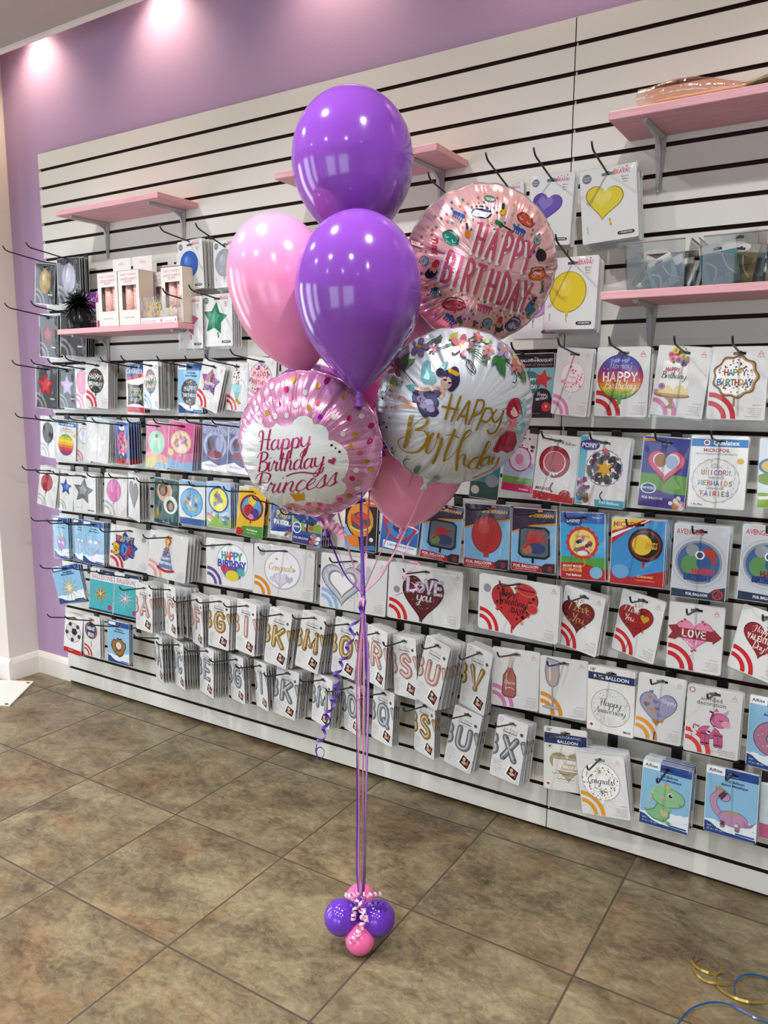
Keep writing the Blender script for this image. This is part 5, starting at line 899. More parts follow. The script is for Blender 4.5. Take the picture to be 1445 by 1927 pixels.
 (3.0568, 0.11, 1.2988, -0.024, 0.019, 0.1338, 0.1771, 1.3014, 0, 0.012, 0.23, 'green_edge:x', 'blue and green pack at the frame edge'),
 (0.1605, 0.11, 0.8467, 0.012, -0.019, 0.1038, 0.1913, 0.8442, 2, 0.012, 0.23, 'sky_pic:bulb', 'sky blue pack with lilac bear shaped balloon'),
 (0.2734, 0.09, 0.8439, 0.032, -0.047, 0.0992, 0.1967, 0.8442, 0, 0.012, 0.23, 'sky_pic:heart', 'sky blue pack with faint pink heart, half covered'),
 (0.388, 0.11, 0.8489, 0.103, -0.052, 0.1271, 0.1953, 0.8442, 4, 0.012, 0.23, 'sky_pic:heart', 'sky blue pack with pale pink heart in full view'),
 (0.6154, 0.1, 0.8421, 0.243, -0.11, 0.1929, 0.1836, 0.8442, 1, 0.012, 0.23, 'bday:x', 'wide white pack with multicoloured B-Day star'),
 (0.8705, 0.12, 0.843, 0.216, -0.136, 0.1823, 0.1901, 0.8442, 4, 0.02, 0.23, 'party_hat:x', 'wide white pack with red brimmed party hat'),
 (1.1754, 0.1, 0.8447, 0.143, -0.029, 0.2166, 0.1819, 0.8442, 1, 0.012, 0.23, 'bubble_hb:x', 'wide white pack with multicoloured birthday bubble'),
 (1.4541, 0.11, 0.8517, 0.248, -0.062, 0.2424, 0.19, 0.8442, 2, 0.012, 0.23, 'bubble_congrats:x', 'wide white pack with clear Congrats bubble'),
 (1.7597, 0.11, 0.8499, 0.162, -0.051, 0.2518, 0.1942, 0.8442, 2, 0.012, 0.23, 'silver_heart:x', 'wide white pack with open silver heart'),
 (2.0393, 0.11, 0.8491, 0.126, -0.046, 0.2581, 0.1901, 0.8442, 4, 0.012, 0.23, 'love_you:x', 'wide white pack with dark red Love You heart'),
 (2.3594, 0.11, 0.8509, -0.084, -0.012, 0.271, 0.178, 0.8442, 1, 0.012, 0.23, 'valentine:x', "wide white pack with red Valentine's Day heart"),
 (2.5642, 0.11, 0.8411, -0.207, -0.13, 0.1327, 0.181, 0.8442, 3, 0.012, 0.23, 'ily:gold', 'white pack with gold lettered I Love You heart'),
 (2.7296, 0.11, 0.8539, -0.221, -0.145, 0.1294, 0.1837, 0.8442, 1, 0.012, 0.23, 'ily:white', 'white pack with white lettered I Love You heart'),
 (2.8686, 0.11, 0.8487, 0.024, -0.003, 0.1403, 0.1868, 0.8442, 1, 0.012, 0.23, 'arrow:x', 'white pack with pink heart and red LOVE arrow'),
 (3.0444, 0.12, 0.8563, -0.237, -0.177, 0.1317, 0.1804, 0.8442, 1, 0.012, 0.23, 'valentine2:x', 'white pack with dark red Valentine heart'),
 (0.1988, 0.13, 0.6328, 0.092, 0.242, 0.1727, 0.1717, 0.6156, 2, 0.012, 0.23, 'sky_pic:burst', 'tilted sky blue pack with gold starburst'),
 (0.4216, 0.1, 0.6365, 0.259, -0.113, 0.1242, 0.1937, 0.6156, 0, 0.012, 0.23, 'teal_burst:c49a35', 'turquoise pack with gold starburst'),
 (0.5815, 0.1, 0.6371, 0.271, -0.11, 0.12, 0.1956, 0.6156, 1, 0.012, 0.23, 'teal_burst:c9ccd2', 'turquoise pack with silver starburst'),
 (0.2349, 0.12, 0.4084, 0.128, -0.141, 0.1081, 0.1897, 0.387, 3, 0.012, 0.23, 'soccer:x', 'white pack with red foot and soccer ball'),
 (0.3568, 0.12, 0.4213, 0.041, -0.051, 0.1067, 0.1903, 0.387, 2, 0.012, 0.23, 'homerun:x', 'white pack with navy Home Run circle'),
 (0.5201, 0.11, 0.4191, 0.09, -0.047, 0.1264, 0.1921, 0.387, 2, 0.012, 0.23, 'glove:x', 'sky blue pack with brown baseball glove'),
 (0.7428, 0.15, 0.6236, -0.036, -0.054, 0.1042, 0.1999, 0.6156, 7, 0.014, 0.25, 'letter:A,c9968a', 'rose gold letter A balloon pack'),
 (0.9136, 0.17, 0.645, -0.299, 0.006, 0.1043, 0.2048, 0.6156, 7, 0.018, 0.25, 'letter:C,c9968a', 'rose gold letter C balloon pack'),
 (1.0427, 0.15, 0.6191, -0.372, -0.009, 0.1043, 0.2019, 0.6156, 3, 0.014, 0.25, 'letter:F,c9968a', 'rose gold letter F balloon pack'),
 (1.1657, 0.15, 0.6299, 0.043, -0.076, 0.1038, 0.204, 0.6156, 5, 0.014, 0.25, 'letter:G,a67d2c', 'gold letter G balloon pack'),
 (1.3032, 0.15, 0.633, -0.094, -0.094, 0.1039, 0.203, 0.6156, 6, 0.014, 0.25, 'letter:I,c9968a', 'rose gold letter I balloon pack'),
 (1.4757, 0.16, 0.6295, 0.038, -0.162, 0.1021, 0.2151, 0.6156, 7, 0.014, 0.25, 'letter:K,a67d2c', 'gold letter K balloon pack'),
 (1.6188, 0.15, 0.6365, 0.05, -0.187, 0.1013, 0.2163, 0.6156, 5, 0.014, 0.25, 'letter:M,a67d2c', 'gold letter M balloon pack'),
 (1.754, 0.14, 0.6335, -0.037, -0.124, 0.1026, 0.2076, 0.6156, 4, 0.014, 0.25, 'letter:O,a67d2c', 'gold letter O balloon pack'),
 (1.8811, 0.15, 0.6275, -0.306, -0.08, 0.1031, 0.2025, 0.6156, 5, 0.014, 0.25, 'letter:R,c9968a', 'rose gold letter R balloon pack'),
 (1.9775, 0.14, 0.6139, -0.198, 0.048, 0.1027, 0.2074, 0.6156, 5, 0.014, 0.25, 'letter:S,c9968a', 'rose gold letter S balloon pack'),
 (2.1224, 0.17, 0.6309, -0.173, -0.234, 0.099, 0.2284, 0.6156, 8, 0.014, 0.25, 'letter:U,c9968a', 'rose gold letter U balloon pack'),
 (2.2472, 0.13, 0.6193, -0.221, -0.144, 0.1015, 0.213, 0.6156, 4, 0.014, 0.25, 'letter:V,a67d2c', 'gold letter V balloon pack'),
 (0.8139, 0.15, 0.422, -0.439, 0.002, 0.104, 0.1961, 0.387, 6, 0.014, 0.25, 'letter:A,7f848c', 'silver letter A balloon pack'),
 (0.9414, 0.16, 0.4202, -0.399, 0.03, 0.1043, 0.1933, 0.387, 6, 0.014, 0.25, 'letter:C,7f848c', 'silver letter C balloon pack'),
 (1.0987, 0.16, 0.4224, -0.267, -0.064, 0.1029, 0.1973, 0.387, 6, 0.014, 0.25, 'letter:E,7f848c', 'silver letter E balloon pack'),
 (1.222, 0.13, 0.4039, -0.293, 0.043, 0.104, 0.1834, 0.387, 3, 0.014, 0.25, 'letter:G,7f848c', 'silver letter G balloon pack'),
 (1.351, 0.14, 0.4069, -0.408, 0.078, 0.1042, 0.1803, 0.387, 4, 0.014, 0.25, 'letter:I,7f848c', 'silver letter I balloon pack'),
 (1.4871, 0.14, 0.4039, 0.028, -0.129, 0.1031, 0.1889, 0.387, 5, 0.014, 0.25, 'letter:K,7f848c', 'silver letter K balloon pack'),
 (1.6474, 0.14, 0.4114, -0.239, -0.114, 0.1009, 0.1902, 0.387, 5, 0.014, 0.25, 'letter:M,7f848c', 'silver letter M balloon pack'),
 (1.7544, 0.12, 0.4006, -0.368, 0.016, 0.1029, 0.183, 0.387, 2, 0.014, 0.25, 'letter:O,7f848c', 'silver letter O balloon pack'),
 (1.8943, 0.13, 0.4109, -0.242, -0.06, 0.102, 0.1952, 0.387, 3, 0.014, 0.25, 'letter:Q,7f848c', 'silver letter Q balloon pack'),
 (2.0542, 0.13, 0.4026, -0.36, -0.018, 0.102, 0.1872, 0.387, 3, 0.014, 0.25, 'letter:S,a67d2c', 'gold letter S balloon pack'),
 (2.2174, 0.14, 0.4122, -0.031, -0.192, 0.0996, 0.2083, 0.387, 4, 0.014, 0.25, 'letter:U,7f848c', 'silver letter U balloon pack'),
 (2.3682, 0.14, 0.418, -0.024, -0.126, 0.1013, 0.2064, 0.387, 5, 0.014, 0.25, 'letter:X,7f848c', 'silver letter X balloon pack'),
 (2.3583, 0.11, 0.63, 0.154, -0.003, 0.1477, 0.1883, 0.6156, 1, 0.012, 0.23, 'bottle:x', 'white pack with rose champagne bottle'),
 (2.5093, 0.11, 0.6306, 0.11, 0.011, 0.1417, 0.1827, 0.6156, 1, 0.012, 0.23, 'flute:x', 'white pack with champagne flute glass'),
 (2.6499, 0.11, 0.6281, -0.013, 0.021, 0.1366, 0.1971, 0.6156, 3, 0.012, 0.23, 'anniv:x', 'cream pack with confetti Happy Anniversary circle'),
 (2.7917, 0.11, 0.633, 0.092, -0.032, 0.1268, 0.1934, 0.6156, 1, 0.012, 0.23, 'silver_hearts:x', 'white pack with lavender heart of gold hearts'),
 (2.9309, 0.13, 0.6329, 0.058, -0.011, 0.1364, 0.1886, 0.6156, 3, 0.012, 0.23, 'unicorn:x', 'white air-filled pack with pink unicorn'),
 (3.0726, 0.11, 0.6285, -0.06, 0.01, 0.1203, 0.198, 0.6156, 0, 0.012, 0.23, 'airise:donut', 'sky blue pack with pink doughnut, cut by frame'),
 (2.5188, 0.1, 0.4104, 0.158, 0.029, 0.129, 0.2017, 0.387, 0, 0.012, 0.23, 'holo:x', 'cream pack with gold chevron anniversary heart'),
 (2.6323, 0.13, 0.368, -0.061, 0.161, 0.1452, 0.1861, 0.3108, 5, 0.012, 0.23, 'congrats:x', 'white pack with black and gold Congrats circle'),
 (2.8215, 0.12, 0.3824, 0.02, -0.017, 0.1332, 0.1917, 0.3108, 5, 0.012, 0.23, 'airise:green', 'blue pack with green crowned dinosaur'),
 (2.9872, 0.12, 0.4143, -0.017, 0.016, 0.1319, 0.194, 0.387, 2, 0.012, 0.23, 'airise:pink', 'blue pack with pink crowned dinosaur'),
 (3.1124, 0.1, 0.4253, -0.043, 0.029, 0.1199, 0.1913, 0.387, 0, 0.012, 0.23, 'pink_edge:x', 'pink footed pack at lower frame corner'),
 (2.2856, 0.09, 2.001, -0.122, 0.034, 0.0943, 0.1783, 1.9872, 2, 0.012, 0.23, 'brava:heart,c8c8cc', 'white pack with pale heart behind birthday balloon'),
 (2.4229, 0.11, 2.0024, 0.057, -0.043, 0.125, 0.1894, 1.9872, 3, 0.012, 0.23, 'brava:heart,6a55a8', 'white pack with a violet heart'),
 (2.5734, 0.11, 1.9984, 0.157, 0.089, 0.1453, 0.1888, 1.9872, 5, 0.012, 0.23, 'brava:heart,d8c640', 'white pack with a yellow heart'),
 (2.1102, 0.08, 1.9891, -0.083, 0.02, 0.0953, 0.1794, 1.9872, 1, 0.012, 0.23, 'brava:oval,cccccc', 'white pack mostly hidden by birthday balloon top'),
 (2.49, 0.11, 1.7769, -0.106, -0.029, 0.1536, 0.195, 1.7586, 4, 0.012, 0.23, 'brava:oval,dcc232', 'white pack with a yellow round balloon'),
 (2.3762, 0.08, 1.7703, 0.004, -0.005, 0.1408, 0.2077, 1.7586, 1, 0.012, 0.23, 'brava:oval,b88cc8', 'white pack behind the yellow round one'),
 (1.0258, 0.11, 1.9601, -0.042, 0.035, 0.1338, 0.1784, 1.911, 5, 0.012, 0.23, 'brava:oval,2f5cb0', 'white pack with a blue round balloon'),
 (1.2028, 0.11, 1.9447, -0.101, 0.006, 0.1316, 0.165, 1.911, 2, 0.012, 0.23, 'brava:oval,a0a4aa', 'white pack behind the top of pink balloon'),
 (1.0299, 0.12, 1.7557, -0.1, -0.013, 0.1396, 0.1893, 1.6824, 3, 0.012, 0.23, 'brava:star,c64f90', 'white pack with a magenta star'),
 (1.1611, 0.115, 1.7578, 0.006, -0.002, 0.1447, 0.1861, 1.7586, 4, 0.012, 0.23, 'brava:star,1e7d56', 'white pack with a green star'),
]

rr = random.Random(11)
for (X, d, Z, ya, ro, w, h, zg, nb, sp, L, design, desc) in PACKS:
    letter = design.startswith('letter'); nm = 'letter_balloon_pack' if letter else 'balloon_pack'
    hz = Z - .016 * cos(ro)
    # nearest groove that lets the arm rise gently to the card
    g = min((groove(k) for k in range(1, 32)), key=lambda z: abs(hz - (z - .027) - .10 * d))
    hook, sl = make_hook(X + .016 * sin(ro) * cos(ya), g, d, hz, L, 'black peg hook carrying the ' + desc)
    p = make_pack(design, w, h, nm)
    p.location = (X, -d, Z); p.rotation_euler = (0, -ro, ya)
    tag(p, desc + ', at the front of its hook', 'letter balloon pack' if letter else 'balloon pack', 'letter balloon packs on hooks' if letter else 'foil balloon packs on hooks')
    for k in range(nb):
        y = -d + sp * (k + 1) * rr.uniform(.92, 1.0)
        if y > -.012: break
        c = copy_tree(p); c.location = (X + rr.uniform(-.003, .003), y, Z - sl * (y + d) + rr.uniform(-.001, .001)); c.rotation_euler = (0, -ro * rr.uniform(.7, 1.0), ya * rr.uniform(.85, 1.0))
        c['label'] = ('pack hanging directly behind the ' if k == 0 else '%s pack back from the ' % NTH[k]) + desc

# ------------------------------------------------------------------ shelves on brackets
def shelf(x0, x1, ztop, label, brackets, depth=.20, th=.021):
    e = tag(empty('wall_shelf', ((x0 + x1) / 2, 0, ztop)), label, 'shelf', 'pink shelves on grey brackets')
    cx = (x0 + x1) / 2; b = MB(); b.box((x0 - cx, -depth, -th), (x1 - cx, -.0012, 0), pink_wood); bevel(b.build('board', e), .0015, 1)
    for bx in brackets:
        b = MB(); x = bx - cx; z0 = -th - .0005
        # pressed steel bracket: tapering wall leg and shelf leg with a raised rib
        def leg(P, n):  # P list of (along, width)
            pass
        q = .0015
        prof = [(-.014, 0), (.014, 0)]
        wl = [(-.016, -.018), (-.013, -.020), (-.009, -.035), (-.0065, -.13), (-.0055, -.142)]
        # wall leg (flat against the slats)
        zs = [(0, .015), (-.03, .014), (-.09, .009), (-.142, .006)]
        vs = []
        for z, w in zs: vs += [(x - w, -.0035, z0 + z), (x - w * .3, -.010, z0 + z), (x + w * .3, -.010, z0 + z), (x + w, -.0035, z0 + z), (x + w, -.0012, z0 + z), (x - w, -.0012, z0 + z)]
        b.add(vs, [(6 * i + k, 6 * i + (k + 1) % 6, 6 * i + 6 + (k + 1) % 6, 6 * i + 6 + k) for i in range(3) for k in range(6)] + [tuple(range(18, 24))], grey_metal)
        ys = [(-.003, .015), (-.03, .014), (-.09, .010), (-.175, .007)]
        vs = []
        for y, w in ys: vs += [(x - w, y, z0 - .0025), (x - w * .3, y, z0 - .010), (x + w * .3, y, z0 - .010), (x + w, y, z0 - .0025), (x + w, y, z0), (x - w, y, z0)]
        b.add(vs, [(6 * i + (k + 1) % 6, 6 * i + k, 6 * i + 6 + k, 6 * i + 6 + (k + 1) % 6) for i in range(3) for k in range(6)] + [tuple(range(18, 24))], grey_metal)
        # curved web in the corner
        P = [(-.003, -.045)] + [(-.048 + .045 * cos(t), -.048 + .045 * sin(t)) for t in [pi / 2 * i / 6 for i in range(7)]] + [(-.06, -.003)] + [(-.0035, -.003)]
        P = [(-.006, -.07), (-.012, -.045), (-.022, -.024), (-.045, -.013), (-.075, -.007), (-.003, -.003)]
        k = len(P); vs = [(x - .004, y, z0 + z) for y, z in P] + [(x + .004, y, z0 + z) for y, z in P]
        b.add(vs, [tuple(range(k)), tuple(reversed(range(k, 2 * k)))] + [(i, k + i, k + (i + 1) % k, (i + 1) % k) for i in range(k)], grey_metal)
        br = b.build('bracket', e)
        for sx, sz in ((-.008, -.033), (.008, -.033), (0, -.134)):
            s = MB(); s.lathe([(.0001, .003), (.0032, .0024), (.0036, 0)], screw_m, Matrix.Translation((x + sx, -.0035 if sz > -.1 else -.006, z0 + sz)) @ Matrix.Rotation(radians(90), 4, 'X'), 10); s.build('screw', br)
    return e
shelf(0.375, 0.965, 2.121, 'short pink shelf on the far left, empty, high on the slatted wall', (0.437, 0.885))
shelf(1.510, 2.108, 2.110, 'short pink shelf behind the top purple balloon, empty', (1.60, 2.015))
shelf(2.598, 3.260, 2.106, 'pink shelf at top right holding the peach cellophane parcel', (2.682, 3.17))
shelf(0.342, 1.046, 1.657, 'pink shelf at left holding the party popper boxes', (0.405, 0.985))
shelf(2.598, 3.260, 1.667, 'pink shelf at right holding two clear bins', (2.682, 3.17))

# ---- things standing on the low left shelf
SZ = 1.6575
cream = pmat('cream_box_card', 'd9cfbf', 0.5); box_white = pmat('white_box_card', 'd8d0cc', 0.45); popper_m = pmat('pink_popper_card', 'e6b3ac', 0.45)
def popper_box(x, y, rz, label, face=True, h=.205, w=.112, dep=.075):
    e = tag(empty('party_popper_box', (x, y, SZ), (0, 0, rz)), label, 'party popper box', 'party popper boxes on the shelf')
    m = MB(); t = .002
    m.box((-w / 2, -dep / 2 + t, 0), (-w / 2 + t, dep / 2, h), box_white); m.box((w / 2 - t, -dep / 2 + t, 0), (w / 2, dep / 2, h), cream)
    m.box((-w / 2, dep / 2 - t, 0), (w / 2, dep / 2, h), box_white); m.box((-w / 2, -dep / 2, 0), (w / 2, dep / 2, t), box_white); m.box((-w / 2, -dep / 2, h - t), (w / 2, dep / 2, h), box_white)
    # front panel with the window cut out
    out = [(-w / 2, 0), (w / 2, 0), (w / 2, h), (-w / 2, h)]; win = [(-.036, .058), (.040, .058), (.040, .150), (-.036, .150)]
    vs, fs = cdt(out, [win]); m.add([(a, -dep / 2, b) for a, b in vs], fs, box_white)
    a = Art(m, lambda X, Y, l: (X, -dep / 2 - .00008 * l, Y + h), w, h)
    a.text(.5, .10, .075, 'PARTY POPPERS', 'b5727c', maxw=.8); a.stroke([(.2, .135), (.8, .135)], .008, 'd8b0b4', smooth=False); a.text(.5, .175, .07, 'LANCES-CONFETTI', 'b5727c', maxw=.8); a.text(.5, .225, .07, 'DE FETE', 'b5727c', maxw=.4); a.text(.5, .87, .05, 'CONFETTI POPPERS', 'c49a9e', maxw=.5)
    m.build('box', e)
    for i, px in enumerate((-.02, .024)):
        c = MB(); M = Matrix.Translation((px, -.006, .004)); c.lathe([(.0001, 0), (.0215, 0), (.0215, .17), (.0001, .17)], popper_m, M, 24)
        R = random.Random(i); 
        for k in range(26):
            t = -pi / 2 + R.uniform(-1.3, 1.3); z = R.uniform(.05, .155); q = .0217
            c.add([(px + q * cos(t + u * .09), -.006 + q * sin(t + u * .09), z + v * .004) for u, v in ((-1, 0), (0, -1), (1, 0), (0, 1))], [(0, 1, 2, 3)], ink(R.choice(['8a6a4a', 'b8934f', '7a5a48', 'cf8f86'])))
        c.build('popper_tube', e)
    tb = MB(); hole = [(-.016, h + .037), (.016, h + .037), (.016, h + .044), (.004, h + .044), (.004, h + .049), (-.004, h + .049), (-.004, h + .044), (-.016, h + .044)]
    vs, fs = cdt([(-w / 2 + .004, h - .01), (w / 2 - .004, h - .01), (w / 2 - .004, h + .062), (-w / 2 + .004, h + .062)], [hole])
    tb.add([(a, dep / 2 + .0005, b) for a, b in vs], fs, box_white); tb.add([(a, dep / 2 + .0015, b) for a, b in vs], [tuple(reversed(f)) for f in fs], box_white); tb.build('hang_tab', e)
popper_box(0.652, -.150, .02, 'white party popper box with pink tubes, first from the black tinsel weight')
popper_box(0.772, -.150, .04, 'white party popper box with cream side, between its two sisters')
popper_box(0.985, -.128, .0, 'white party popper box behind the Make a Wish block')
popper_box(0.700, -.062, .0, 'white party popper box behind the first one, only its tab showing')
popper_box(0.862, -.062, -.05, 'cream sided party popper box at the back, between second and third')

clear_box = clear_mat('clear_box_plastic', 'f6f4f2', 0.7, 0.06, .3, 40)
gold_m = pmat('gold_lettering', 'b8923c', 0.28, 0.8); candle_m = pmat('gold_candle', 'cdb47a', 0.35, 0.5)
def candle_box(x, y, rz, label, word, w=.125, h=.098, dep=.028):
    e = tag(empty('candle_box', (x, y, SZ), (0, 0, rz)), label, 'candle box', 'clear candle boxes on the shelf')
    m = MB(); m.box((-w / 2, -dep / 2, 0), (w / 2, dep / 2, h), clear_box); m.build('clear_box', e)
    k = MB(); k.box((-w / 2 + .001, -dep / 2 - .0004, .0015), (w / 2 - .001, -dep / 2 + .001 - .0006, .022), pmat('pale_pink_label', 'efd3d6', .5)); a = Art(k, lambda X, Y, l: (X, -dep / 2 - .0005 - .00006 * l, Y + h), w, h); a.text(.35, .94, .05, 'BIRTHDAY CANDLE', 'b86a7a', maxw=.55); a.rect(.78, .82, .9, .97, 'f6f4f2')
    for i in range(6): a.stroke([(.795 + i * .018, .84), (.795 + i * .018, .95)], .008, '2a2a2a', smooth=False)
    k.build('label_strip', e)
    g = MB(); a = Art(g, lambda X, Y, l: (X, -.003 - .0003 * l, Y + h), w, h, matf=lambda c: gold_m)
    if word: a.caps(.48, .42, .17, 'MAKE', gold_m, .22); a.script(.5, .68, .13, 'a Wish', gold_m, .25)
    else:
        a.caps(.4, .66, .38, 'S', candle_m, .26)
    g.build('gold_candle', e)
candle_box(0.905, -.178, .05, 'clear candle box lettered MAKE a Wish in gold, at shelf front', True)
candle_box(1.003, -.180, .02, 'clear candle box right of the Make a Wish one', False, .066)

# black tinsel balloon weight
tin = pmat('black_foil_tinsel', '0c0c0e', 0.22, 0.3, 0.6); tin_base = pmat('black_foil_wrap', '101012', 0.25, 0.3, .6)
e = tag(empty('tinsel_balloon_weight', (0.428, -.150, SZ)), 'black foil tinsel balloon weight at the left end of the low shelf', 'balloon weight')
m = MB(); m.lathe([(.0001, 0), (.040, 0), (.042, .02), (.036, .05), (.022, .075), (.010, .09)], tin_base, Matrix.Identity(4), 18); m.build('foil_wrap', e)
m = MB(); R = random.Random(5)
for k in range(260):
    th = R.uniform(0, 2 * pi); ph = R.uniform(-.75, 1.45); L = R.uniform(.045, .078); d = Vector((cos(th) * cos(ph), sin(th) * cos(ph), sin(ph))); s = d.orthogonal().normalized(); s.rotate(Matrix.Rotation(R.uniform(0, 6.28), 3, d)); c = Vector((0, 0, .098)); bend = Vector((0, 0, -.018 if ph < .4 else -.004))
    m.strip([c + d * .004, c + d * L * .6, c + d * L + bend], [s * .0022, s * .0032, s * .0004], tin)
for k in range(46):
    th = 2 * pi * k / 46; m.strip([Vector((.030 * cos(th), .030 * sin(th), .085)), Vector((.053 * cos(th), .053 * sin(th), .045)), Vector((.051 * cos(th + .1), .051 * sin(th + .1), .004))], [Vector((-sin(th), cos(th), 0)) * .0026] * 3, tin)
m.build('tinsel_burst', e)
def header_pack(x, y, rz, z, label, w, h, top, bars):
    o = MB(); o.box((-w / 2, -.0008, 0), (w / 2, .0008, h), white_card); a = Art(o, lambda X, Y, l: (X, -.0009 - .00006 * l, Y + h), w, h, (-w / 2, -h, w / 2, 0)); a.rect(0, 0, 1, top, '6a2a86'); a.poly([(0, top * .3), (1, top), (0, top)], 'a8348c'); a.script(.5, top * .55, .14, 'Princess', 'e0cbe8', .2)
    R = random.Random(3)
    for u, v in bars: a.star(u, v, .2, '6e6e74', 9, .6, R.random()); a.star(u, v, .13, 'c4c4ca', 7, .5, R.random())
    a.rect(.05, .78, .95, 1, 'a8347c'); ob = tag(o.build('decoration_pack'), label, 'decoration pack', 'purple header packs by the tinsel weight'); ob.location = (x, y, z); ob.rotation_euler = (0, 0, rz); return ob
header_pack(0.545, -.118, .25, SZ + .0005, 'white pack with purple header and silver rosettes, behind the tinsel weight', .085, .150, .30, [(.6, .45), (.6, .66)])
header_pack(0.425, -.085, .0, SZ + .0005, 'magenta headed pack standing behind the black tinsel weight', .13, .150, .42, [(.4, .6), (.7, .62)])

# ---- clear bins on the right shelf with loose packs inside
BZ = 1.6675
def bin_(x, label):
    w, dep, h, t = .165, .17, .115, .0022
    e = tag(empty('clear_bin', (x, -.098, BZ)), label, 'clear bin', 'clear acrylic bins')
    m = MB(); m.box((-w / 2 + .012, -dep / 2, 0), (w / 2 - .012, dep / 2, t), ACRYLIC); m.build('bin_floor', e)
    def wallp(a, b, name, handle=False):
        a0, b0 = Vector(a), Vector(b); n = Vector(((b0 - a0).y, -(b0 - a0).x, 0)).normalized(); lean = n * .012 
        L = (b0 - a0).length; out = [(0, 0), (L, 0), (L, h), (0, h)]; hs = []
        if handle: hs = [[(L / 2 + .036 * cos(q) * (1 if abs(cos(q)) > 2 else 1), h * .72 + .013 * sin(q)) for q in [2 * pi * i / 20 for i in range(20)]]]
        vs, fs = cdt(out, hs); d = (b0 - a0).normalized(); P = lambda u, v, o: a0 + d * u + Vector((0, 0, v)) + lean * (v / h) + n * o
        m = MB(); m.add([P(u, v, 0) for u, v in vs], fs, ACRYLIC); m.add([P(u, v, -t) for u, v in vs], [tuple(reversed(f)) for f in fs], ACRYLIC)
        ring = [P(0, h, .0006), P(L, h, .0006)]; m.tube(ring, .0016, pmat('acrylic_edge', '8d8b88', .15, 0, .6), 6); m.build(name, e)
    x0 = w / 2 - .012; y0 = dep / 2
    wallp((-x0, -y0, 0), (x0, -y0, 0), 'bin_front', True); wallp((x0, -y0, 0), (x0, y0, 0), 'bin_side'); wallp((x0, y0, 0), (-x0, y0, 0), 'bin_back', True); wallp((-x0, y0, 0), (-x0, -y0, 0), 'bin_side')
def loose_pack(x, y, z, rot, w, h, col, label, txt=None):
    m = MB(); m.box((-w / 2, -.001, 0), (w / 2, .001, h), pmat('loose_' + col, col, .3, .2)); a = Art(m, lambda X, Y, l: (X, -.0011 - .00006 * l, Y + h), w, h); a.rect(0, 0, 1, .20, 'c9c7c4'); a.poly([(.1, .3), (.5, .26), (.9, .34), (.8, .7), (.2, .9)], darken(col, .3)); a.stroke([(.15, .4), (.4, .6), (.3, .9)], .05, lighten(col, .35)); a.stroke([(.6, .3), (.7, .6), (.9, .8)], .035, lighten(col, .5)); a.stroke([(.3, .3), (.55, .55), (.6, .95)], .03, darken(col, .5))
    hole = slot(0, -.012, .02, .008)
    a.fill(hole, '3a3a3c'); o = tag(m.build('loose_pack'), label, 'balloon pack', 'loose packs inside the clear bins'); o.location = (x, y, z); o.rotation_euler = rot
    s = MB(); s.box((-w / 2 - .002, -.0032, -.001), (w / 2 + .002, .0030, h + .002), SLEEVE); s.build('plastic_sleeve', o)
bin_(2.730, 'clear acrylic bin nearer the yellow heart packs, half full'); bin_(2.913, 'clear acrylic bin nearer the frame edge, with white tags')
for i in range(5): loose_pack(2.690 + i * .008, -.150 + i * .022, BZ + .004, (radians(-8 - 3 * i), radians(26 - 6 * i), radians(20)), .06, .085, ['6a5c42', '26252a', '3a4852', '5f6a70', '2c3a46'][i], '%s loose balloon pack from the front of the half full bin' % ['gold edged', 'black', 'slate', 'silver grey', 'deep blue'][i])
for i in range(4): loose_pack(2.755 + i * .008, -.160 + i * .03, BZ + .004, (radians(-10 - 4 * i), radians(-24 + 9 * i), radians(-8)), .07, .085, ['6f8f98', '50697a', '24292e', '98a4a8'][i], '%s loose pack leaning to the right in the half full bin' % ['pale blue', 'blue grey', 'charcoal', 'silver white'][i])
for i in range(6): loose_pack(2.885 + (i % 3) * .020, -.160 + i * .024, BZ + .004, (radians(-6 - 2 * i), radians((-10, 8, 3, -5, 12, -3)[i]), radians((10, -6, 4, -3, 6, 0)[i])), .085, .10, ['527f8a', '86804f', '426c7a', '6a9298', '30404a', 'a0a6a8'][i], '%s loose pack in the bin by the frame edge' % ['turquoise', 'olive gold', 'teal', 'pale aqua', 'dark slate', 'silver'][i])
loose_pack(2.905, -.020, BZ + .045, (radians(-4), radians(-5), 0), .085, .105, 'cfcdca', 'white tagged pack sticking up from the bin by the frame edge')

# ---- parcel and gold grass on the top right shelf
TZ = 2.1065
m = MB(); R = random.Random(8); rings = []; peach = pmat('peach_tulle', 'e6cdb8', .7)
for i in range(11):
    t = i / 10; x = 2.66 + .30 * t; rad = .030 * (.75 + .35 * sin(t * 5)) * (1.25 if i == 0 else 1); ring = []
    for k in range(14):
        q = 2 * pi * k / 14; ring.append((x + R.uniform(-.004, .004), -.135 + 1.35 * rad * cos(q) + R.uniform(-.003, .003), TZ + .003 + rad * .95 + rad * .95 * sin(q) * (1 if sin(q) > 0 else .98) + R.uniform(0, .003)))
    rings += ring
pc = MB(); pc.add(rings, [(14 * i + k, 14 * i + (k + 1) % 14, 14 * i + 14 + (k + 1) % 14, 14 * i + 14 + k) for i in range(10) for k in range(14)], CELLO, True)
e = tag(empty('cellophane_parcel', (0, 0, 0)), 'peach cellophane wrapped bundle lying on the top right shelf', 'wrapped bundle'); pc.build('cellophane_wrap', e)
for i in range(5):
    s = MB(); y = -.150 + i * .009; s.tube([(2.70 + .01 * i, y, TZ + .018 + .004 * (i % 3)), (2.93, -.14 + .004 * i, TZ + .022 + .004 * (i % 2))], .0035, peach, 8); s.build('rolled_stick', e)
m = MB(); gg = pmat('gold_glitter_straw', '8a7a3c', .35, .6)
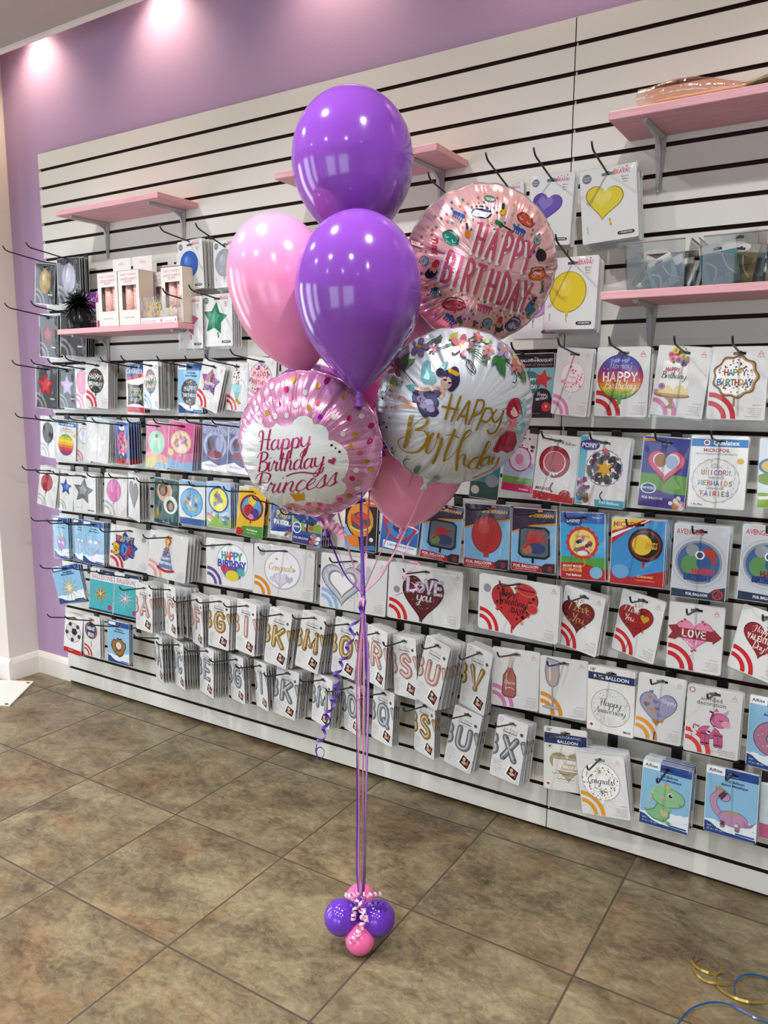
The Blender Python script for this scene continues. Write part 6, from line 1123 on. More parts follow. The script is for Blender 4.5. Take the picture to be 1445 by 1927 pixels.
for k in range(120):
    a = Vector((2.90 + R.uniform(0, .03), -.145 + R.uniform(-.02, .02), TZ + .002 + R.uniform(0, .02))); d = Vector((R.uniform(.10, .20), R.uniform(-.03, .03), R.uniform(.0, .035))); m.strip([a, a + d * .5 + Vector((0, 0, .006)), a + d], [Vector((0, .0012, .0008))] * 3, gg)
tag(m.build('glitter_straw'), 'bundle of gold glitter straw on the top right shelf at the frame edge', 'straw bundle')

# ------------------------------------------------------------------ the balloon bouquet
PR_M = [[2.14183,-0.85145,1.2867],[0.93036,0.32224,0.17493],[-0.10933,-0.21159,0.97123],[0.34998,-0.92271,-0.16162]]
FA_M = [[2.40175,-0.63544,1.37234],[0.73849,0.5961,-0.31511],[0.34438,0.06833,0.93634],[0.57968,-0.8,-0.15482]]
HB_M = [[2.39105,-0.48872,1.71069],[0.76044,0.60658,-0.23195],[0.31645,-0.03421,0.94799],[0.56709,-0.79429,-0.21797]]
PR_CLOUD = [[-0.659,0.446],[-0.542,0.49],[-0.46,0.466],[-0.373,0.415],[-0.3,0.394],[-0.237,0.411],[-0.195,0.449],[-0.138,0.404],[-0.058,0.38],[0.012,0.388],[0.055,0.443],[0.134,0.478],[0.224,0.468],[0.287,0.413],[0.297,0.349],[0.37,0.334],[0.437,0.282],[0.462,0.213],[0.444,0.115],[0.513,0.092],[0.583,0.015],[0.627,-0.09],[0.623,-0.213],[0.582,-0.329],[0.517,-0.413],[0.462,-0.45],[0.499,-0.515],[0.486,-0.592],[0.427,-0.657],[0.365,-0.653],[0.333,-0.652],[0.294,-0.737],[0.223,-0.781],[0.155,-0.752],[0.078,-0.708],[0.004,-0.685],[-0.066,-0.681],[-0.147,-0.731],[-0.202,-0.689],[-0.267,-0.665],[-0.348,-0.668],[-0.46,-0.713],[-0.592,-0.73],[-0.654,-0.679],[-0.784,-0.58],[-0.867,-0.446],[-0.876,-0.242],[-0.898,-0.066],[-0.905,0.074],[-0.837,0.24],[-0.754,0.359]]
PR_TEXT = [["Happy",[-0.523,0.13],[0.199,0.086],[-0.435,0.377]],["Birthday",[-0.648,-0.151],[0.307,-0.203],[-0.54,0.096]],["Princess",[-0.849,-0.479],[0.387,-0.49],[-0.653,-0.187]]]
PR_SWOOSH = [[-0.215,-0.255],[-0.122,-0.232],[0.017,-0.235],[0.144,-0.271],[0.254,-0.279],[0.304,-0.216]]
PR_CROWN = [[-0.264,-0.501],[-0.216,-0.53],[-0.207,-0.469],[-0.179,-0.539],[-0.122,-0.477],[-0.115,-0.547],[-0.051,-0.506],[-0.076,-0.557],[-0.045,-0.53],[-0.096,-0.634],[-0.227,-0.643]]
PR_HEART = [0.43,-0.161]
PR_DOTS = {"b02468":[[-0.027,0.827],[-0.138,0.671],[0.727,0.319],[0.896,-0.039],[0.596,-0.466],[0.482,0.82],[0.942,0.145]],"d9607f":[[0.04,0.708],[-0.396,0.748],[0.347,-0.749],[-0.073,-0.715],[0.081,-0.75],[0.38,0.585],[0.77,-0.151],[-0.428,-0.795]],"b8912a":[[-0.319,0.584],[0.263,0.56],[0.063,0.918],[0.385,0.79],[0.68,0.594],[0.759,0.104],[0.69,-0.035],[0.805,-0.29],[0.016,-0.842],[-0.32,-0.72],[0.476,-0.722],[0.819,-0.427]],"ece6ea":[[-0.251,0.886],[-0.194,0.529],[-0.036,0.519],[-0.422,0.506],[-0.483,0.649],[0.624,0.154],[0.669,-0.363],[0.854,0.297],[-0.201,-0.836],[0.228,0.741],[0.602,-0.631],[0.574,-0.77],[0.555,0.384],[-0.254,0.737],[0.097,0.618]],"c718d8":[[0.389,0.42]],"2a2226":[[0.467,0.044],[0.503,0.0],[0.543,-0.063]],"f2eedd":[[0.18,-0.693],[0.101,-0.675],[0.031,-0.647],[-0.043,-0.626],[-0.325,-0.606],[-0.382,-0.623]]}
HB_LETTERS = [["H",[-0.246,0.148],[-0.157,0.14],[-0.232,0.484]],["A",[-0.081,0.134],[0.01,0.125],[-0.069,0.469]],["P",[0.107,0.112],[0.2,0.104],[0.117,0.45]],["P",[0.26,0.094],[0.356,0.085],[0.27,0.432]],["Y",[0.4,0.091],[0.5,0.082],[0.411,0.431]],["B",[-0.522,-0.286],[-0.434,-0.294],[-0.52,0.06]],["I",[-0.353,-0.301],[-0.264,-0.309],[-0.353,0.045]],["R",[-0.259,-0.313],[-0.169,-0.322],[-0.261,0.033]],["T",[-0.122,-0.324],[-0.03,-0.333],[-0.125,0.022]],["H",[0.058,-0.35],[0.153,-0.36],[0.052,-0.002]],["D",[0.239,-0.366],[0.338,-0.377],[0.227,-0.016]],["A",[0.39,-0.391],[0.494,-0.403],[0.373,-0.038]],["Y",[0.541,-0.387],[0.654,-0.401],[0.518,-0.031]]]
HB_MASKS = [[[[-0.255,0.604],[-0.134,0.624],[-0.25,0.549]],"5b5f8c"],[[[-0.553,0.222],[-0.453,0.181],[-0.577,0.168]],"1e8c7a"],[[[-0.278,-0.547],[-0.135,-0.515],[-0.258,-0.613]],"b23c4c"],[[[0.658,0.083],[0.779,0.118],[0.689,0.025]],"cc5f22"],[[[0.305,0.661],[0.422,0.627],[0.281,0.614]],"cf5240"],[[[-0.183,0.789],[-0.121,0.795],[-0.184,0.761]],"9dbdb4"],[[[0.583,-0.619],[0.69,-0.627],[0.609,-0.698]],"42508c"]]
HB_COMBS = [[[[-0.523,0.504],[-0.46,0.493],[-0.53,0.47]],"3162b4"],[[[0.253,0.522],[0.324,0.509],[0.243,0.488]],"2a58ae"],[[[-0.705,0.089],[-0.687,0.009],[-0.737,0.081]],"c8324f"],[[[0.105,-0.486],[0.188,-0.487],[0.11,-0.527]],"c0407c"],[[[-0.257,-0.744],[-0.187,-0.779],[-0.27,-0.784]],"3162b4"]]
HB_DISCS = [[[-0.784,-0.116],[-0.734,-0.1],[-0.769,-0.171]],[[-0.546,-0.45],[-0.487,-0.431],[-0.527,-0.51]],[[0.217,-0.657],[0.281,-0.641],[0.245,-0.719]],[[0.526,0.485],[0.576,0.497],[0.542,0.426]]]
HB_POLISH = [[[[-0.365,0.33],[-0.33,0.339],[-0.353,0.285]],[[-0.394,0.41],[-0.379,0.414],[-0.384,0.372]],"cc7a22","3b2c6a"],[[[-0.007,0.685],[0.041,0.697],[0.0,0.649]],[[-0.009,0.746],[0.011,0.751],[-0.004,0.714]],"ddbb22","333a40"],[[[0.078,-0.777],[0.127,-0.764],[0.098,-0.821]],[[0.055,-0.703],[0.075,-0.698],[0.074,-0.747]],"d8b41e","56606a"]]
HB_STICKS = [[[[-0.054,0.554],[0.009,0.537]],"1e7a44",0.05],[[[0.009,0.537],[0.145,0.506]],"2a2222",0.014],[[[-0.167,-0.695],[-0.116,-0.733]],"1e7a44",0.05],[[[-0.116,-0.733],[-0.027,-0.815]],"2a2222",0.014],[[[0.405,-0.698],[0.385,-0.643]],"2a2222",0.1],[[[0.382,-0.637],[0.373,-0.596]],"d89a80",0.08],[[[0.371,-0.592],[0.368,-0.555]],"c02a38",0.06],[[[-0.679,-0.258],[-0.65,-0.21]],"2a2030",0.11],[[[-0.653,-0.199],[-0.649,-0.135]],"d89a80",0.08],[[[-0.651,-0.129],[-0.634,-0.093]],"c02a38",0.07],[[[0.757,-0.206],[0.724,-0.278]],"242230",0.04],[[[0.724,-0.278],[0.712,-0.355]],"3f7fae",0.1],[[[0.801,-0.355],[0.773,-0.458]],"2f7a6a",0.06],[[[0.62,0.328],[0.648,0.316]],"201c22",0.14],[[[0.767,0.023],[0.824,-0.095]],"2f6a4a",0.03]]
HB_DOTS = [[0.453,0.39,"c8a030"],[0.639,-0.162,"c8a030"],[-0.45,-0.669,"d98a3a"],[0.229,0.59,"2f7f86"],[0.319,0.499,"c8a030"],[-0.096,0.829,"c9503f"],[-0.439,-0.745,"d98a3a"],[0.43,-0.529,"c8a030"],[-0.504,0.7,"2f7f86"],[0.422,0.302,"3a4a96"],[0.234,-0.606,"d98a3a"],[0.107,-0.83,"3a4a96"],[-0.528,0.617,"d98a3a"],[-0.602,-0.277,"2f7f86"],[0.297,-0.37,"c05f80"],[0.232,0.506,"c8a030"],[-0.242,0.4,"3f6f78"],[-0.854,-0.01,"c8a030"],[-0.001,-0.593,"3f6f78"],[0.486,0.273,"3f6f78"],[-0.868,-0.206,"c05f80"],[-0.424,-0.44,"c8a030"],[-0.063,0.46,"2f7f86"],[0.335,0.7,"c9503f"],[0.083,-0.4,"31559c"],[-0.455,0.559,"c05f80"],[-0.337,0.388,"31559c"],[-0.38,-0.571,"3a4a96"],[-0.249,-0.685,"3a4a96"],[-0.425,-0.535,"d98a3a"],[-0.842,0.291,"d98a3a"],[-0.43,0.472,"d98a3a"],[-0.247,0.639,"3a4a96"],[-0.267,0.478,"c9503f"],[-0.042,-0.552,"2f7f86"],[0.438,0.584,"c9503f"],[0.037,0.692,"3a4a96"],[-0.031,-0.656,"31559c"],[-0.863,0.056,"31559c"],[0.44,0.658,"3f6f78"],[0.049,0.569,"31559c"],[-0.164,0.431,"3a4a96"],[0.333,0.327,"c8a030"],[0.127,0.806,"c8a030"],[-0.507,-0.609,"c8a030"],[0.509,0.498,"c9503f"],[0.8,-0.122,"31559c"],[-0.128,0.701,"3a4a96"],[-0.173,-0.582,"d98a3a"],[-0.774,-0.279,"3f6f78"],[-0.625,0.635,"3f6f78"],[-0.369,-0.366,"c9503f"],[0.718,0.03,"c05f80"],[0.295,0.549,"3a4a96"],[-0.615,0.564,"3a4a96"],[0.003,0.514,"3a4a96"],[0.435,0.527,"2f7f86"],[0.164,0.495,"3a4a96"],[-0.057,0.557,"d98a3a"],[0.552,0.448,"c9503f"],[-0.145,-0.662,"31559c"],[0.055,-0.519,"c8a030"],[0.339,0.39,"3f6f78"],[0.562,-0.541,"31559c"],[-0.631,0.405,"c05f80"],[0.15,0.334,"c9503f"],[0.132,-0.543,"c8a030"],[-0.33,0.772,"c05f80"],[-0.473,-0.467,"2f7f86"],[0.574,0.392,"2f7f86"],[-0.252,0.733,"3f6f78"],[0.121,0.69,"d98a3a"],[-0.185,-0.487,"3a4a96"],[-0.25,0.802,"c8a030"],[-0.662,-0.432,"c05f80"],[-0.7,-0.538,"c8a030"],[-0.848,-0.152,"d98a3a"],[-0.344,0.502,"3f6f78"],[-0.783,0.264,"c05f80"],[-0.201,-0.742,"d98a3a"],[0.659,-0.229,"c9503f"],[0.566,-0.607,"c8a030"],[0.775,0.202,"c05f80"],[-0.576,-0.369,"d98a3a"],[0.616,-0.477,"c05f80"],[-0.572,0.409,"2f7f86"],[-0.131,-0.736,"31559c"],[-0.329,0.651,"c8a030"],[0.821,0.096,"c05f80"],[-0.881,0.151,"c9503f"],[0.266,0.39,"c9503f"],[0.217,0.336,"31559c"],[0.793,-0.004,"d98a3a"],[0.265,0.71,"3f6f78"],[0.012,-0.691,"c8a030"],[0.167,-0.732,"3a4a96"],[-0.075,0.66,"3a4a96"],[0.546,0.556,"3a4a96"],[0.371,-0.601,"3f6f78"],[0.251,-0.511,"c8a030"],[-0.786,0.431,"c8a030"],[0.365,-0.377,"c9503f"],[0.383,0.43,"3a4a96"],[0.17,0.576,"31559c"],[-0.136,-0.535,"c9503f"],[-0.682,-0.368,"d98a3a"],[-0.254,-0.339,"3a4a96"],[-0.442,0.387,"c9503f"],[0.324,-0.454,"31559c"],[0.788,-0.34,"c8a030"],[-0.71,0.421,"3f6f78"],[0.324,-0.667,"d98a3a"],[0.42,-0.658,"2f7f86"],[-0.155,0.596,"d98a3a"],[-0.139,-0.445,"c05f80"],[0.251,0.289,"2f7f86"],[0.708,-0.195,"c9503f"],[-0.115,0.524,"c8a030"],[0.626,0.247,"2f7f86"],[-0.66,0.487,"c9503f"],[-0.025,0.69,"c9503f"],[-0.776,0.207,"c9503f"],[0.745,0.144,"c9503f"],[0.023,-0.859,"c8a030"],[0.001,-0.79,"2f7f86"],[0.68,0.185,"c8a030"],[-0.791,-0.006,"c05f80"],[0.306,-0.53,"c9503f"],[-0.224,-0.391,"c9503f"],[0.627,-0.37,"c05f80"],[0.482,-0.486,"c05f80"],[-0.384,0.645,"c05f80"],[-0.619,-0.514,"2f7f86"],[-0.054,0.398,"31559c"],[-0.203,-0.834,"31559c"],[-0.289,-0.436,"2f7f86"],[0.047,0.478,"d98a3a"],[-0.247,-0.479,"c9503f"],[-0.087,-0.678,"31559c"],[0.543,-0.483,"31559c"],[-0.789,-0.358,"2f7f86"],[0.691,-0.375,"3a4a96"],[-0.389,0.418,"c8a030"],[-0.106,-0.785,"2f7f86"],[0.522,0.342,"31559c"],[0.471,-0.698,"31559c"],[-0.239,-0.628,"c9503f"],[0.691,-0.498,"d98a3a"],[0.136,-0.384,"c05f80"],[-0.367,-0.692,"d98a3a"],[0.655,-0.428,"c05f80"],[0.532,-0.409,"2f7f86"],[0.39,-0.772,"2f7f86"],[-0.636,-0.612,"c05f80"],[0.458,-0.433,"3f6f78"],[0.118,0.418,"c05f80"],[-0.316,0.711,"c9503f"],[-0.041,-0.862,"3f6f78"],[-0.48,0.445,"2f7f86"],[0.059,0.415,"c9503f"],[-0.442,0.676,"c8a030"],[-0.244,-0.551,"c9503f"],[0.086,-0.685,"31559c"],[-0.01,-0.446,"d98a3a"],[-0.743,0.311,"2f7f86"],[0.727,-0.257,"c8a030"],[-0.01,-0.385,"c9503f"],[0.203,0.699,"c05f80"],[0.28,-0.724,"3a4a96"],[-0.576,-0.451,"3f6f78"],[0.723,-0.427,"3f6f78"]]
FA_HAPPY = [[[-0.21,0.198],[-0.182,-0.1]],[[-0.104,0.208],[-0.103,0.059],[-0.107,-0.095]],[[-0.265,0.029],[-0.173,0.041],[-0.086,0.051]],[[-0.044,-0.059],[-0.018,0.074],[0.013,0.194],[0.038,0.065],[0.066,-0.071]],[[-0.038,-0.002],[0.05,0.007]],[[0.103,0.237],[0.108,0.075],[0.104,-0.065]],[[0.099,0.229],[0.161,0.252],[0.195,0.212],[0.188,0.108],[0.111,0.032]],[[0.231,0.176],[0.221,0.042],[0.22,-0.098]],[[0.229,0.169],[0.294,0.188],[0.339,0.12],[0.306,0.03],[0.228,0.017]],[[0.363,0.195],[0.348,0.109],[0.393,0.053],[0.446,0.109],[0.459,0.209]],[[0.459,0.209],[0.472,0.047],[0.449,-0.061],[0.396,-0.095],[0.353,-0.064]]]
FA_BIRTH = [[[-0.569,-0.21],[-0.529,-0.407],[-0.489,-0.612]],[[-0.461,-0.46],[-0.502,-0.433],[-0.494,-0.302],[-0.44,-0.194],[-0.386,-0.173],[-0.363,-0.218],[-0.402,-0.295],[-0.45,-0.349],[-0.365,-0.321],[-0.302,-0.354],[-0.286,-0.453],[-0.318,-0.578],[-0.398,-0.65],[-0.506,-0.656],[-0.577,-0.593],[-0.572,-0.523],[-0.514,-0.462]],[[-0.26,-0.338],[-0.258,-0.488],[-0.236,-0.558],[-0.198,-0.566],[-0.173,-0.439]],[[-0.256,-0.31],[-0.247,-0.318]],[[-0.173,-0.439],[-0.185,-0.287],[-0.18,-0.344],[-0.128,-0.344],[-0.11,-0.507],[-0.099,-0.679]],[[-0.026,-0.187],[-0.025,-0.339],[-0.019,-0.488],[0.006,-0.594]],[[-0.105,-0.279],[-0.031,-0.253],[0.056,-0.259]],[[0.006,-0.594],[0.064,-0.513],[0.12,-0.274],[0.17,-0.16],[0.146,-0.129],[0.106,-0.207],[0.119,-0.424],[0.204,-0.663]],[[0.157,-0.553],[0.179,-0.446],[0.222,-0.46],[0.249,-0.555],[0.3,-0.576]],[[0.404,-0.413],[0.343,-0.446],[0.318,-0.55],[0.357,-0.597],[0.406,-0.572],[0.428,-0.446]],[[0.428,-0.446],[0.459,-0.237],[0.447,-0.192],[0.417,-0.212],[0.424,-0.391],[0.433,-0.548],[0.479,-0.56],[0.495,-0.485]],[[0.525,-0.373],[0.466,-0.412],[0.457,-0.495],[0.498,-0.521],[0.531,-0.476],[0.53,-0.377],[0.56,-0.47],[0.606,-0.477]],[[0.583,-0.375],[0.596,-0.445],[0.637,-0.457],[0.657,-0.365]],[[0.657,-0.365],[0.678,-0.481],[0.63,-0.56],[0.532,-0.651],[0.475,-0.722]]]
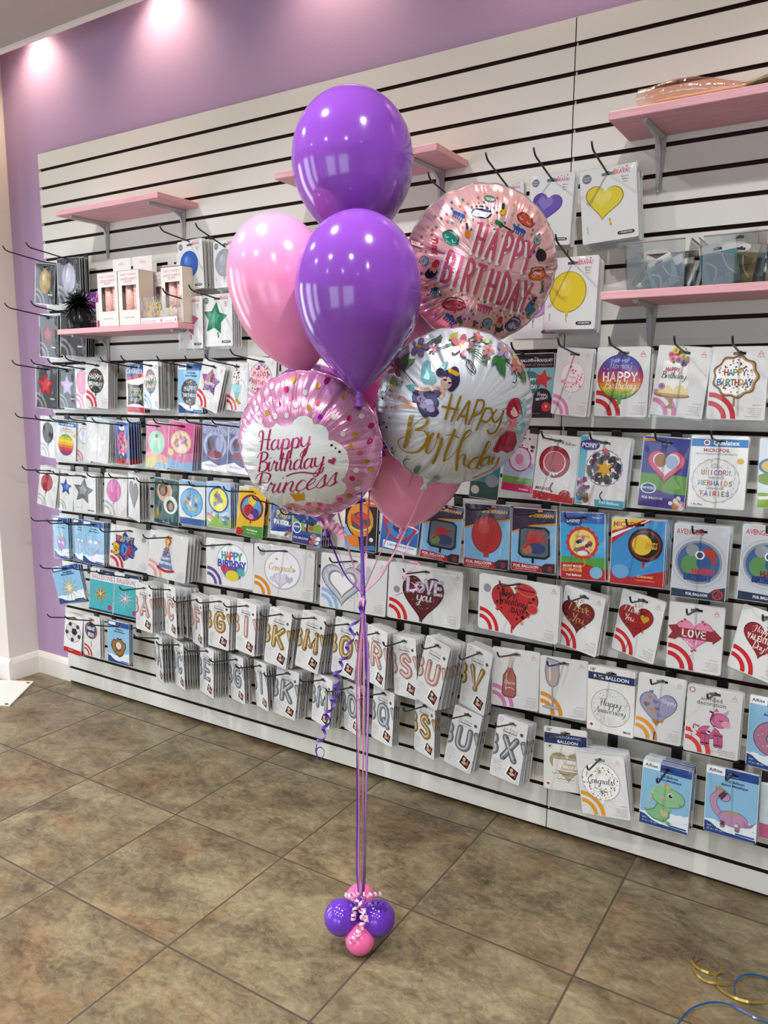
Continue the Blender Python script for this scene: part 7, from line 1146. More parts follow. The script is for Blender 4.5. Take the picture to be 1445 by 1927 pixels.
FA_ART = [["p","8cc3c9",[[-0.618,0.257],[-0.639,0.354],[-0.641,0.417],[-0.602,0.481],[-0.558,0.463],[-0.485,0.375],[-0.425,0.293],[-0.454,0.222],[-0.554,0.203]]],["p","9fcad0",[[-0.441,0.404],[-0.441,0.469],[-0.386,0.549],[-0.352,0.533],[-0.363,0.472],[-0.408,0.404]]],["p","6fb3b8",[[-0.749,0.101],[-0.68,0.148],[-0.612,0.14],[-0.638,0.061],[-0.692,0.065]]],["s","d6ae9e",0.05,[[-0.539,-0.07],[-0.667,-0.083],[-0.727,-0.061],[-0.779,-0.065]]],["s","c9a99c",0.045,[[-0.542,-0.099],[-0.675,-0.136],[-0.777,-0.203]]],["e","3d3350",[[-0.576,0.073],[-0.508,0.101],[-0.553,0.007]]],["e","3d3350",[[-0.535,-0.006],[-0.453,0.027],[-0.506,-0.086]]],["e","3d3350",[[-0.439,-0.05],[-0.344,-0.014],[-0.405,-0.143]]],["e","3d3350",[[-0.35,-0.072],[-0.284,-0.047],[-0.326,-0.136]]],["e","3d3350",[[-0.422,-0.114],[-0.366,-0.091],[-0.402,-0.17]]],["e","3d3350",[[-0.385,0.025],[-0.314,0.052],[-0.36,-0.044]]],["e","3d3350",[[-0.583,0.016],[-0.53,0.037],[-0.564,-0.036]]],["e","3d3350",[[-0.298,-0.066],[-0.274,-0.057],[-0.289,-0.089]]],["e","7d7088",[[-0.533,0.104],[-0.484,0.123],[-0.518,0.059]]],["e","7d7088",[[-0.526,0.025],[-0.477,0.045],[-0.51,-0.02]]],["e","7d7088",[[-0.433,0.007],[-0.378,0.028],[-0.415,-0.043]]],["e","7d7088",[[-0.387,-0.044],[-0.34,-0.026],[-0.371,-0.088]]],["e","7d7088",[[-0.483,-0.04],[-0.441,-0.023],[-0.469,-0.079]]],["e","2e2745",[[-0.467,0.103],[-0.404,0.104],[-0.467,0.05]]],["e","3d3350",[[-0.378,0.157],[-0.338,0.225],[-0.333,0.131]]],["s","d6ae9e",0.045,[[-0.349,0.228],[-0.445,0.195],[-0.521,0.146],[-0.625,0.121]]],["s","d6ae9e",0.04,[[-0.341,0.204],[-0.303,0.192],[-0.316,0.133]]],["e","3b3358",[[-0.418,0.393],[-0.37,0.411],[-0.402,0.345]]],["e","3b3358",[[-0.26,0.463],[-0.209,0.481],[-0.241,0.408]]],["e","3b3358",[[-0.293,0.38],[-0.198,0.388],[-0.288,0.291]]],["s","3b3358",0.09,[[-0.234,0.427],[-0.211,0.357],[-0.241,0.267]]],["e","d9b3a6",[[-0.316,0.307],[-0.253,0.329],[-0.292,0.238]]],["s","332b45",0.02,[[-0.351,0.333],[-0.336,0.328],[-0.327,0.339]]],["s","332b45",0.02,[[-0.292,0.318],[-0.275,0.313],[-0.264,0.325]]],["s","c9a520",0.05,[[-0.314,0.453],[-0.273,0.45],[-0.226,0.443]]],["e","a81f38",[[0.618,0.276],[0.73,0.299],[0.669,0.157]]],["e","dcb6a8",[[0.645,0.244],[0.715,0.258],[0.671,0.184]]],["p","c77a86",[[0.585,0.131],[0.708,0.158],[0.76,0.028],[0.63,-0.005]]],["p","8fc0c6",[[0.66,0.378],[0.739,0.432],[0.821,0.3],[0.794,0.188]]],["p","8fc0c6",[[0.699,0.045],[0.794,0.188],[0.895,0.088],[0.848,-0.032]]],["p","a3243e",[[0.618,-0.015],[0.757,-0.002],[0.845,-0.122],[0.859,-0.245],[0.772,-0.294],[0.67,-0.271],[0.628,-0.318],[0.552,-0.305],[0.555,-0.206],[0.56,-0.116]]],["s","7f1830",0.02,[[0.639,-0.025],[0.659,-0.152],[0.702,-0.265]]],["s","dcb6a8",0.035,[[0.602,0.094],[0.562,-0.015],[0.482,-0.136]]],["s","4a6a50",0.012,[[-0.665,0.623],[-0.511,0.794]]],["s","4a6a50",0.012,[[-0.649,0.611],[-0.495,0.776]]],["s","4a6a50",0.012,[[-0.635,0.604],[-0.5,0.737]]],["s","4a6a50",0.012,[[-0.442,0.709],[-0.373,0.746]]],["s","4a6a50",0.012,[[-0.527,0.633],[-0.394,0.726]]],["s","4a6a50",0.012,[[-0.179,0.838],[0.003,0.908]]],["s","4a6a50",0.012,[[-0.172,0.803],[0.014,0.845]]],["s","4a6a50",0.012,[[-0.196,0.857],[-0.057,0.973]]],["s","4a6a50",0.012,[[-0.234,0.67],[-0.156,0.634]]],["s","4a6a50",0.012,[[-0.902,0.156],[-0.934,-0.142]]],["s","4a6a50",0.012,[[-0.84,0.267],[-0.612,0.14]]],["s","5f8a6a",0.01,[[-0.174,0.753],[-0.093,0.705],[0.096,0.658]]],["s","5f8a6a",0.01,[[-0.174,0.753],[-0.069,0.728],[0.092,0.67]]],["s","5f8a6a",0.01,[[-0.174,0.753],[-0.044,0.751],[0.089,0.681]]],["s","5f8a6a",0.01,[[-0.174,0.753],[-0.019,0.774],[0.086,0.693]]],["s","5f8a6a",0.01,[[-0.174,0.753],[0.007,0.797],[0.083,0.704]]],["s","4a4a48",0.012,[[-0.157,0.639],[-0.15,0.578],[-0.083,0.53],[-0.021,0.519],[-0.034,0.572],[-0.099,0.627],[-0.157,0.639]]],["s","4a4a48",0.01,[[-0.142,0.632],[-0.085,0.581],[-0.032,0.534]]],["p","6f9a5c",[[-0.846,0.29],[-0.785,0.313],[-0.748,0.37],[-0.725,0.441],[-0.788,0.406],[-0.836,0.358]]],["p","85ab74",[[-0.864,0.307],[-0.816,0.352],[-0.802,0.415],[-0.805,0.482],[-0.85,0.427],[-0.877,0.367]]],["p","4f8a55",[[0.196,0.807],[0.148,0.771],[0.138,0.721],[0.15,0.668],[0.192,0.713],[0.215,0.76]]],["p","3f7d4a",[[0.196,0.807],[0.189,0.709],[0.257,0.64],[0.36,0.59],[0.345,0.692],[0.3,0.775]]],["p","4f8a55",[[0.211,0.811],[0.25,0.771],[0.314,0.766],[0.389,0.779],[0.337,0.815],[0.277,0.832]]],["p","c6c85a",[[-0.419,0.779],[-0.365,0.797],[-0.336,0.842],[-0.321,0.899],[-0.377,0.871],[-0.416,0.833]]],["p","c9cf7a",[[-0.39,0.765],[-0.321,0.761],[-0.256,0.8],[-0.196,0.857],[-0.274,0.85],[-0.344,0.824]]],["p","a8cf8a",[[-0.024,0.9],[0.018,0.885],[0.067,0.9],[0.118,0.93],[0.068,0.939],[0.018,0.933]]],["p","b7bb66",[[-0.879,0.004],[-0.849,0.055],[-0.858,0.105],[-0.887,0.15],[-0.911,0.094],[-0.915,0.041]]],["p","4f7f4a",[[0.564,0.727],[0.557,0.669],[0.607,0.632],[0.685,0.607],[0.679,0.666],[0.646,0.712]]],["p","c9c34a",[[0.413,0.863],[0.419,0.832],[0.455,0.822],[0.507,0.823],[0.49,0.843],[0.462,0.859]]],["p","4f7a4f",[[-0.232,-0.937],[-0.196,-0.908],[-0.196,-0.852],[-0.212,-0.79],[-0.249,-0.822],[-0.264,-0.868]]],["p","4f7a4f",[[-0.232,-0.937],[-0.179,-0.958],[-0.145,-0.964],[-0.134,-0.96],[-0.176,-0.921],[-0.21,-0.907]]],["p","6f8a6a",[[0.007,-0.962],[0.069,-0.973],[0.092,-0.938],[0.11,-0.881],[0.053,-0.878],[0.011,-0.898]]],["p","4f6f50",[[-0.599,-0.769],[-0.561,-0.797],[-0.53,-0.818],[-0.518,-0.817],[-0.552,-0.773],[-0.585,-0.753]]],["s","4a5a4a",0.014,[[-0.226,-0.949],[-0.335,-0.916],[-0.408,-0.85],[-0.413,-0.778],[-0.377,-0.765]]],["s","3a3a3a",0.012,[[0.31,0.777],[0.426,0.72],[0.516,0.629],[0.511,0.565],[0.471,0.561]]],["e","7c6a92",[[-0.657,0.607],[-0.612,0.626],[-0.65,0.578]]],["e","7c6a92",[[-0.685,0.533],[-0.66,0.497],[-0.71,0.513]]],["e","7c6a92",[[-0.757,0.527],[-0.786,0.485],[-0.779,0.543]]],["e","7c6a92",[[-0.772,0.596],[-0.779,0.586],[-0.752,0.621]]],["e","7c6a92",[[-0.711,0.647],[-0.694,0.685],[-0.682,0.65]]],["e","c98a2a",[[-0.718,0.583],[-0.696,0.592],[-0.713,0.562]]],["e","c76f80",[[-0.187,0.789],[-0.128,0.808],[-0.178,0.754]]],["e","c76f80",[[-0.223,0.703],[-0.192,0.658],[-0.256,0.68]]],["e","c76f80",[[-0.315,0.699],[-0.352,0.652],[-0.344,0.719]]],["e","c76f80",[[-0.335,0.783],[-0.387,0.798],[-0.319,0.818]]],["e","c76f80",[[-0.254,0.838],[-0.244,0.895],[-0.216,0.84]]],["e","d9a030",[[-0.264,0.762],[-0.236,0.772],[-0.258,0.737]]],["e","a8647c",[[-0.846,0.277],[-0.802,0.297],[-0.837,0.247]]],["e","a8647c",[[-0.869,0.2],[-0.842,0.163],[-0.893,0.177]]],["e","a8647c",[[-0.939,0.188],[-0.965,0.142],[-0.954,0.2]]],["e","a8647c",[[-0.942,0.253],[-0.946,0.235],[-0.932,0.285]]],["e","a8647c",[[-0.902,0.314],[-0.899,0.363],[-0.873,0.319]]],["e","c08a3a",[[-0.904,0.248],[-0.883,0.259],[-0.898,0.227]]],["e","b39ac2",[[0.381,0.897],[0.429,0.876],[0.382,0.879]]],["e","b39ac2",[[0.325,0.836],[0.351,0.797],[0.289,0.817]]],["e","b39ac2",[[0.233,0.834],[0.193,0.795],[0.207,0.852]]],["e","b39ac2",[[0.223,0.907],[0.173,0.92],[0.246,0.937]]],["e","b39ac2",[[0.319,0.921],[0.302,0.927],[0.349,0.91]]],["e","d0a640",[[0.292,0.888],[0.323,0.895],[0.294,0.866]]],["e","dca3a6",[[0.114,0.826],[0.153,0.837],[0.119,0.805]]],["e","dca3a6",[[0.088,0.775],[0.107,0.748],[0.067,0.761]]],["e","dca3a6",[[0.029,0.773],[0.004,0.745],[0.011,0.786]]],["e","dca3a6",[[0.018,0.824],[-0.016,0.833],[0.029,0.845]]],["e","dca3a6",[[0.071,0.857],[0.078,0.891],[0.096,0.857]]],["e","c97a6a",[[0.064,0.811],[0.081,0.816],[0.067,0.795]]],["e","dfa9b4",[[-0.538,0.63],[-0.515,0.638],[-0.534,0.615]]],["e","dfa9b4",[[-0.551,0.593],[-0.539,0.575],[-0.564,0.583]]],["e","dfa9b4",[[-0.588,0.591],[-0.603,0.571],[-0.6,0.599]]],["e","dfa9b4",[[-0.597,0.626],[-0.618,0.632],[-0.591,0.641]]],["e","dfa9b4",[[-0.566,0.65],[-0.564,0.673],[-0.551,0.651]]],["e","d98a90",[[-0.568,0.618],[-0.557,0.622],[-0.566,0.607]]],["e","c77a78",[[0.586,0.778],[0.623,0.75],[0.586,0.753]]],["e","c77a78",[[0.534,0.719],[0.559,0.687],[0.503,0.704]]],["e","c77a78",[[0.451,0.72],[0.416,0.687],[0.427,0.735]]],["e","c77a78",[[0.439,0.779],[0.393,0.792],[0.457,0.804]]],["e","c77a78",[[0.524,0.816],[0.528,0.82],[0.561,0.797]]],["e","d0803a",[[0.503,0.763],[0.53,0.768],[0.506,0.745]]],["e","c77a80",[[-0.048,0.923],[-0.018,0.932],[-0.046,0.906]]],["e","c77a80",[[-0.071,0.881],[-0.058,0.86],[-0.088,0.87]]],["e","c77a80",[[-0.117,0.88],[-0.138,0.857],[-0.13,0.89]]],["e","c77a80",[[-0.123,0.92],[-0.148,0.928],[-0.113,0.937]]],["e","c77a80",[[-0.079,0.947],[-0.069,0.973],[-0.06,0.947]]],["e","c98a50",[[-0.088,0.91],[-0.074,0.915],[-0.087,0.898]]],["e","3a3440",[[-0.973,0.019],[-0.965,0.025],[-0.969,0.008]]],["e","3a3440",[[-0.974,-0.038],[-0.966,-0.032],[-0.97,-0.05]]],["e","3a3440",[[-0.945,-0.09],[-0.936,-0.085],[-0.941,-0.102]]],["e","3a3440",[[-0.952,-0.203],[-0.944,-0.197],[-0.948,-0.215]]],["e","3a3440",[[-0.927,-0.301],[-0.929,-0.296],[-0.923,-0.314]]],["e","3a3440",[[-0.9,-0.352],[-0.893,-0.346],[-0.896,-0.365]]],["e","3a3440",[[-0.921,-0.163],[-0.912,-0.158],[-0.917,-0.175]]],["e","3a3440",[[-0.975,-0.015],[-0.975,-0.008],[-0.975,-0.026]]],["e","3a3440",[[-0.815,-0.427],[-0.807,-0.421],[-0.81,-0.44]]],["e","3a3440",[[-0.842,-0.492],[-0.837,-0.486],[-0.834,-0.505]]],["e","3a3440",[[-0.804,-0.551],[-0.797,-0.544],[-0.796,-0.564]]],["e","3a3440",[[-0.921,-0.321],[-0.916,-0.315],[-0.916,-0.334]]],["e","3a3440",[[-0.762,-0.47],[-0.754,-0.464],[-0.757,-0.483]]],["e","3a3440",[[-0.608,-0.709],[-0.6,-0.703],[-0.602,-0.725]]],["e","3a3440",[[-0.775,-0.592],[-0.776,-0.59],[-0.764,-0.605]]],["e","a8862a",[[-0.83,0.07],[-0.819,0.076],[-0.826,0.057]]],["e","a8862a",[[-0.787,0.118],[-0.776,0.123],[-0.783,0.105]]],["e","a8862a",[[-0.877,-0.023],[-0.866,-0.017],[-0.873,-0.036]]],["e","a8862a",[[-0.855,-0.03],[-0.844,-0.024],[-0.851,-0.043]]],["e","a8862a",[[-0.86,-0.082],[-0.849,-0.076],[-0.856,-0.095]]],["e","a8862a",[[-0.856,-0.232],[-0.845,-0.226],[-0.851,-0.246]]],["e","a8862a",[[-0.799,-0.207],[-0.788,-0.201],[-0.794,-0.221]]],["e","a8862a",[[-0.78,-0.341],[-0.769,-0.335],[-0.775,-0.355]]]]

def latex(hexcol, name, rough=.13):
    m = pmat(name, hexcol, rough, 0, .55); b = m.node_tree.nodes['Principled BSDF']
    b.inputs['Coat Weight'].default_value = .15; b.inputs['Coat Roughness'].default_value = .05
    b.inputs['Subsurface Weight'].default_value = .12; b.inputs['Subsurface Radius'].default_value = (.02, .012, .02); b.inputs['Subsurface Scale'].default_value = 1.0
    return m
lat_purple = latex('7f43ad', 'purple_latex'); lat_pink = latex('f193bd', 'pink_latex', .2); lat_deep = latex('6230b0', 'violet_latex'); lat_rose = latex('e86aa4', 'rose_latex')
rib_p = pmat('purple_ribbon', '5b33a4', .3, 0, .6); rib_l = pmat('lilac_ribbon', 'b888c4', .3, 0, .6); rib_k = pmat('pink_ribbon', 'd894b4', .3, 0, .6); rib_w = pmat('blush_ribbon', 'e2b4c8', .28, 0, .6)
FACE = Vector((-fw.x, -fw.y, 0)).normalized(); SIDE = Vector((rt.x, rt.y, 0)).normalized()
TEAR = [(0, 0), (.012, .20), (.04, .40), (.08, .57), (.13, .71), (.20, .84), (.28, .935), (.37, .985), (.45, 1), (.53, .97), (.61, .915), (.68, .83), (.75, .71), (.82, .56), (.88, .41), (.93, .27), (.965, .16), (.985, .095), (1, .05)]
TOP = Vector((2.221, -.749, .90)); BASE = Vector((2.216, -.752, .13))
def ribbon_path(neck, seed):
    R = random.Random(seed); ox, oy = R.uniform(-.016, .014), R.uniform(-.012, .012)
    j = SIDE * ox * .25 + FACE * oy * .2
    mid = (neck * .5 + (TOP + j) * .5) + Vector((0, 0, -.02))
    P = [neck, mid, TOP + j + Vector((0, 0, .02)), TOP + j - Vector((0, 0, .02))]
    for t in (.2, .45, .7, .9): P.append(TOP + (BASE - TOP) * t + SIDE * ox * (1.1 if t < .5 else .9) + FACE * oy)
    P.append(BASE + SIDE * ox * .5 + FACE * oy * .5 + Vector((0, 0, .0)))
    return [Vector(p) for p in catmull([tuple(p) for p in P], 8)]
def ribbon(mat, neck, seed, parent, wd=.0024):
    R = random.Random(seed * 7 + 1); P = ribbon_path(neck, seed); m = MB(); a0 = R.uniform(-.6, .6); W_ = []
    for i, p in enumerate(P): a = a0 + .9 * sin(i * .11 + seed); W_.append((SIDE * cos(a) + FACE * sin(a)) * wd)
    m.strip(P, W_, mat); o = m.build('ribbon', parent); return o
def latex_balloon(p0, p1, width, mat, label, rib, seed, blunt=1.0):
    """p0 neck, p1 crown"""
    p0, p1 = Vector(p0), Vector(p1); H = (p1 - p0).length; ax = (p1 - p0).normalized()
    e = tag(empty('latex_balloon', p0), label, 'balloon', 'balloons of the bouquet')
    pr = [((r if t < .45 else r ** blunt) * width / 2, (1 - t) * H) for t, r in TEAR]; pr2 = []
    for q in catmull(pr, 4): pr2.append((max(q[0], .0002), q[1]))
    M = ax.to_track_quat('Z', 'Y').to_matrix().to_4x4()
    m = MB(); m.lathe(pr2, mat, M, 72); m.build('balloon_skin', e)
    k = MB(); k.lathe([(.008, .004), (.0058, -.004), (.0085, -.009), (.0075, -.014), (.004, -.018), (.0105, -.028), (.0122, -.032), (.0105, -.031), (.003, -.02)], mat, M, 18); k.build('knot', e)
    r = ribbon(rib, p0 - ax * .016, seed, e); r.matrix_parent_inverse = Matrix.Translation(-p0); return e
latex_balloon([2.1258, -0.6314, 1.7403], [2.1104, -0.641, 2.1218], 0.2926, lat_purple, 'purple latex balloon at the very top of the bouquet', rib_p, 1, 0.95)
latex_balloon([2.2777, -0.8489, 1.4082], [2.2753, -0.8504, 1.787], 0.2699, lat_purple, 'purple latex balloon in front, below the topmost one', rib_p, 2, 0.95)
latex_balloon([2.0614, -0.7602, 1.457], [1.9811, -0.8106, 1.8177], 0.2490, lat_pink, 'pink latex balloon on the left side of the bouquet', rib_k, 3, 0.7)
latex_balloon([2.1722, -0.4843, 1.0466], [2.2209, -0.4538, 1.4213], 0.2919, lat_pink, 'pink latex balloon hanging low behind the fairy balloon', rib_k, 4, 0.7)
latex_balloon([2.0627, -0.4585, 1.3464], [2.1209, -0.422, 1.7818], 0.3046, lat_pink, 'pink latex balloon mostly hidden between front purple and fairy balloons', rib_k, 5, 0.7)
latex_balloon([2.0195, -0.6271, 1.0628], [1.9785, -0.6529, 1.4819], 0.2800, lat_purple, 'purple latex balloon peeking over the princess balloon', rib_p, 6, 0.95)

# ---- round foil balloons with printed fronts
HZ = .56
def prof(q): return HZ * max(0.0, 1 - min(q, 1.0) ** 2.4) ** .62
def crimp(q, th, seed):
    n1, n2, n3 = 34 + seed, 23 + seed, 53 + seed
    s = .50 * abs(sin(n2 * th / 2 + seed)) + .32 * abs(sin(n1 * th / 2 + 2.1 * seed + 1.3 * sin(th * 3))) + .18 * abs(sin(n3 * th / 2))
    f = 0.0
    for i in range(13):
        t = (th - (2 * pi * i / 13 + .22 * sin(i * 7.3 + seed)) + pi) % (2 * pi) - pi
        f += (.6 + .4 * sin(i * 3.1 + seed)) * math.exp(-(t / (.030 + .01 * q)) ** 2)
    return -(.042 * q ** 5 + .010 * q ** 2.2) * (1 - s) - .055 * f * max(0, min(1, (q - .42) / .5)) ** 1.5
def foil_point(x, y, seed, side=1, lift=0.0):
    q = hypot(x, y); th = atan2(y, x); k = 1 + .0045 * sin(19 * th + seed) * q ** 6 + .003 * sin(31 * th) * q ** 6
    z = max(prof(q) + crimp(q, th, seed) * (1 - max(0, q - .97) / .03 if q > .97 else 1), 0.0) + lift
    return Vector((x * k * (1 + lift * .6), y * k * (1 + lift * .6), z * side))
def foil_balloon(M4, R_, seed, base, back, label, draw, rib, tail_mat):
    c, r, u, n = (Vector(v) for v in M4)
    M = Matrix((r, u, n)).transposed().to_4x4(); M.translation = c
    e = tag(empty('foil_balloon'), label, 'balloon', 'balloons of the bouquet'); e.matrix_world = M
    m = MB(); rad = [0.0] + [1 - (1 - i / 46) ** 1.7 for i in range(1, 47)]; NT = 440
    for side, mat in ((1, base), (-1, back)):
        vs = []
        for q in rad:
            for k in range(NT): th = 2 * pi * k / NT; vs.append(foil_point(q * cos(th), q * sin(th), seed, side) * R_)
        fs = []
        for i in range(len(rad) - 1):
            for k in range(NT):
                f = (i * NT + k, i * NT + (k + 1) % NT, (i + 1) * NT + (k + 1) % NT, (i + 1) * NT + k); fs.append(f if side < 0 else tuple(reversed(f)))
        m.add(vs, fs, mat, True)
    # heat-sealed rim
    vs = []
    for q in (.990, 1.014):
        for k in range(NT): th = 2 * pi * k / NT; p = foil_point(cos(th), sin(th), seed) * R_ * q; p.z = (.006 * sin(23 * th + seed)) * R_ * (1 if q > 1 else .2); vs.append(p)
    m.add(vs, [(k, (k + 1) % NT, NT + (k + 1) % NT, NT + k) for k in range(NT)], back, True)
    a = Art(m, lambda x, y, l: foil_point(x, y, seed, 1, .0055 + .0007 * l) * R_, 1, 1, grid=.05, seg=9)
    draw(a); m.build('foil_body', e)
    t = MB(); Y0 = -.985 * R_
    t.add([(-.024, Y0 + .012, .004), (.024, Y0 + .012, .004), (.010, Y0 - .008, .003), (.006, Y0 - .018, .002), (.010, Y0 - .034, 0), (-.010, Y0 - .034, 0), (-.006, Y0 - .018, .002), (-.010, Y0 - .008, .003),
           (-.024, Y0 + .012, -.004), (.024, Y0 + .012, -.004), (.010, Y0 - .008, -.003), (.006, Y0 - .018, -.002), (.010, Y0 - .034, -.001), (-.010, Y0 - .034, -.001), (-.006, Y0 - .018, -.002), (-.010, Y0 - .008, -.003)],
          [(7, 6, 5, 4, 3, 2, 1, 0), (8, 9, 10, 11, 12, 13, 14, 15)] + [(i, (i + 1) % 8, 8 + (i + 1) % 8, 8 + i) for i in range(8)], tail_mat, True); t.build('filling_neck', e)
    neck = M @ Vector((0, Y0 - .018, 0)); rb = ribbon(rib, neck, seed + 20, e); rb.matrix_parent_inverse = M.inverted()
    return e
def foil_mat(name, col, metal, rough, sc=60, st=.25):
    m = pmat(name, col, rough, metal, .6); b = m.node_tree.nodes['Principled BSDF']
    tc = node(m, 'ShaderNodeTexCoord'); sp = node(m, 'ShaderNodeSeparateXYZ'); link(m, tc.outputs['Object'], sp.inputs[0])
    at = node(m, 'ShaderNodeMath', operation='ARCTAN2'); link(m, sp.outputs[1], at.inputs[0]); link(m, sp.outputs[0], at.inputs[1])
    ln = node(m, 'ShaderNodeVectorMath', operation='LENGTH'); cx = node(m, 'ShaderNodeCombineXYZ'); link(m, sp.outputs[0], cx.inputs[0]); link(m, sp.outputs[1], cx.inputs[1]); link(m, cx.outputs[0], ln.inputs[0])
    # fine radial creases towards the seam
    c2 = node(m, 'ShaderNodeCombineXYZ'); mu = node(m, 'ShaderNodeMath', operation='MULTIPLY'); mu.inputs[1].default_value = 22; link(m, at.outputs[0], mu.inputs[0]); link(m, mu.outputs[0], c2.inputs[0])
    m2 = node(m, 'ShaderNodeMath', operation='MULTIPLY'); m2.inputs[1].default_value = 14; link(m, ln.outputs[1], m2.inputs[0]); link(m, m2.outputs[0], c2.inputs[1])
    nz = node(m, 'ShaderNodeTexNoise'); nz.inputs['Scale'].default_value = .9; nz.inputs['Detail'].default_value = 2; link(m, c2.outputs[0], nz.inputs['Vector'])
    pw = node(m, 'ShaderNodeMath', operation='POWER'); pw.inputs[1].default_value = 1.6; link(m, ln.outputs[1], pw.inputs[0])
    mm = node(m, 'ShaderNodeMath', operation='MULTIPLY'); link(m, nz.outputs['Fac'], mm.inputs[0]); link(m, pw.outputs[0], mm.inputs[1])
    bp = node(m, 'ShaderNodeBump'); bp.inputs['Strength'].default_value = st; bp.inputs['Distance'].default_value = .12
    link(m, mm.outputs[0], bp.inputs['Height']); link(m, bp.outputs['Normal'], b.inputs['Normal']); return m
pr_pink = foil_mat('pearl_pink_foil', 'dc9ac2', .65, .2); fa_white = foil_mat('pearl_white_foil', 'c8cdd6', .42, .34); hb_pink = foil_mat('blush_pink_foil', 'e6b6b8', .6, .2); foil_back = foil_mat('silver_foil_back', 'c9c4ca', .7, .25)
pr_white = foil_mat('satin_white_print', 'cccfce', .18, .42)
gold_foil = pmat('gold_foil_print', '9a7a1e', .3, .65)
def pick(c): return c if not isinstance(c, str) else foil_ink(c)
def place_word(a, t, o, ex, ey, w):
    L = a.wlen(SCR, t); vx = ((ex[0] - o[0]) / L, (ex[1] - o[1]) / L); vy = ((ey[0] - o[0]) / 2, (ey[1] - o[1]) / 2); a.word(SCR, o, vx, vy, t, w, 'a81e62', 0, .36)
def draw_princess(a):
    a.matf = pick; a.fill(PR_CLOUD, pr_white)
    for c, L in PR_DOTS.items():
        for u, v in L: a.grid = 0; a.l = 1; a.ellxy(u, v, .032 if c not in ('2a2226', 'f2eedd') else .017, .036 if c not in ('2a2226', 'f2eedd') else .017, c, 0, 14)
    a.l = 4; a.matf = pick
    for t, (o, ex, ey) in ((w[0], w[1:]) for w in PR_TEXT): place_word(a, t, o, ex, ey, .027)
    a.strokexy(PR_SWOOSH, .022, 'a81e62', .8); a.grid = 0; a.fill(PR_CROWN, 'c9941e'); a.heart(PR_HEART[0] + .5, -PR_HEART[1], .055, 'b83a72', .2)
def draw_hb(a):
    a.matf = pick; a.grid = 0
    E = lambda q: (q[0][0], q[0][1], hypot(q[1][0] - q[0][0], q[1][1] - q[0][1]), hypot(q[2][0] - q[0][0], q[2][1] - q[0][1]), atan2(q[1][1] - q[0][1], q[1][0] - q[0][0]))
    for u, v, c in HB_DOTS: a.l = 1; a.ellxy(u, v, .015, .015, c, 0, 8)
    for q, c in HB_MASKS:
        x, y, rx, ry, ro = E(q); a.l = 2; a.strokexy([(x - rx * cos(ro), y - rx * sin(ro)), (x - rx * .5 * cos(ro) - ry * 1.35 * sin(ro), y - rx * .5 * sin(ro) + ry * 1.35 * cos(ro)), (x + rx * .6 * cos(ro) - ry * 1.2 * sin(ro), y + rx * .6 * sin(ro) + ry * 1.2 * cos(ro)), (x + rx * cos(ro), y + rx * sin(ro))], .014, darken(c, .35)); a.ellxy(x, y, rx, ry, darken(c, .4), ro); a.ellxy(x, y, rx * .93, ry * .9, c, ro)
        for s in (-.45, .45): a.strokexy([(x + (s - .2) * rx * cos(ro), y + (s - .2) * rx * sin(ro)), (x + s * rx * cos(ro) + ry * .3 * sin(ro), y + s * rx * sin(ro) - ry * .3 * cos(ro)), (x + (s + .2) * rx * cos(ro), y + (s + .2) * rx * sin(ro))], .012, lighten(c, .6))
    for q, c in HB_COMBS:
        x, y, rx, ry, ro = E(q); a.l = 3; ax = (cos(ro), sin(ro)); ay = (-sin(ro), cos(ro)); a.strokexy([(x - rx * ax[0] + ry * .6 * ay[0], y - rx * ax[1] + ry * .6 * ay[1]), (x + rx * ax[0] + ry * .6 * ay[0], y + rx * ax[1] + ry * .6 * ay[1])], ry * .95, c, None, False)
        for s in range(5): t = (s - 2) * .45 * rx; a.strokexy([(x + t * ax[0] + ry * .5 * ay[0], y + t * ax[1] + ry * .5 * ay[1]), (x + t * ax[0] - ry * ay[0], y + t * ax[1] - ry * ay[1])], rx * .2, c, None, False, False)
    for q in HB_DISCS:
        x, y, rx, ry, ro = E(q); a.l = 3; a.ellxy(x, y, rx, ry, '2f4a50', ro); a.ellxy(x, y, rx * .9, ry * .9, '8fbcb8', ro)
        for k in range(8): a.strokexy([(x, y), (x + rx * .7 * cos(k * .785), y + ry * .7 * sin(k * .785))], .006, '4a7a80', None, False, False)
    for q, q2, c, c2 in HB_POLISH:
        x, y, rx, ry, ro = E(q); a.l = 3; a.ellxy(x, y, rx, ry, c, ro); x2, y2, rx, ry, ro = E(q2); a.strokexy([(x2 + (x - x2) * .3, y2 + (y - y2) * .3), (x2 - (x - x2) * .35, y2 - (y - y2) * .35)], rx * 1.9, c2, None, False)
    for P, c, w in HB_STICKS: a.l = 4; a.strokexy([tuple(p) for p in P], w, c, None, False)
    a.l = 6
    for ps, col, dl in ((1, 'efe4e6', 6), (0, 'c65a76', 9)):
        for ch, o, ex, ey in HB_LETTERS:
            vx = ((ex[0] - o[0]) / .6, (ex[1] - o[1]) / .6); vy = (ey[0] - o[0], ey[1] - o[1]); s = hypot(*vy); o2 = (o[0] - .028 * ps, o[1] - .030 * ps); a.l = dl; a.grid = .05; a.seg = 4; a.word(CAPS, o2, vx, vy, ch, s * .128, col)
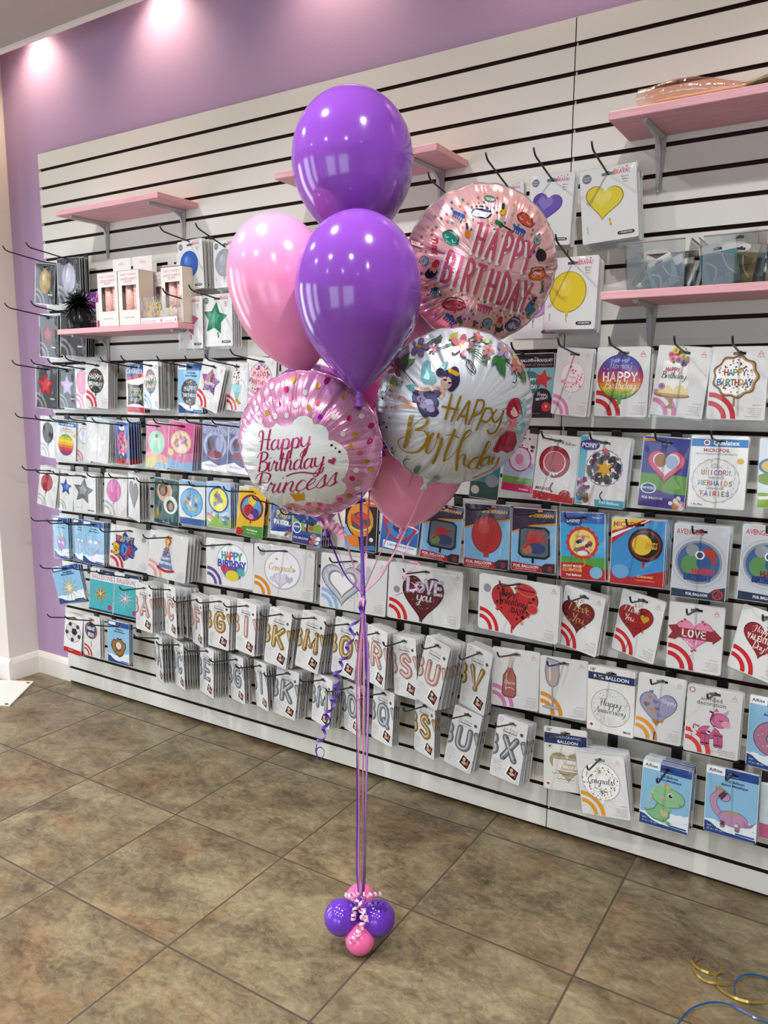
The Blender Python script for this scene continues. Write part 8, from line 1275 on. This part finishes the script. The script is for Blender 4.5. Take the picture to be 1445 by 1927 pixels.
def draw_fairy(a):
    a.matf = pick
    for it in FA_ART:
        if it[0] == 'p': a.grid = .06; a.fill([tuple(p) for p in it[2]], it[1])
        elif it[0] == 's': a.grid = .05; a.seg = 6; a.strokexy([tuple(p) for p in it[3]], it[2], it[1])
        else:
            q = it[2]; x, y = q[0]; rx, ry = hypot(q[1][0] - x, q[1][1] - y), hypot(q[2][0] - x, q[2][1] - y); a.grid = .06 if rx > .06 else 0; a.ellxy(x, y, rx, ry, it[1], atan2(q[1][1] - y, q[1][0] - x), 20)
        a.l -= .6
    a.grid = .05; a.seg = 9; a.l += 1
    for P in FA_HAPPY: a.strokexy([tuple(p) for p in P], .027, gold_foil, None, True, False)
    for P in FA_BIRTH: a.strokexy([tuple(p) for p in P], .036, gold_foil, .3, True, False)
foil_balloon(PR_M, .168, 3, pr_pink, pr_pink, 'pink dotted foil balloon lettered Happy Birthday Princess', draw_princess, rib_l, pr_pink)
foil_balloon(FA_M, .1805, 5, fa_white, foil_back, 'white foil balloon with fairies, flowers and gold Happy Birthday', draw_fairy, rib_k, fa_white)
foil_balloon(HB_M, .1835, 8, hb_pink, foil_back, 'blush pink foil balloon with sleep masks and pink HAPPY BIRTHDAY', draw_hb, rib_k, hb_pink)

# ---- curled ribbon tails
def curl(path, rad, turns, wd, mat, name, parent=None, taper=False):
    P = [Vector(p) for p in catmull(path, 14)]; n = len(P); m = MB(); C, W_ = [], []; ref = None
    for i, p in enumerate(P):
        t = (P[min(i + 1, n - 1)] - P[max(i - 1, 0)]).normalized(); a = ref if ref else t.orthogonal().normalized(); a = (a - t * a.dot(t)).normalized(); ref = a; b = t.cross(a)
        ph = 2 * pi * turns * i / (n - 1); r = rad * (1 - .4 * i / n if taper else 1); C.append(p + (a * cos(ph) + b * sin(ph)) * r); W_.append((t * .9 + (a * sin(ph) - b * cos(ph)) * .3).normalized() * wd)
    m.strip(C, W_, mat); return m.build(name, parent)
o = curl([[2.2371, -0.774, 0.9027], [2.2167, -0.7868, 0.8529], [2.209, -0.7916, 0.8067], [2.1959, -0.7998, 0.7695], [2.1839, -0.8074, 0.7361], [2.1837, -0.8075, 0.7039], [2.1781, -0.811, 0.6729], [2.1648, -0.8194, 0.6362], [2.1591, -0.823, 0.598], [2.1478, -0.83, 0.5637]], .0085, 9, .0042, rib_p, 'curled_ribbon'); tag(o, 'long curled purple ribbon tail hanging below the tie, left of the strands', 'ribbon')
o2 = curl([[2.1478, -0.83, 0.5637], [2.1422, -0.8335, 0.554], [2.1399, -0.835, 0.5374], [2.1453, -0.8316, 0.5181], [2.1541, -0.826, 0.5237], [2.1565, -0.8246, 0.5403], [2.1477, -0.8301, 0.5485], [2.141, -0.8343, 0.5402], [2.1431, -0.833, 0.5209], [2.1475, -0.8302, 0.5153]], .0012, 1.0, .0048, rib_p, 'ribbon_end', o)
o = curl([[2.3254, -0.7423, 1.0987], [2.3567, -0.7227, 1.0889], [2.333, -0.7375, 1.0512], [2.329, -0.7401, 1.0285], [2.3563, -0.7229, 1.0109], [2.3334, -0.7373, 0.9905], [2.3314, -0.7385, 0.9727], [2.3547, -0.7239, 0.9523], [2.3126, -0.7503, 0.9342]], .004, 4, .0030, rib_k, 'curled_ribbon'); tag(o, 'loose zigzag pink ribbon tail hanging from the low pink balloon', 'ribbon')
o = curl([[2.1731, -0.8496, 1.1023], [2.1866, -0.8411, 1.1085], [2.199, -0.8334, 1.0999], [2.2093, -0.8269, 1.0875], [2.2144, -0.8237, 1.0751]], .012, 6, .0032, rib_k, 'curled_ribbon'); tag(o, 'tight pink ribbon curls under the princess balloon neck', 'ribbon')
o = curl([[2.233, -0.6822, 1.3292], [2.2352, -0.6808, 1.2911], [2.231, -0.6835, 1.2553]], .010, 4, .0035, rib_p, 'curled_ribbon'); tag(o, 'purple ribbon curl between the princess and fairy balloons', 'ribbon')

# ---- weight of four small balloons on the floor
e = tag(empty('balloon_cluster_weight', (2.205, -.742, 0)), 'cluster of four small purple and pink balloons standing on the tiles as weight', 'balloon weight')
def small(cx, cy, cz, r, mat, hub):
    c = Vector((cx, cy, cz)); h = Vector(hub); ax = (h - c).normalized(); M = Matrix.Translation(c - Vector((2.205, -.742, 0))) @ ax.to_track_quat('Z', 'Y').to_matrix().to_4x4(); pr = []
    for i in range(25):
        t = pi * i / 24; z = -cos(t); q = sin(t); pr.append((max(r * q * (1 - .10 * max(0, z)), .0002), r * z * (1.0 if z < 0 else 1.12)))
    m = MB(); m.lathe(pr, mat, M, 48); m.build('small_balloon', e)
HUB = (2.212, -.752, .088)
small(2.1815, -.7900, .0800, .0450, lat_deep, HUB); small(2.2610, -.7430, .0795, .0445, lat_deep, HUB)
small(2.2360, -.7870, .0385, .0380, lat_rose, HUB); small(2.1790, -.6995, .0740, .0410, lat_rose, HUB)
def lc(*P): return [(x - 2.205, y + .742, z) for x, y, z in P]
K = FACE
def at(s, f, z): p = Vector((2.205, -.742, 0)) + SIDE * s + FACE * f; return (p.x - 2.205, p.y + .742, z)
curl([at(.0, .03, .135), at(.006, .060, .118), at(.010, .072, .100), at(.002, .082, .082), at(-.010, .086, .066), at(-.017, .084, .052)], .0075, 6, .0032, rib_w, 'curled_ribbon', e)
curl([at(-.004, .035, .135), at(-.012, .060, .118), at(-.014, .066, .102)], .0070, 4, .0032, rib_w, 'curled_ribbon', e)
curl([at(.0, .03, .134), at(.022, .052, .134), at(.046, .052, .132), at(.066, .046, .120)], .0080, 5.5, .0032, rib_p, 'curled_ribbon', e)
curl([at(.0, .01, .138), at(.018, .028, .142), at(.036, .026, .142), at(.052, .02, .138)], .0065, 4.5, .0032, rib_w, 'curled_ribbon', e)
curl([at(-.002, .02, .136), at(-.02, .03, .140), at(-.034, .024, .138)], .0075, 4, .0030, rib_w, 'curled_ribbon', e)
curl([at(.002, .03, .136), at(-.010, .050, .134), at(-.018, .052, .128)], .0060, 3, .0030, rib_p, 'curled_ribbon', e)
curl([at(.004, .045, .130), at(.016, .072, .118), at(.020, .080, .104)], .0060, 3, .0030, rib_w, 'curled_ribbon', e)

# ------------------------------------------------------------------ loose things on the floor
def floor_ribbon(path, mat, back, wd, lift, label, tilt=.9):
    P = [Vector(p) for p in catmull([(x, y, z) for (x, y), z in zip(path, lift)], 8)]; m = MB(); n = len(P); W_ = []
    for i in range(n):
        t = (P[min(i + 1, n - 1)] - P[max(i - 1, 0)]).normalized(); s = Vector((-t.y, t.x, 0)).normalized(); a = tilt * (.75 + .25 * sin(i * .35)); W_.append((s * cos(a) + Vector((0, 0, 1)) * sin(a)) * wd)
        if P[i].z - wd * sin(a) < .0006: P[i].z = .0006 + wd * sin(a)
    m.strip(P, W_, mat); return tag(m.build('floor_ribbon'), label, 'ribbon', 'ribbon scraps on the floor')
gold_rib = pmat('gold_ribbon', 'a5893c', .28, .55); blue_rib = pmat('blue_ribbon', '1f558f', .25, .25, .6)
GOLD = [[2.955, -.347], [2.955, -.374], [2.973, -.393], [2.996, -.399], [3.018, -.385], [3.021, -.36], [3.011, -.339], [2.986, -.339], [2.963, -.369], [2.97, -.407], [2.995, -.428], [3.024, -.424], [3.051, -.403], [3.057, -.379], [3.042, -.366], [3.02, -.384], [3.015, -.405], [3.032, -.435], [3.063, -.448], [3.097, -.446], [3.133, -.416], [3.20, -.38]]
floor_ribbon(GOLD, gold_rib, None, .0028, [.003 + .002 * (i % 4) for i in range(len(GOLD))], 'looped gold ribbon scrap lying on the tiles')
floor_ribbon([[3.064, -.429], [3.058, -.398], [3.07, -.371], [3.091, -.349], [3.124, -.336], [3.17, -.34]], blue_rib, None, .0021, [.003, .008, .012, .010, .006, .003], 'blue ribbon scrap beside the gold loops')
floor_ribbon([[2.966, -.61], [2.978, -.558], [2.995, -.527], [3.025, -.497], [3.057, -.481], [3.09, -.480], [3.119, -.484], [3.17, -.475]], blue_rib, None, .0021, [.003, .006, .010, .012, .010, .006, .004, .003], 'longer blue ribbon scrap nearest the camera')
board_m = pmat('white_foam_board', 'e6dfd6', .6)
bq = [(-.50, -.272), (-.142, -.098), (.034, -.335), (-.32, -.50)]
m = MB(); n4 = 4; m.add([(x, y, .0008) for x, y in bq] + [(x, y, .0075) for x, y in bq], [(3, 2, 1, 0), (4, 5, 6, 7)] + [(i, (i + 1) % 4, 4 + (i + 1) % 4, 4 + i) for i in range(4)], board_m)
for fx, fy in ((-.146, -.124), (.010, -.334)):
    m.add([(fx + .012 * cos(q), fy + .007 * sin(q), .0078) for q in [2 * pi * i / 10 for i in range(10)]], [tuple(range(10))], ink('3a3530'))
tag(m.build('foam_board'), 'white foam board with punched corner holes, lying by the white pillar', 'board')
